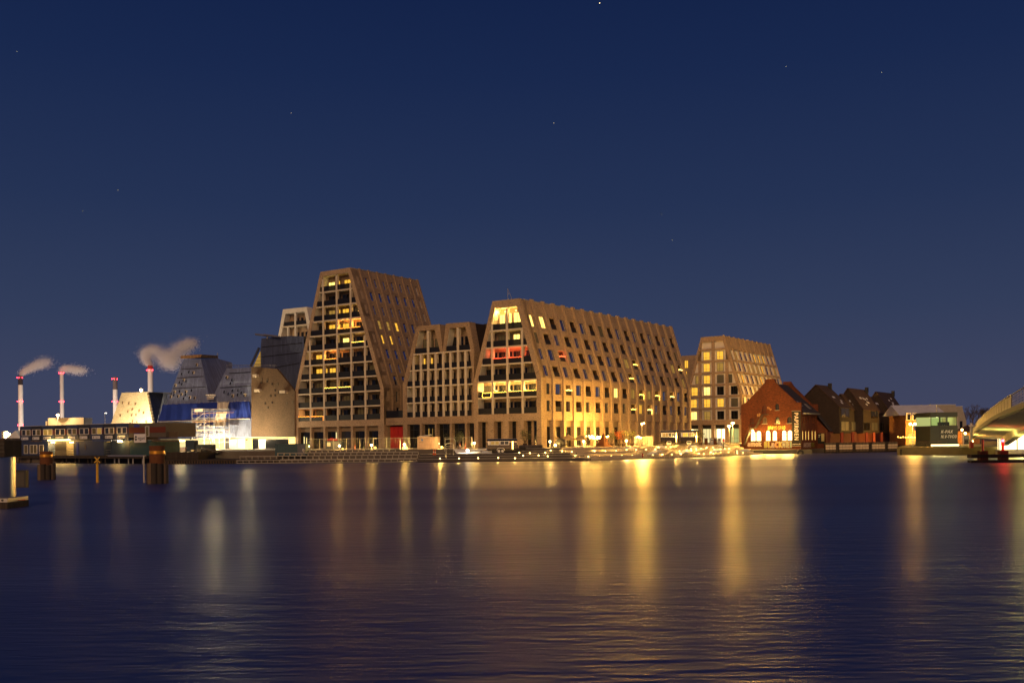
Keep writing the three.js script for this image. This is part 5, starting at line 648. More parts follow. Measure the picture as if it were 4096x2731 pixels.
// ---------- brick school with snowy roof, dark cube, right quay ----------
{
  const d = 232, a = P(3625, 1770, d), b = P(3725, 1770, d), t = thing('snow_roofed_house', 'orange lit brick house with a snow covered roof and dormers', 'building', V(a.x, 1.2, -d), 0), w = P(3790, 1700, d).x - a.x, ey = P(3700, 1660, d).y - 1.2, ry = P(3700, 1617, d).y - 1.2, q = (u, v) => { const p = P(u, v, d); return [p.x - a.x, p.y - 1.2]; };
  mesh('wall', bx(0, w, 0, ey, -10, 0), A.orangebrick, t); mesh('roof', solid([[V(-1.5, ey, .4), V(w, ey, .4), V(w - .5, ry, -5), V(-1.5, ry, -5)], [V(-1.5, ry, -5), V(w - .5, ry, -5), V(w, ey, -10.4), V(-1.5, ey, -10.4)], [V(w, ey, .4), V(w, ey, -10.4), V(w - .5, ry, -5)], [V(-1.5, ey, -10.4), V(-1.5, ey, .4), V(-1.5, ry, -5)]]), A.snow, t);
  for (const u of [3635, 3659, 3683, 3707]) { const [x, y] = q(u - 6, 1679), [x1, y1] = q(u + 6, 1656); mesh('dormer', bx(x - .2, x1 + .2, y - .1, y1 + .2, -1.5, .3), A.white, t); openWindow(t, V(0, 0, .32), V(1, 0, 0), V(0, 1, 0), x, y, x1 - x, y1 - y, A.darkglass, [], [.5], 0); }
  for (const u of [3661, 3684, 3707]) { const [x, y] = q(u - 5.5, 1722), [x1, y1] = q(u + 5.5, 1700); openWindow(t, V(0, 0, .05), V(1, 0, 0), V(0, 1, 0), x, y, x1 - x, y1 - y, A.glass, [.5], [.5], 0); const l = mesh('lamp_reflection_pane', bx(x + .25, x + .42, y + .3, y1 - .25, .06, .07), L.amber, t); l.name = 'lit_or_reflection_pane'; }  // amber strip puts a lamp's reflection into the glass as glow
  const [sx, sy0] = q(3685, 1747), [sx1, sy1] = q(3722, 1739); mesh('shop_light', bx(sx, sx1, sy0, sy1, .3, .4), L.white, t); point((sx + sx1) / 2 - 2, sy0 - .3, 5, SODIUM, 800, 10, t, 'shop_light_lamp'); openWindow(t, V(0, 0, .05), V(1, 0, 0), V(0, 1, 0), sx - 3, .2, 2.2, 2.6, L.amber, [.5], [], 0, 'shop_door');
  const gb = thing('brick_side_house', 'narrow dim brick house with white slit windows beside the orange house', 'building', V(P(3621, 1770, 236).x, 1.2, -236)), gw = P(3650, 1700, 236).x - gb.position.x; mesh('wall', bx(0, gw, 0, P(3640, 1682, 236).y - 1.2, -6, 0), A.darkbrick, gb); for (const [u, v] of [[3626, 1690], [3636, 1690], [3626, 1735], [3636, 1735]]) { const p = P(u, v + 28, 236), q2 = P(u + 3, v, 236); openWindow(gb, V(0, 0, .05), V(1, 0, 0), V(0, 1, 0), p.x - gb.position.x, Math.max(.1, p.y - 1.2), .5, Math.min(2, q2.y - p.y), A.snow, [], [], 0); }
  mesh('roof', ext([[-.3, P(3640, 1682, 236).y - 1.2], [gw + .3, P(3640, 1682, 236).y - 1.2], [0, P(3625, 1669, 236).y - 1.2]], 6.4, [], -6.2), A.tile, gb);
  for (const [i, u] of [[0, 3800], [1, 3818], [2, 3845]].entries()) { const g = thing('sawtooth_gable', ['snowy sawtooth gable touching the orange house', 'snowy sawtooth gable in the middle of the far row', 'tallest snowy sawtooth gable of the far row'][i], 'building', V(P(u[1] - 10, 1700, 262 + i * 3).x, 1.2, -(262 + i * 3))), y = P(3830, [1619, 1618, 1624][i], 262).y - 1.2; mesh('wall', ext([[-4, 0], [2.2, 0], [2.2, y - 4], [1.1, y], [-4, y]], 8, [], -8), A.concrete, g); mesh('roof', bx(-4.2, 1.2, y, y + .15, -8.2, .1), A.snow, g); openWindow(g, V(0, 0, .05), V(1, 0, 0), V(0, 1, 0), -.4, 2, 1.5, 4, A.darkglass, [.5], [], 0); }
  // dark cube with lit upper floor
  const dc = 190, c0 = P(3724, 1776, dc), c1 = P(3832, 1648, dc), cu = thing('dark_harbour_house', 'dark cube harbour house with a glowing glazed top floor and graffiti', 'building', V(c0.x, 1.42, -dc)), W = c1.x - c0.x, H = c1.y - 1.42, p = (u, v) => { const r = P(u, v, dc); return [r.x - c0.x, r.y - 1.42]; };
  const dk = M([.035, .045, .035], { roughness: .55, t: T.grain }), gy0 = p(3724, 1704)[1], gy1 = p(3724, 1667)[1];
  mesh('body', bx(0, W, 0, gy0, -7, 0), dk, cu); mesh('top_band', bx(0, W, gy1, H, -7, 0), dk, cu); mesh('rear_room', bx(.1, W - .1, gy0, gy1, -6.9, -6.7), L.greenroom, cu); mesh('room_floor', bx(.1, W - .1, gy0, gy0 + .04, -6.7, -.1), A.cream, cu); mesh('desk', bx(2.2, 3.9, gy0 + .05, gy0 + .75, -2, -.6), A.black, cu); mesh('room_wall', bx(W - .2, W, gy0, gy1, -6.7, -.1), A.cream, cu);
  for (const [a0, a1] of [[3725, 3761], [3762, 3788], [3790, 3830]]) { const x = p(a0, 1700)[0], x1 = p(a1, 1700)[0]; const g = M([.9, 1, .9], { transmission: 1, roughness: .03 }); const m = mesh('window', bx(x, x1, gy0 + .03, gy1 - .03, -.06, -.04), g, cu); const f = new THREE.Mesh(winFrame(x1 - x, gy1 - gy0 - .02, [], [], .1, .12), A.black); f.name = 'frame'; f.position.set(x, gy0 + .01, -.1); m.add(f); }
  point(W / 2, gy1 - .4, -3, new THREE.Color().setRGB(.9, 1, .4), 14, 10, cu, 'ceiling_lamp_light'); mesh('ceiling_lamp', box(W * .6, .06, .3, W / 2, gy1 - .15, -3), L.paleroom, cu);
  const [gx0, gy] = p(3763, 1756), [gx1, gyt] = p(3830, 1715), gr = sheet('graffiti', gx1 - gx0, gyt - gy, print(gx1 - gx0, gyt - gy, (x, w, h) => { x.fillStyle = '#cfd2c4'; x.font = `bold italic ${h * .42}px sans-serif`; x.fillText('K-PAX', w * .02, h * .42, w * .96); x.fillText('N.V-TVOD', w * .02, h * .9, w * .96); }), cu, { transparent: true, alphaTest: .4 }); gr.position.set((gx0 + gx1) / 2, (gy + gyt) / 2, .012);
  for (const u of [3760, 3796]) mesh('panel_joint', bx(p(u, 1700)[0] - .03, p(u, 1700)[0] + .03, 0, gy0, 0, .008), A.black, cu); mesh('flue', bar(V(p(3758, 1647)[0], H, -1), V(p(3758, 1617)[0], p(3758, 1617)[1], -1), .12), A.galv, cu);
  lightChain([3594, 3606, 3618, 3630, 3642, 3650].map((u, i) => P(u, 1747 + (i % 2 ? 1.5 : 0), 222)), L.bulb, SODIUM, 14, 'festoon of bulbs beside the orange lit house', 'festoons on the harbour side', .5, .13, V(0, .2, .6)); lightChain([3652, 3662, 3672, 3684].map((u, i) => P(u, 1749 - i % 2, 224)), L.bulb, SODIUM, 10, 'short festoon of bulbs before the orange lit house front', 'festoons on the harbour side', .5, .13, V(0, .2, .6));
  // quay on the right with glaring light strip
  const z0 = onY(3590, 1820, 0), z1 = onY(3850, 1820, 0), qm = mesh('harbour_quay', ext([[z0.x, -z0.z], [z1.x, -z1.z], [z1.x + 40, -z1.z - 2], [z1.x + 60, 235], [96, 240], [80.5, 205]], 2.2).rotateX(-Math.PI / 2).translate(0, -.8, 0), M([.2, .17, .07], { t: T.grain })); qm.userData.kind = 'structure';
  for (let i = 0; i < 4; i++) { const x = z0.x + .5 + i * .7, m = thing('mooring_pile', 'short dark mooring pile at the corner of the harbour quay', 'pile', V(x, -.5, z0.z + .6 - i * .05), 0, 'mooring piles at the quay corner'); mesh('pile', cyl(.22, .2, 1.5 + i * .1), A.oldtimber, m); mesh('cap', cyl(.24, .24, .08, 0, 1.5 + i * .1), A.iron, m); }
  const s0 = P(3727, 1784, 177), s1 = P(3837, 1781, 177), ls = thing('quay_light_strip', 'glaring light strip along the harbour quay edge below the dark cube', 'light strip', V((s0.x + s1.x) / 2, 1.42, -177)), sw = s1.x - s0.x; mesh('tube', box(sw, .26, .25, 0, .3, 0), L.white, ls); mesh('housing', box(sw + .1, .12, .4, 0, .1, -.05), A.galv, ls); const rl = new THREE.RectAreaLight(new THREE.Color().setRGB(1, .8, .25), 45, sw, .4); rl.position.set(0, .45, .3); rl.lookAt(V(0, -4, 9).add(ls.position)); rl.rotation.set(-.5, Math.PI, 0); rl.name = 'strip_light'; ls.add(rl);
  // twin street lamp, picnic table, sign, lamp posts
  const tl = P(3653, 1788, 182), lp = thing('twin_street_lamp', 'street lamp with two glowing heads before the orange house', 'street lamp', V(tl.x, 1.4, -182)), lh = P(3653, 1698, 182).y - 1.4; mesh('post', cyl(.07, .05, lh), A.galv, lp); for (const s of [-.42, .42]) { mesh('arm', bar(V(0, lh - .1, 0), V(s, lh, 0), .03), A.galv, lp); mesh('bulb', sph(.24, s, lh + .1, 0), L.lamp, lp); } point(0, lh + .1, .5, SODIUM, 260, 10, lp);
  const ta = P(3708, 1787, 180), tb = thing('picnic_table', 'picnic table on the quay beside the light strip', 'table', V(ta.x, 1.42, -180)); mesh('top', box(5.2, .1, .9, 0, .95, 0), A.timber, tb); for (const x of [-2, 0, 2]) { mesh('leg', bar(V(x - .2, 0, -.3), V(x + .1, .9, .2), .05), A.iron, tb); mesh('leg', bar(V(x - .2, 0, .4), V(x + .1, .9, -.2), .05), A.iron, tb); } for (const z of [-.8, .8]) mesh('bench', box(5.2, .08, .35, 0, .5, z), A.timber, tb);
  const is = P(3867, 1787, 170), sg = thing('information_board', 'framed information board on the quay beside the bridge', 'sign', V(is.x, 1.42, -170)), bh = P(3867, 1741, 170).y - 1.42; mesh('board', box(1.0, bh - .4, .08, 0, bh / 2 + .2, 0), A.whiteframe, sg); sheet('face', .86, bh - .6, print(1, 2, (x, w, h) => { x.fillStyle = '#2c3440'; x.fillRect(0, 0, w, h); x.fillStyle = '#9fb0bd'; x.fillRect(w * .1, h * .08, w * .8, h * .3); x.strokeStyle = '#cdd4d8'; x.lineWidth = 4; x.strokeRect(w * .1, h * .5, w * .8, h * .3); }, 128), sg).position.set(0, bh / 2 + .2, .05); for (const x of [-.4, .4]) mesh('post', bar(V(x, 0, 0), V(x, bh * .3, 0), .04), A.galv, sg);
  for (const [u, v, dd, cd, label] of [[3890, 1765, 165, 70, 'glaring globe lamp at the foot of the bridge ramp'], [3863, 1733, 200, 50, 'street lamp behind the information board'], [3850, 1719, 215, 50, 'street lamp in front of the sawtooth gables']]) { const b2 = P(u, v, dd), l = thing('quay_lamp', label, 'street lamp', V(b2.x, 1.4, -dd)); mesh('post', cyl(.06, .05, b2.y - 1.4), A.galv, l); mesh('bulb', sph(.22, 0, b2.y - 1.4, 0), L.lamp, l); point(0, b2.y - 1.4, .45, SODIUM, cd, 8, l); }
  { const p0 = P(3887, 1765, 160), g = thing('barrier_gate', 'white bridge barrier post with a horizontal boom', 'barrier', V(p0.x, 1.4, -160)), h = P(3887, 1692, 160).y - 1.4; mesh('post', box(.28, h, .28, 0, h / 2, 0), A.white, g); mesh('boom', box(1.9, .22, .14, .5, P(3887, 1703, 160).y - 1.4, .2), A.white, g); mesh('housing', box(.5, 1, .5, 0, .5, 0), A.redpaint, g); }
  const hb = P(3874, 1735, 230), hu = thing('kiosk', 'small tiled kiosk with a warm window behind the bridge ramp', 'building', V(hb.x, 1.4, -230)); mesh('wall', box(4, 3, 3, 0, 1.5, 0), A.orangebrick, hu); mesh('roof', new THREE.ConeGeometry(3.3, 1.5, 4).rotateY(.785).translate(0, 3.7, 0), A.tile, hu); openWindow(hu, V(0, 0, 1.52), V(1, 0, 0), V(0, 1, 0), -1.2, 1.0, 2.2, 1.6, L.amber, [.5], [], 0);
}
// ---------- bare trees behind the bridge ----------
function bareTree(t, h, spread, n0) {
  const trunk = [], twig = [], go = (p, dir, len, r, lv) => { const q = p.clone().addScaledVector(dir, len); (lv < 2 ? trunk : twig).push(bar(p, q, r, lv < 2 ? 6 : 3)); if (lv > 4) return; const n = lv < 1 ? n0 : 3; for (let i = 0; i < n; i++) go(q, dir.clone().add(V(rr(-1, 1), rr(-.1, .75), rr(-1, 1)).multiplyScalar(spread)).normalize(), len * rr(.62, .82), r * .6, lv + 1); };
  go(V(0, 0, 0), V(0, 1, 0), h * .26, h * .022, 0); mesh('trunk', trunk, A.bark, t); mesh('crown', twig, A.bark, t);
}
for (const [i, [u, v, d, h, label]] of [[3850, 1690, 300, 10, 'bare winter tree close to the sawtooth gables'], [3895, 1690, 330, 13, 'broad bare winter tree behind the kiosk'], [3935, 1690, 340, 13, 'bare winter tree beside the bridge parapet'], [3975, 1690, 360, 13, 'bare winter tree half hidden by the bridge parapet']].entries()) { const p = P(u, v, d), t = thing('bare_tree', label, 'tree', V(p.x, 1.9, -d), i, 'bare trees behind the bridge'); bareTree(t, h, .62, 4); }
// ---------- bridge ----------
{
  const Q0 = [79.7, 172], Q1 = [40.2, 80], N = 40, t = thing('curved_bridge', 'curved footbridge with a solid lit parapet and pale soffit', 'bridge', [0, 0, 0]), dx = Q1[0] - Q0[0], dd = Q1[1] - Q0[1], nl = Math.hypot(dx, dd), nx = -dd / nl, nz = dx / nl;   // unit to the right of travel, in (x, d)
  const yTop = (f) => { const k = [[-.1, 4.1], [0, 4.46], [.21, 5.44], [.5, 6.1], [.7, 6.44], [.85, 6.62], [1, 6.7], [1.5, 6.9]]; let i = 1; while (i < k.length - 1 && k[i][0] < f) i++; return k[i - 1][1] + (k[i][1] - k[i - 1][1]) * (f - k[i - 1][0]) / (k[i][0] - k[i - 1][0]); };
  const at = (f, off, y) => V(Q0[0] + dx * f + nx * off, y, -(Q0[1] + dd * f + nz * off));
  const loft = (name, sec, f0, f1, mat) => { const faces = []; for (let i = 0; i < N; i++) { const a = f0 + (f1 - f0) * i / N, b = f0 + (f1 - f0) * (i + 1) / N, A0 = sec(a), B0 = sec(b); for (let k = 0; k < A0.length; k++) { const k2 = (k + 1) % A0.length; faces.push([at(a, ...A0[k]), at(b, ...B0[k]), at(b, ...B0[k2]), at(a, ...A0[k2])]); } } faces.push(sec(f0).map((s) => at(f0, ...s)), sec(f1).map((s) => at(f1, ...s)).reverse()); return mesh(name, solid(faces), mat, t); };
  const panel = M([.2, .16, .13], { roughness: .5, metalness: .3, t: T.wood });
  for (let i = 0; i < 22; i++) { const a = i / 22, b = (i + 1) / 22 - .002; loft('parapet_panel', (f) => [[0, yTop(f)], [.1, yTop(f)], [.1, yTop(f) - 1.05], [0, yTop(f) - 1.05]], a, b, panel); }
  loft('handrail', (f) => [[-.06, yTop(f) + .08], [.16, yTop(f) + .08], [.16, yTop(f)], [-.06, yTop(f)]], 0, 1, A.galv);
  loft('edge_fascia', (f) => [[-.18, yTop(f) - 1.05], [.3, yTop(f) - 1.05], [.3, yTop(f) - 1.4], [-.1, yTop(f) - 1.4]], -.05, 1.5, A.iron);
  loft('deck_girder', (f) => [[.3, yTop(f) - 1.06], [7.5, yTop(f) - 1.06], [6.5, yTop(f) - 1.75], [.3, yTop(f) - 1.42]], -.05, 1.5, A.cream);
  loft('lower_chord', (f) => [[4.2, yTop(f) - 1.5], [5.6, yTop(f) - 1.5], [5.4, Math.min(yTop(f) - 1.9, 1.6 + f * 5.2)], [4.4, Math.min(yTop(f) - 1.9, 1.6 + f * 5.2)]], .0, 1.1, A.cream);
  for (let i = 0; i < 34; i++) { const f = 1 + .5 * i / 34; mesh('baluster', bar(at(f, .05, yTop(f) - 1.05), at(f, .05, yTop(f) + .03), .022, 4), A.galv, t); }
  for (let k = 0; k < 5; k++) mesh('rail_wire', bar(at(1, .05, yTop(1) - .1 - k * .2), at(1.5, .05, yTop(1.5) - .1 - k * .2), .014, 4), A.galv, t);
  mesh('handrail', bar(at(1, .05, yTop(1) + .05), at(1.5, .05, yTop(1.5) + .05), .05, 5), A.galv, t);
  // bright wall below the ramp end, its light put in as glow
  const g0 = P(3997, 1800, 172), gh = thing('glowing_quay_wall', 'dazzling glazed hall below the bridge ramp', 'building', V(g0.x, .3, -172)), gw = 26; mesh('lit_panel', bx(0, gw, .6, 5.2, -.3, -.1), L.white, gh); mesh('plinth', bx(-.2, gw, -.6, .6, -1, 0), A.concrete, gh); for (const u of [3998, 4010, 4071]) { const x = P(u, 1780, 172).x - g0.x; mesh('dark_bar', bx(x - .08, x + .08, .6, 5.2, -.1, .05), A.frame, gh); } const rl = new THREE.RectAreaLight(new THREE.Color().setRGB(1, .8, .2), 50, 20, 4); rl.position.set(11, 2.9, .3); rl.rotation.set(0, Math.PI, 0); rl.name = 'wall_glow_light'; gh.add(rl);
  { const p = at(.35, 3.2, .9), l = thing('soffit_floodlight', 'floodlight under the bridge shining up at its soffit', 'floodlight', p); mesh('housing', cyl(.25, .3, .5, 0, -.6, 0), A.iron, l); mesh('bulb', sph(.28, 0, .05, 0), L.lamp, l); mesh('pile', cyl(.2, .2, 2.2, 0, -2.8, 0), A.oldtimber, l); point(0, .5, 0, new THREE.Color().setRGB(1, .82, .16), 120, 10, l); }
  // guard pontoon with lanterns
  const p0 = onY(3888, 1851, 0), po = thing('guard_pontoon', 'dark timber guard pontoon in the water before the bridge', 'pontoon', V(p0.x, 0, p0.z)), pw = 14;
  mesh('lower_beam', bx(0, pw, -.3, .32, -1.1, 0), A.oldtimber, po); mesh('upper_beam', bx(-.05, pw, .62, 1.05, -1.1, .05), A.oldtimber, po); for (const u of [3941, 4022]) { const x = loc(po, u, 1830).x; mesh('post', bx(x - .5, x + .5, .0, 1.5, -.9, -.1), M([.12, .03, .015]), po); const l = thing('pontoon_lantern', u === 3941 ? 'unlit red lantern post on the guard pontoon end' : 'lit red navigation lantern on the guard pontoon', 'lantern', po.localToWorld(V(x, 1.5, -.5))); mesh('post', cyl(.16, .14, 1.1), A.redpaint, l); mesh('lamp_glass', cyl(.17, .15, .3, 0, 1.1), u === 3941 ? A.redpaint : L.beacon, l); mesh('cap', cyl(.2, .05, .12, 0, 1.4), A.iron, l); if (u > 4000) point(0, 1.25, .5, new THREE.Color().setRGB(1, .04, .03), 16, 8, l, 'lantern_light'); }
}

// ---------- timber waterfront: dark stepped deck, light wooden terrace ----------
const dF = (X) => 160.3 + (12.5 - X) * .094;
const LV = [.5, .88, 1.25, 1.62, 2.02], OFF = [0, 2.2, 4.5, 7, 9.5], XE = [12.7, 11.8, 10.75, 9.9, 9.4];
const slabOf = (pts, y0, y1) => ext(pts, y1 - y0).rotateX(-Math.PI / 2).translate(0, y0, 0);
const shore2 = [[11.6, 160.6], [23.3, 168.5], [34.1, 180.8], [46.6, 195.1], [52.4, 205.5]], inl = [-.70, .71];
{
  const t = new THREE.Group(); t.name = numbered('timber_deck_steps'); t.userData.kind = 'structure'; scene.add(t);
  for (let j = 0; j < 5; j++) { const x0 = j < 3 ? -15.5 : 1.6 + (j - 3) * .8, pts = [[x0, dF(x0) + OFF[j]], [XE[j], dF(XE[j]) + OFF[j]], [XE[j], 176], [x0, 176]]; mesh('step', slabOf(pts, LV[j] - .42, LV[j]), A.deckDark, t); mesh('snow_edge', slabOf([[x0, dF(x0) + OFF[j] + .06], [XE[j] - .05, dF(XE[j]) + OFF[j] + .06], [XE[j] - .05, dF(XE[j]) + OFF[j] + .45 + .4 * hash(j, 2)], [x0, dF(x0) + OFF[j] + .5]], LV[j], LV[j] + .02), A.snow, t); }
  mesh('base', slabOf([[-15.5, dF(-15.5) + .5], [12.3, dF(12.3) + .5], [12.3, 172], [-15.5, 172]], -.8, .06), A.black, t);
  mesh('ramp', solid([[V(-9.5, 1.26, -(dF(-9.5) + 8)), V(-3.4, 1.26, -(dF(-3.4) + 7)), V(-3.6, 2.03, -176), V(-10.5, 2.03, -176)]]), A.snow, t);  // pale surface rising from the low deck to the quay
  const r = new THREE.Group(); r.name = numbered('wooden_terrace'); r.userData.kind = 'structure'; scene.add(r);
  for (let j = 0; j < 6; j++) { const o = j * 1.75, y = .36 + j * .335, pts = [...shore2.map(([x, d], i) => [x + inl[0] * o * (i ? 1 : .35) + (i ? 0 : j * -.2), d + inl[1] * o]), [49, 214], [8, 178]]; mesh('step', slabOf(pts, y - .36, y), A.deckLight, r); }
  // wedge seats that zigzag down the terrace
  const wedge = ext([[0, 0], [2.6, 0], [1.3, .42]], 1.1); for (let i = 0; i < 22; i++) { const row = i < 7 ? 0 : i < 14 ? 1 : 2, k = i - [0, 7, 14][row], f = .28 + k * .078, seg = Math.min(3, Math.floor(f * 4)), a = shore2[seg], b = shore2[seg + 1], q = f * 4 - seg, o = 2.2 + row * 2.6, m = mesh('wedge_seat', wedge, i % 2 ? A.deckLight : A.snow, r); m.position.set(a[0] + (b[0] - a[0]) * q + inl[0] * o, .36 + .335 * Math.floor(o / 1.75 + .01), -(a[1] + (b[1] - a[1]) * q + inl[1] * o)); m.rotation.y = Math.atan2(b[1] - a[1], b[0] - a[0]); }
  const base = slabOf([[12.2, 162], [23.3, 169.2], [34, 181.6], [46.4, 196], [52, 206], [49, 212], [12, 175]], -1, .002); mesh('sub_base', base, A.concrete, r);
}
function deckY(X, d) {
  if (X < 12.7 && d >= dF(X)) { let y = 0; for (let j = 0; j < 5; j++) if (X < XE[j] && d >= dF(X) + OFF[j] && (j < 3 || X > 1.6 + (j - 3) * .8)) y = LV[j]; if (y) return y; }
  for (let i = 0; i < 4; i++) { const a = shore2[i], b = shore2[i + 1]; if (X >= a[0] && X <= b[0] + .01 || (i === 0 && X < a[0])) { const e = a[1] + (b[1] - a[1]) * (X - a[0]) / (b[0] - a[0]), o = (d - e) * .72; return o < 0 ? 0 : Math.min(2.03, .36 + .335 * Math.floor(o / 1.75)); } }
  return d > 200 ? 2 : 0;
}
const onDeck = (u, v, lift) => { for (let d = 158; d < 222; d += .1) { const p = P(u, v, d); if (p.y <= deckY(p.x, d) + lift) return p; } return P(u, v, 200); };
// step lights
{
  const list = [[213, 965], [125, 1003], [18, 1045], [395, 978], [165, 1058], [600, 1053], [550, 988], [742, 985], [917, 980], [1087, 978], [1260, 973], [1427, 957], [1583, 955], [1740, 952], [1888, 948], [1940, 915], [2057, 913], [2135, 912], [2220, 912], [815, 1065], [997, 1060], [1182, 1055], [1352, 1048], [1518, 1045], [1687, 1040], [1848, 1035], [2002, 1032], [2153, 1027], [2300, 1023], [2275, 977]].map(([x, y]) => [2150 + x / 4, 1560 + y / 4])
    .concat([[500, 938], [582, 938], [660, 937], [738, 935], [752, 920], [850, 918], [872, 950], [970, 948], [1037, 940], [1107, 937], [1177, 936], [315, 977], [427, 973], [502, 970], [586, 970], [817, 998], [895, 997], [972, 995], [1101, 992], [1136, 978], [1233, 975], [1238, 1008], [1333, 1005], [628, 1017], [704, 1023], [858, 1018]].map(([x, y]) => [2640 + x / 4, 1560 + y / 4]))
    .concat([[640, 1095], [943, 1092], [1250, 1088], [1572, 1085], [1840, 1090], [1908, 1000], [1970, 1048], [2080, 1007]].map(([x, y]) => [1600 + x / 4, 1560 + y / 4]));
  list.forEach(([u, v]) => { const p = onDeck(u, v, .22), dark = u < 2300, t = thing('step_light', dark ? 'small round lamp glowing on the dark stepped deck' : 'small round lamp glowing on the pale wooden terrace', 'step light', V(p.x, p.y - .22, p.z), 0, dark ? 'lamps on the dark deck' : 'lamps on the wooden terrace'); mesh('stem', once('slst', () => cyl(.05, .05, .16)), A.iron, t); mesh('bulb', once('slb', () => sph(.105, 0, .22, 0, 8)), L.step, t); point(0, .34, .18, WARM, 6, 5, t, 'bulb_light'); });
}
// ---------- unfinished concrete steps on the left ----------
{
  const t = thing('unfinished_steps', 'dark unfinished stepped quay of hollow concrete cells', 'quay steps', [0, 0, 0]);
  const line = (X, o) => V(X, 0, -(dF(X) + o)), rows = [[-46, -15.8, 0, .12, .5], [-46, -15.8, 2, .62, 1.15], [-40, -15.8, 4, 1.2, 1.62], [-36, -20, 6.4, 1.7, 2.1]];
  for (const [x0, x1, o, ya, yb] of rows) {
    const a = line(x0, o), b = line(x1, o), n = Math.round((x1 - x0) / 1.05);
    for (const [y, h] of [[ya - .06, .12], [yb, .12]]) mesh('edge_beam', solid([[V(a.x, y, a.z), V(b.x, y, b.z), V(b.x, y + h, b.z), V(a.x, y + h, a.z)], [V(a.x, y + h, a.z), V(b.x, y + h, b.z), V(b.x, y + h, b.z - .5), V(a.x, y + h, a.z - .5)]]), A.concrete, t);
    for (let i = 0; i <= n; i++) { const p = line(x0 + (x1 - x0) * i / n, o), m = mesh('cell_fin', once('fin' + o, () => ext([[0, ya], [.9, ya], [.55, yb], [0, yb]], .12)), A.concrete, t); m.position.set(p.x, 0, p.z - .05); m.rotation.y = Math.PI / 2 + .09; }
  }
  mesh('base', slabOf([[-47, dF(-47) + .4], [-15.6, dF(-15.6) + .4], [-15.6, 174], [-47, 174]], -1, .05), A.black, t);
  const l = thing('low_timber_pier', 'low dark timber jetty below the scaffolded halls', 'pier', [0, 0, 0]), p0 = onY(640, 1857, 0), p1 = onY(1105, 1854, 0);
  for (let i = 0; i < 44; i++) { const f = i / 43; mesh('pile', cyl(.12, .12, 1.1, p0.x + (p1.x - p0.x) * f, -.6, p0.z + (p1.z - p0.z) * f, 6), A.timber, l); } mesh('deck', slabOf([[p0.x, -p0.z], [p1.x, -p1.z], [p1.x + 1, -p1.z + 7], [p0.x, -p0.z + 7]], .5, .75), A.oldtimber, l); mesh('upper_deck', slabOf([[p0.x, -p0.z + 3], [p1.x - 14, -p1.z + 3], [p1.x - 14, -p1.z + 13], [p0.x, -p0.z + 13]], .8, 2.02), A.oldtimber, l); mesh('shadow_wall', slabOf([[p0.x, -p0.z + 1], [p1.x, -p1.z + 1], [p1.x, -p1.z + 1.2], [p0.x, -p0.z + 1.2]], -1, .5), A.black, l);
}
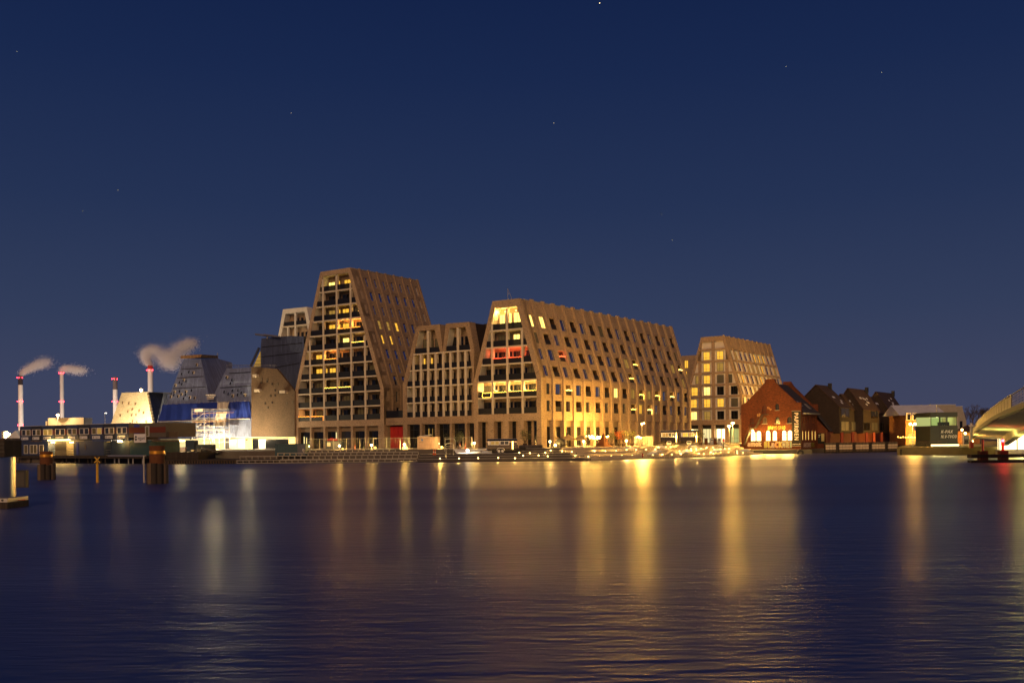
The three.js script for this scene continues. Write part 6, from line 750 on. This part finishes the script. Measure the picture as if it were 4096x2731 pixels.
// ---------- containers, fences, trailers on the quay ----------
function container(label, u0, u1, vTop, vBot, d, mat, turn, doorMat, deco) {
  const p = P(u0, vBot, d), q = P(u1, vTop, d), t = thing('shipping_container', label, 'container', V(p.x, p.y, -d), turn, 'containers on the building site'), w = (q.x - p.x) / Math.cos(turn), h = q.y - p.y; mesh('body', bx(0, w, .1, h, -2.4, 0), mat, t); for (let i = 0; i < Math.floor(w / .28); i++) mesh('corrugation', once('ctc' + h.toFixed(2), () => bx(0, .14, .25, h - .2, 0, .05)), mat, t).position.x = .15 + i * .28;
  mesh('corner_frame', [bx(-.03, .1, 0, h + .04, -.1, .07), bx(w - .1, w + .03, 0, h + .04, -.1, .07), bx(0, w, h - .12, h + .04, -.08, .065), bx(0, w, 0, .14, -.08, .065)], doorMat ?? mat, t); deco?.(t, w, h); return t;
}
{
  container('long teal container beside the brown brick hall', 1100, 1222, 1775, 1826, 176, A.teal, -.05, A.teal, (t, w, h) => { const s = mesh('door_panel', bx(w * .74, w - .05, .12, h - .1, .06, .09), M([.16, .22, .26], { t: T.rust }), t); mesh('label_plate', bx(w * .9, w * .96, h * .42, h * .6, .09, .1), A.white, t); });
  container('dark blue container with a red bundle on its roof', 1302, 1368, 1763, 1806, 186, A.navy, -.12, A.navy, (t, w, h) => { mesh('label_plate', bx(.3, .95, h * .5, h - .25, .06, .09), A.white, t); mesh('light_side', bx(w * .5, w, .15, h - .15, .055, .07), M([.16, .23, .3], { t: T.rust }), t); mesh('roof_bundle', [sph(.5, .9, h + .15, -1), sph(.42, 1.6, h + .1, -1), sph(.36, .4, h + .1, -.8)].map((g) => g.scale(1, 1, 1)), A.redpaint, t); });
  const sup = print(2.4, 1.2, (x, w, h) => { x.clearRect(0, 0, w, h); x.fillStyle = '#2a4f9e'; x.fillRect(w * .38, 0, w * .24, h * .5); x.fillStyle = '#7f9ad0'; x.fillRect(w * .44, h * .12, w * .12, h * .1); x.fillStyle = '#3b4046'; x.font = `bold ${h * .3}px sans-serif`; x.fillText('SUPPLIES', w * .04, h * .9, w * .92); }, 256);
  container('white supplies container with debris on its roof', 1670, 1722, 1747, 1798, 181, A.boxwhite, -.1, A.boxwhite, (t, w, h) => { const s = sheet('logo', 1.3, .75, sup, t, { transparent: true, alphaTest: .4 }); s.position.set(w * .36, h * .68, .09); mesh('end_wall', bx(w, w + 1.35, .1, h, -2.3, -.05), A.boxwhite, t); mesh('roof_debris', [box(1.6, .18, .9, 1, h + .12, -1), box(1.2, .14, .7, 1.8, h + .28, -.9), bar(V(.3, h + .1, -.6), V(2.6, h + .45, -1.2), .06), bar(V(1, h + .1, -.4), V(2.4, h + .5, -.5), .05)], A.galv, t); });
  container('small dark container under the scaffold floods', 742, 775, 1761, 1805, 186, A.navy, 0, A.navy); container('low dark slatted container beside the scaffold foot', 780, 846, 1778, 1806, 186, A.cabin, 0, A.black);
  // stacked pallets and crates below the floods
  for (const [u0, u1, v0, v1, m, label] of [[670, 682, 1790, 1808, A.canvas, 'tall tan crate on the jetty beside the white barrels box'], [683, 697, 1793, 1808, A.timber, 'square brown crate on the jetty'], [699, 742, 1789, 1808, A.boxwhite, 'long white skip on the jetty'], [766, 778, 1799, 1808, A.canvas, 'small tan crate before the dark container'], [790, 805, 1796, 1808, A.timber, 'brown crate before the low slatted container']]) { const p = P(u0, v1, 182), q = P(u1, v0, 182), t = thing('crate', label, 'crate', V((p.x + q.x) / 2, p.y, -182), 0, 'crates on the jetty'), w = q.x - p.x, h = q.y - p.y; mesh('box', box(w, h - .1, .9, 0, h / 2 + .05, 0), m, t); mesh('pallet', box(w + .1, .1, 1, 0, .05, 0), A.timber, t); mesh('lid', box(w + .06, .06, .96, 0, h + .03, 0), m, t); }
  for (const [u0, v0, u1, v1, label] of [[806, 1789, 884, 1810, 'heap of steel beams sloping beside the scaffold foot'], [810, 1796, 870, 1812, 'second bundle of steel beams lying on the jetty']]) { const t = thing('beam_heap', label, 'beams', P(u0, v1, 180)); for (let i = 0; i < 7; i++) mesh('beam', bar(P(u0 + rr(-4, 4), v0 + i * 2, 180 + i * .3).sub(t.position), P(u1 + rr(-6, 6), v1 - rr(0, 4), 180 + i * .3).sub(t.position), .09, 4), i % 2 ? A.galv : A.timber, t); }
  // lamps under the slatted railing
  for (const [u, cd] of [[625, 90], [655, 90], [690, 110], [725, 110]]) { const p = P(u, 1763, 179), t = thing('jetty_floodlight', 'glaring tube floodlight in the row under the slatted railing', 'floodlight', p, 0, 'tube lights under the railing'); mesh('tube', box(1.1, .16, .16), L.lamp, t); mesh('housing', box(1.2, .1, .24, 0, .13, -.04), A.galv, t); point(0, -.1, .5, FLOOD, cd * .5, 8, t, 'tube_light'); }
  // globe lamps along the quay
  for (const [u, v, cd, label] of [[1233, 1787, 22, 'globe lamp beside the long teal container'], [1357, 1785, 22, 'globe lamp before the dark blue container'], [1485, 1782, 26, 'globe lamp before the corner pier of the tall block'], [1617, 1780, 26, 'globe lamp before the deep red doors'], [1753, 1777, 30, 'globe lamp beside the white supplies container'], [1897, 1774, 30, 'globe lamp before the pier between twin gables and long block'], [2200, 1768, 34, 'globe lamp at the corner of the long block'], [2506, 1765, 34, 'globe lamp among the planters before the long block'], [2335, 1767, 40, 'globe lamp below the second parasol']]) { const d = 182, p = P(u, v, d), t = thing('globe_lamp', label, 'globe lamp', V(p.x, G, -d), 0, 'globe lamps along the quay'), h = p.y - G; mesh('post', cyl(.05, .04, Math.max(.3, h)), A.galv, t); mesh('bulb', sph(.2, 0, h + .1, 0, 10), L.lamp, t); point(0, h + .12, .4, WARM, cd * 4, 10, t); }
  for (const [u, v, cd, label] of [[1620, 1793, 60, 'glowing ball lantern lying before the red doors'], [1768, 1790, 120, 'work lamp glaring against the white container end'], [1500, 1791, 12, 'work lamp on the ground before the tall block'], [1370, 1797, 20, 'work lamp on the ground before the dark blue container'], [1870, 1802, 30, 'cool white lamp on the low snowy deck']]) { const d = u === 1870 ? 171 : u === 1768 ? 177.5 : 178, p = P(u, v, d), t = thing('work_lamp', label, 'work lamp', p, 0); mesh('stand', cyl(.2, .1, .4, 0, -.5, 0), A.iron, t); mesh('bulb', sph(u === 1620 ? .5 : .24, 0, 0, 0, 10), u === 1870 ? L.cool : L.warmHi, t); point(u === 1768 ? -.3 : 0, .3, u === 1768 ? -.2 : .7, u === 1870 ? FLOOD : WARM, cd, 12, t); }
  // site fences
  const fence = (label, u0, u1, d, n) => { const a = P(u0, 1800, d), b = P(u1, 1800, d), t = thing('site_fence', label, 'fence', V(a.x, G, -d), 0, 'mesh fences round the site'), w = b.x - a.x; for (let i = 0; i <= n; i++) mesh('post', once('fpost', () => bar(V(0, 0, 0), V(0, 2.1, 0), .03, 5)), A.galv, t).position.x = w * i / n; for (const y of [.15, 2.05]) mesh('rail', bar(V(0, y, 0), V(w, y, 0), .022, 5), A.galv, t); const gs = []; for (let i = 0; i < w / .35; i++) gs.push(bar(V(i * .35, .15, 0), V(i * .35, 2.05, 0), .006, 3)); const m = mesh('wire_mesh', gs, A.galv, t); m.userData.kind = 'stuff'; };
  fence('mesh fence before the tall block', 1225, 1600, 183, 7); fence('mesh fence before the deep red doors and white container', 1602, 1670, 182, 2); fence('mesh fence before the twin gables', 1780, 1888, 182, 3);
  for (const [u, v, label] of [[1840, 1788, 'red traffic cone leaning by the potted shrub'], [1862, 1788, 'red traffic cone before the twin gables'], [1734, 1814, 'red post on the edge of the unfinished steps'], [1741, 1815, 'second red post on the edge of the unfinished steps'], [1419, 1795, 'red post before the tall block']]) { const d = v > 1810 ? 166 : 180, p = P(u, v + 6, d), t = thing('red_marker', label, 'marker post', p, 0, 'red markers on the site'); mesh('cone', cyl(.16, .05, .95), A.orange, t); mesh('band', cyl(.12, .1, .2, 0, .4), A.white, t); mesh('foot', box(.4, .05, .4, 0, .02, 0), A.black, t); }
  // swim ladder arches and bicycle on the deck
  { const t = thing('swim_ladder', 'tall tubular swim ladder arch on the dark deck', 'ladder', onDeck(1782, 1828, 0)); const o = t.position, d = -o.z; for (const [pts, r] of [[[[1781, 1828], [1780, 1783], [1786, 1775], [1808, 1772], [1812, 1778], [1813, 1820]], .035], [[[1785, 1832], [1784, 1790]], .03], [[[1780, 1757], [1780, 1782]], .03], [[[1780, 1757], [1818, 1757], [1821, 1790]], .03]]) mesh('tube', tube(pts.map(([u, v]) => P(u, v, d).sub(o)), r, 24, 5), A.steel, t); for (const v of [1774, 1785, 1796]) mesh('rung', bar(P(1784, v, d).sub(o), P(1810, v, d).sub(o), .025), A.steel, t); }
  { const p = onDeck(1800, 1818, 0), t = thing('parked_bicycle', 'bicycle parked behind the swim ladder', 'bicycle', p, .3); for (const x of [-.52, .52]) { const w = mesh('wheel', new THREE.TorusGeometry(.33, .025, 5, 20), A.black, t); w.position.set(x, .34, 0); } mesh('frame', [bar(V(-.52, .34, 0), V(-.1, .34, 0), .02), bar(V(-.1, .34, 0), V(-.25, .85, 0), .02), bar(V(-.1, .34, 0), V(.4, .8, 0), .02), bar(V(-.22, .78, 0), V(.38, .85, 0), .02), bar(V(.38, .95, 0), V(.52, .34, 0), .02), bar(V(-.52, .34, 0), V(-.22, .75, 0), .015)], A.black, t); mesh('saddle', box(.24, .06, .12, -.27, .9, 0), A.black, t); mesh('handlebar', bar(V(.36, 1, -.25), V(.36, 1, .25), .018), A.steel, t); }
}
// ---------- silver food trailer ----------
function foodTrailer(label, pos, turn, w, h, litBack) {
  const t = thing('food_trailer', label, 'trailer', pos, turn, 'food trailers'), prof = new THREE.Shape(); const y0 = .55, r = .55, H = h;
  prof.moveTo(0, y0 + .25); prof.quadraticCurveTo(0, y0, .25, y0); prof.lineTo(1.95, y0); prof.quadraticCurveTo(2.2, y0, 2.2, y0 + .25); prof.lineTo(2.2, H - r); prof.quadraticCurveTo(2.2, H, 2.2 - r, H); prof.lineTo(r, H); prof.quadraticCurveTo(0, H, 0, H - r); prof.closePath();
  const chrome = M([.13, .11, .085], { roughness: .1, metalness: 1 });
  mesh('body', new THREE.ExtrudeGeometry(prof, { depth: w, bevelEnabled: false, curveSegments: 8 }).rotateY(Math.PI / 2), chrome, t);   // body runs along +x, depth goes to -z
  mesh('roof_cover', bx(.05, w - .05, H - .02, H + .1, -1.9, -.3), M([.05, .06, .14], { roughness: .4 }), t);
  for (const [a, b, m] of [[.04, .1, L.dim], [.12, .42, litBack > 0 ? L.warm : L.dim], [.44, .74, litBack > 0 ? L.dim : A.clear]]) openWindow(t, V(0, 0, .03), V(1, 0, 0), V(0, 1, 0), a * w, y0 + (H - y0) * .48, (b - a) * w, (H - y0) * .36, m, [.5], [], 0, 'serving_window', A.steel);
  mesh('end_window', bx(w, w + .03, y0 + (H - y0) * .5, H - .45, -1.5, -.6), L.dim, t);
  mesh('edge_lamp', bx(w * .84, w * .88, y0 + .1, H - .35, .03, .1), L.tube, t); point(w * .86, (y0 + H) / 2, .35, WARM, litBack < 0 ? 4 : 110, 8, t, 'tube_light');
  for (const x of [w * .4, w * .52]) { const g = mesh('wheel', cyl(.36, .36, .22, 0, -.11, 0, 18).rotateX(Math.PI / 2), A.black, t); g.position.set(x, .36, -.05); const hub = new THREE.Mesh(cyl(.24, .22, .06, 0, 0, 0, 14).rotateX(Math.PI / 2), M([.7, .7, .72], { roughness: .4 })); hub.name = 'hub'; hub.position.z = .1; g.add(hub); }
  mesh('mudguard', tube([V(w * .33, .45, .06), V(w * .36, .8, .06), V(w * .46, .86, .06), V(w * .56, .8, .06), V(w * .59, .45, .06)], .06, 16, 5), A.steel, t); mesh('hitch', [bar(V(0, .55, -1.1), V(-1.2, .45, -1.1), .05), bar(V(-1.1, 0, -1.1), V(-1.1, .5, -1.1), .04)], A.iron, t); mesh('undertray', bx(.1, w - .1, .42, .56, -2.1, -.1), A.iron, t);
  return t;
}
{
  const a = onDeck(1942, 1812, 0), p = V(a.x, 1.26, -169), w = P(2068, 1800, 169).x - p.x; foodTrailer('mirror-finish food trailer on the dark deck beside the snowy ramp', p, -.06, w, P(2000, 1757, 169).y - 1.26, -1);
  const q = P(2643, 1788, 199), w2b = P(2716, 1780, 199).x - q.x; q.y = G; foodTrailer('food trailer with a lit hatch beside the bar tables', q, -.08, w2b, 2.95, 0); const r = P(2722, 1787, 201); r.y = G; foodTrailer('food trailer glowing inside next to the terrace bins', r, -.08, P(2797, 1780, 201).x - r.x, 2.95, 1);
  // cone seats by the trailer end
  const c = P(2080, 1793, 174), t = thing('curved_bench', 'long low rounded bench on the dark deck', 'bench', V(c.x, 2.03, -174), -.05); mesh('seat', new THREE.CapsuleGeometry(.32, 3.6, 4, 10).rotateZ(Math.PI / 2).translate(1.9, .25, 0), A.deckDark, t); mesh('base', bx(.2, 3.6, 0, .2, -.2, .2), A.black, t);
}
// ---------- parasols, planters, terrace lights before the long block ----------
{
  const D = 194;
  const parasol = (label, u, vPeak, vEdge, half, d) => { const p = P(u, vEdge, d), t = thing('parasol', label, 'parasol', V(p.x, G, -d), .3, 'tan parasols'), h = p.y - G, top = P(u, vPeak, d).y - G, r = half * d / F; mesh('pole', cyl(.04, .04, top), A.timber, t); for (let i = 0; i < 8; i++) { const a = i * Math.PI / 4, b = (i + 1) * Math.PI / 4, A0 = V(Math.cos(a) * r, h, Math.sin(a) * r), B0 = V(Math.cos(b) * r, h, Math.sin(b) * r), T0 = V(0, top, 0), dn = V(0, -.22, 0); mesh('canopy_panel', solid([[T0, B0, A0], [A0, B0, B0.clone().add(dn), A0.clone().add(dn)]]), A.canvas, t); mesh('rib', bar(V(0, top - .25, 0), A0.clone().add(V(0, -.03, 0)), .018, 4), A.timber, t); } point(0, h + .1, 0, WARM, 14, 6, t, 'parasol_light'); mesh('light_bulb', sph(.1, 0, h + .1, 0), L.bulb, t); };
  parasol('tan parasol beside the dark sculpture', 2222, 1741, 1753, 18, D); parasol('tan parasol with its ribs showing, between two others', 2274, 1737, 1755, 32, D); parasol('tan parasol closest to the glaring terrace lamps', 2322, 1738, 1755, 28, D);
  const sc = P(2240, 1790, 183), s = thing('dark_sculpture', 'large dark lumpy sculpture on the quay', 'sculpture', V(sc.x, G, -183)); { const g = new THREE.IcosahedronGeometry(1, 3), q = g.attributes.position; for (let i = 0; i < q.count; i++) { const x = q.getX(i), y = q.getY(i), z = q.getZ(i), k = 1 + .18 * Math.sin(x * 3 + 1) + .14 * Math.sin(y * 4 + z * 2); q.setXYZ(i, x * .95 * k, Math.max(0, y * .85 * k + .75) * 1.05, z * .7 * k); } g.computeVertexNormals(); mesh('mass', g, A.black, s); mesh('mass', g.clone().scale(.6, .8, .8).translate(.75, .1, .1), A.iron, s); }
  { const sp = P(2221, 1783, 182), l = thing('ground_spotlight', 'small ground spotlight shining at the dark sculpture', 'lamp', sp); mesh('housing', cyl(.12, .16, .3, 0, -.3, 0), A.iron, l); mesh('bulb', sph(.22, 0, .1, 0), L.lamp, l); point(0, .2, .35, WARM, 30, 6, l); }
  // glaring terrace lamps
  for (const [u, v, cd, r, label] of [[2347, 1744, 150, .28, 'cluster lamp over the terrace beside the parasol'], [2372, 1748, 340, .45, 'glaring terrace lamp cluster under the shop windows'], [2391, 1749, 340, .45, 'glaring terrace lamp cluster beside the dark heap'], [2417, 1749, 340, .4, 'glaring terrace lamp cluster beyond the dark heap'], [2433, 1745, 150, .28, 'single terrace lamp beside the first potted tree'], [2568, 1695, 1000, .3, 'tall street lamp before the long block'], [2556, 1748, 40, .35, 'glowing lamp cluster above the white barrier']]) { const so = u === 2568 ? -16 : -3.2, k = onL(u, v, so).k, d = -w2(so, k).z, p = P(u, v, d), t = thing('terrace_lamp', label, 'lamp', V(p.x, G, -d), 0, 'lamps before the long block'), h = p.y - G; mesh('post', cyl(.05, .04, h - .1), A.iron, t); const gs = [sph(r * .6, 0, h, 0)]; for (let i = 0; i < (r > .34 ? 6 : 1); i++) gs.push(sph(r * .45, rr(-1, 1) * r * 1.6, h + rr(-.5, .4) * r, rr(-.5, .5))); mesh('bulb', gs, L.lamp, t); point(0, h, r + .35, SODIUM, cd, 16, t); }
  // flood lamps on masts out of the picture's detail: two deck masts
  // planters and small trees
  const planter = (label, u, v, d, kind) => { const p = P(u, v, d), t = thing('potted_tree', label, 'potted tree', V(p.x, Math.max(G, p.y), -d), u, 'potted trees on the terrace'); mesh('pot', cyl(.32, .42, .6), A.tile, t); bareBush(t, kind); };
  function bareBush(t, k) { const br = [], lf = []; for (let i = 0; i < 16; i++) { const a = rr(0, 6.28), q = V(Math.cos(a) * rr(.2, .9), rr(1.6, 2.9), Math.sin(a) * rr(.2, .9)); br.push(bar(V(0, .55, 0), q, .025, 4)); for (let j = 0; j < 34; j++) { const c = q.clone().add(V(rr(-.45, .45), rr(-.5, .4), rr(-.45, .45))); const g = new THREE.PlaneGeometry(.12, .07); g.rotateX(rr(0, 3)); g.rotateY(rr(0, 6)); lf.push(g.translate(c.x, c.y, c.z)); } } mesh('trunk', br, A.bark, t); mesh('crown', lf, k ? A.leaf : A.orange, t); }
  planter('leafy potted tree beside the terrace lamps', 2448, 1788, 193, 1); planter('orange leaved potted tree on the terrace', 2477, 1788, 193, 0); planter('leafy potted tree close to the globe lamp', 2495, 1788, 193, 1); planter('potted tree below the third parasol', 2350, 1789, 193, 1); planter('potted tree beside the white barrier', 2528, 1787, 193, 1); planter('slender potted tree beside the mirror-finish trailer', 2100, 1786, 178, 1); planter('potted shrub before the twin gables', 1837, 1803, 173, 1); planter('potted shrub beside the food trailers', 2802, 1785, 199, 1);
  // dark covered heap, rocks, tables
  { const p = P(2415, 1789, 190), t = thing('covered_heap', 'tarpaulin covered heap glowing brown before the terrace lamps', 'heap', V(p.x, G, -190)); const g = new THREE.ConeGeometry(1.6, 2.7, 7, 4); const q = g.attributes.position; for (let i = 0; i < q.count; i++) q.setXYZ(i, q.getX(i) * (1 + .15 * Math.sin(q.getY(i) * 3)), q.getY(i), q.getZ(i) * .7); g.computeVertexNormals(); mesh('cover', g.translate(0, 1.35, 0), A.rust, t); mesh('weight', box(2.4, .15, 1.4, -.6, .08, .2), A.timber, t); }
  { const p = P(2328, 1789, 184), t = thing('rock_bed', 'low grey boulder bed on the quay edge', 'rocks', V(p.x, G, -184)); for (let i = 0; i < 7; i++) { const g = new THREE.DodecahedronGeometry(rr(.25, .42), 0).scale(1.5, .7, 1); mesh('boulder', g.translate(-1.2 + i * .42, .16, rr(-.3, .3)), A.concrete, t); } }
  for (const [u, d, label] of [[2372, 191, 'long table below the glaring terrace lamps'], [2460, 191, 'table beside the orange leaved tree'], [2488, 191, 'table beside the globe lamp planters'], [2620, 196, 'bar table beside the white barrier'], [2635, 197, 'bar table before the food trailer']]) { const p = P(u, 1788, d), t = thing('terrace_table', label, 'table', V(p.x, G, -d), .1, 'terrace tables'); mesh('top', box(2.4, .07, .8, 0, .76, 0), A.timber, t); for (const x of [-1, 1]) for (const z of [-.3, .3]) mesh('leg', bar(V(x, 0, z), V(x, .75, z), .03), A.iron, t); for (const z of [-.7, .7]) mesh('bench', box(2.2, .06, .3, 0, .45, z), A.timber, t); }
  { const a = P(2540, 1788, 192), b = P(2609, 1748, 192), t = thing('white_barrier', 'white framed barred enclosure on the terrace', 'enclosure', V(a.x, G, -192), 0), w = b.x - a.x, h = b.y - G; for (const x of [0, w * .86, w]) for (const z of [0, -1.6]) mesh('post', bx(x - .05, x + .05, 0, h, z - .05, z + .05), A.white, t); for (let i = 0; i < 8; i++) mesh('bar', bx(.05, w * .86, .15 + i * h / 8, .2 + i * h / 8, -.03, .03), A.white, t); mesh('top_rail', bx(-.05, w + .05, h, h + .1, -1.65, .06), A.white, t); }
  // bins and wall by the panelled block
  for (const [i, u] of [2825, 2848, 2862, 2878].entries()) { const p = P(u, 1782, 206), t = thing('waste_bin', (i % 2 ? 'upright steel waste bin' : 'rust-brown waste bin') + ' in the row before the panelled block', 'bin', V(p.x, G, -206), 0, 'row of waste bins'); mesh('body', box(.6, 1.3, .6, 0, .65, 0), i % 2 ? A.galv : A.rust, t); mesh('lid', box(.66, .1, .66, 0, 1.35, 0), A.iron, t); mesh('flap', box(.4, .16, .04, 0, 1.0, .31), A.black, t); }
  for (const [u, v, d, cd, label] of [[2917, 1704, 252, 800, 'street lamp close to the panelled block corner'], [2932, 1692, 255, 1200, 'brightest street lamp beside the warehouse stair']]) { const p = P(u, v, d), t = thing('plaza_lamp', label, 'street lamp', V(p.x, G, -d), 0, 'street lamps of the plaza'), h = p.y - G; mesh('post', cyl(.08, .05, h), A.galv, t); mesh('bulb', uvm(new THREE.SphereGeometry(.34, 10, 7).scale(1.4, .55, 1).translate(0, h, 0)), L.lamp, t); mesh('cap', cyl(.4, .15, .14, 0, h + .16), A.galv, t); point(0, h - .1, .6, SODIUM, cd, 10, t); }
  { const p = P(2969, 1699, 215), t = thing('signal_light', 'small blue signal light on a post before the warehouse', 'signal light', V(p.x, G, -215)), h = p.y - G; mesh('post', cyl(.05, .04, h), A.galv, t); mesh('bulb', sph(.16, 0, h, 0), E([.35, .35, 1], 20), t); point(0, h, .4, new THREE.Color().setRGB(.35, .35, 1), 4, 4, t); }
  for (const [u, v, label] of [[2571, 1831, 'red bollard standing at the foot of the wooden terrace'], [2895, 1800, 'red life-ring post on the wooden terrace'], [2945, 1818, 'dark bollard at the end of the wooden terrace']]) { const p = onDeck(u, v, 0), t = thing('terrace_bollard', label, 'bollard', p); const h = u === 2895 ? 2.2 : .7; mesh('post', cyl(.11, .1, h), u === 2895 ? A.iron : u === 2945 ? A.black : A.redpaint, t); mesh('cap', u === 2895 ? box(.34, .6, .14, 0, h - .2, .1) : cyl(.13, .1, .1, 0, h), A.redpaint, t); }
}
// ---------- dolphins, piles and marker in the water ----------
{
  const dolphin = (label, u, v, w, vTop, vMid, bandV) => { const c = onY(u, v, 0), d = -c.z, t = thing('mooring_dolphin', label, 'mooring dolphin', V(c.x, 0, c.z), 0, 'mooring dolphins'), R = w * d / F / 2, yM = P(u, vMid, d).y, yT = P(u, vTop, d).y; for (let i = 0; i < 9; i++) { const a = i * Math.PI * 2 / 9 + .2, r = R * .3; mesh('timber_pile', cyl(r, r * rr(.92, 1), yM + 1.2 + rr(-.12, .1), Math.cos(a) * (R - r), -1.2, Math.sin(a) * (R - r), 10), i % 3 ? A.oldtimber : A.timber, t); } mesh('steel_drum', cyl(R * .69, R * .69, yT - yM + .4, 0, yM - .4, 0, 24), A.rust, t); const b = P(u, bandV, d).y; mesh('reflective_band', cyl(R * .7, R * .7, .26, 0, b - .13, 0, 24), M([.7, .33, .03], { roughness: .3, metalness: .4 }), t); mesh('top_plate', cyl(R * .72, R * .72, .14, 0, yT, 0, 24), A.rust, t); return t; };
  dolphin('rusty mooring dolphin of bundled timbers farther from the yellow marker post', 184, 1919, 70, 1811, 1857, 1822); dolphin('larger rusty mooring dolphin beside the slim grey post', 628, 1934, 86, 1789, 1853, 1809);
  { const c = onY(388, 1930, 0), d = -c.z, t = thing('yellow_marker_post', 'yellow navigation post topped with a cross', 'marker post', V(c.x, 0, c.z)), h = P(388, 1853, d).y, top = P(388, 1834, d).y; mesh('post', cyl(.13, .115, h + 1, 0, -1, 0, 14), A.yellow, t); for (const s of [-1, 1]) mesh('cross_arm', box(.72, .09, .06, 0, 0, 0).rotateZ(s * .8).translate(0, (h + top) / 2 + .1, s * .035), A.yellow, t); mesh('neck', cyl(.05, .05, .4, 0, h - .05, 0), A.yellow, t); }
  { const c = onY(574, 1930, 0), d = -c.z, t = thing('grey_post', 'slim grey post with cross struts beside the larger dolphin', 'post', V(c.x, 0, c.z)), h = P(574, 1823, d).y; mesh('post', cyl(.07, .07, h + 1, 0, -1), A.galv, t); mesh('strut', [bar(V(0, .1, 0), V(.5, .1, 0), .03), bar(V(0, h * .45, 0), V(.45, h * .45, 0), .03)], A.galv, t); mesh('gauge_plate', box(.16, .4, .04, .75, h * .6, 0), A.white, t); mesh('gauge_rod', bar(V(.75, -.5, 0), V(.75, h * .6, 0), .025), A.galv, t); }
  { const c = onY(-14, 2030, 0), d = -c.z, t = thing('steel_pile', 'big shiny steel pile with a dark cap and flange', 'pile', V(c.x, 0, c.z)), y = (v) => P(10, v, d).y, R = 70 * d / F; mesh('shaft', new THREE.LatheGeometry([[R * .97, y(1992)], [R, y(1985)], [R * .985, y(1940)], [R * .99, y(1830)], [R * .97, y(1826)]].map(([a, b]) => new THREE.Vector2(a, b)), 40), M([.62, .58, .52], { roughness: .28, metalness: .95 }), t); mesh('cap', bx(-R * 1.3, R * .95, y(1827), y(1761), -R, R), A.oldtimber, t); for (const v of [1775, 1790, 1806]) mesh('cap_strap', bx(-R * 1.3, R * .97, y(v) - .03, y(v) + .03, R, R + .03), A.iron, t); mesh('flange', bx(-R * 1.2, R * 1.2, y(2004), y(1989), -R * 1.2, R * 1.2), A.galv, t); for (let i = 0; i < 4; i++) mesh('bolt', cyl(.06, .06, .06, -.2 + i * .38, 0, 0, 6).rotateX(Math.PI / 2).translate(0, y(1996), R * 1.2), A.iron, t); mesh('timber_ring', bx(-R * 1.22, R * 1.22, -.6, y(2005), -R * 1.22, R * 1.22), A.oldtimber, t); mesh('mooring_spike', bar(V(R * 1.2, y(2000), 0), V(R * 1.62, y(1999), 0), .025), A.redpaint, t); }
  { const d = 70, a = P(56, 1950, d), b = P(104, 1880, d), t = thing('hanging_fender', 'dark hanging fender panel behind the steel pile', 'fender', V(a.x, a.y, -d)), w = b.x - a.x, h = b.y - a.y; mesh('panel', bx(0, w * .82, .1, h - .1, -.2, 0), A.iron, t); mesh('frame', [bx(w * .82, w, 0, h, -.3, .1), bx(0, w * .82, h - .1, h, -.3, .1), bx(0, w * .82, .0, .1, -.3, .1)], A.black, t); mesh('hanger', bar(V(.1, h, -.1), V(-1.6, h + .6, .6), .05), A.iron, t); mesh('hanger', bar(V(.1, .1, -.1), V(-1.6, -.3, .6), .05), A.iron, t); }
}
// stars
for (const [u, v] of [[2399, 12], [1164, 451], [328, 844], [470, 759], [2646, 854], [3527, 289], [66, 205], [2690, 960], [3145, 265], [2215, 492]]) { const p = P(u, v, 5000), t = mesh('star', new THREE.IcosahedronGeometry(u === 2399 ? 2.2 : .8, 0), L.white); t.position.copy(p); tag(t, 'faint star in the clear dusk sky', 'star', 'stars in the dusk sky'); }

scene.traverse((o) => { if (o.isMesh) { o.castShadow = true; o.receiveShadow = true; } });
renderer.render(scene, camera);
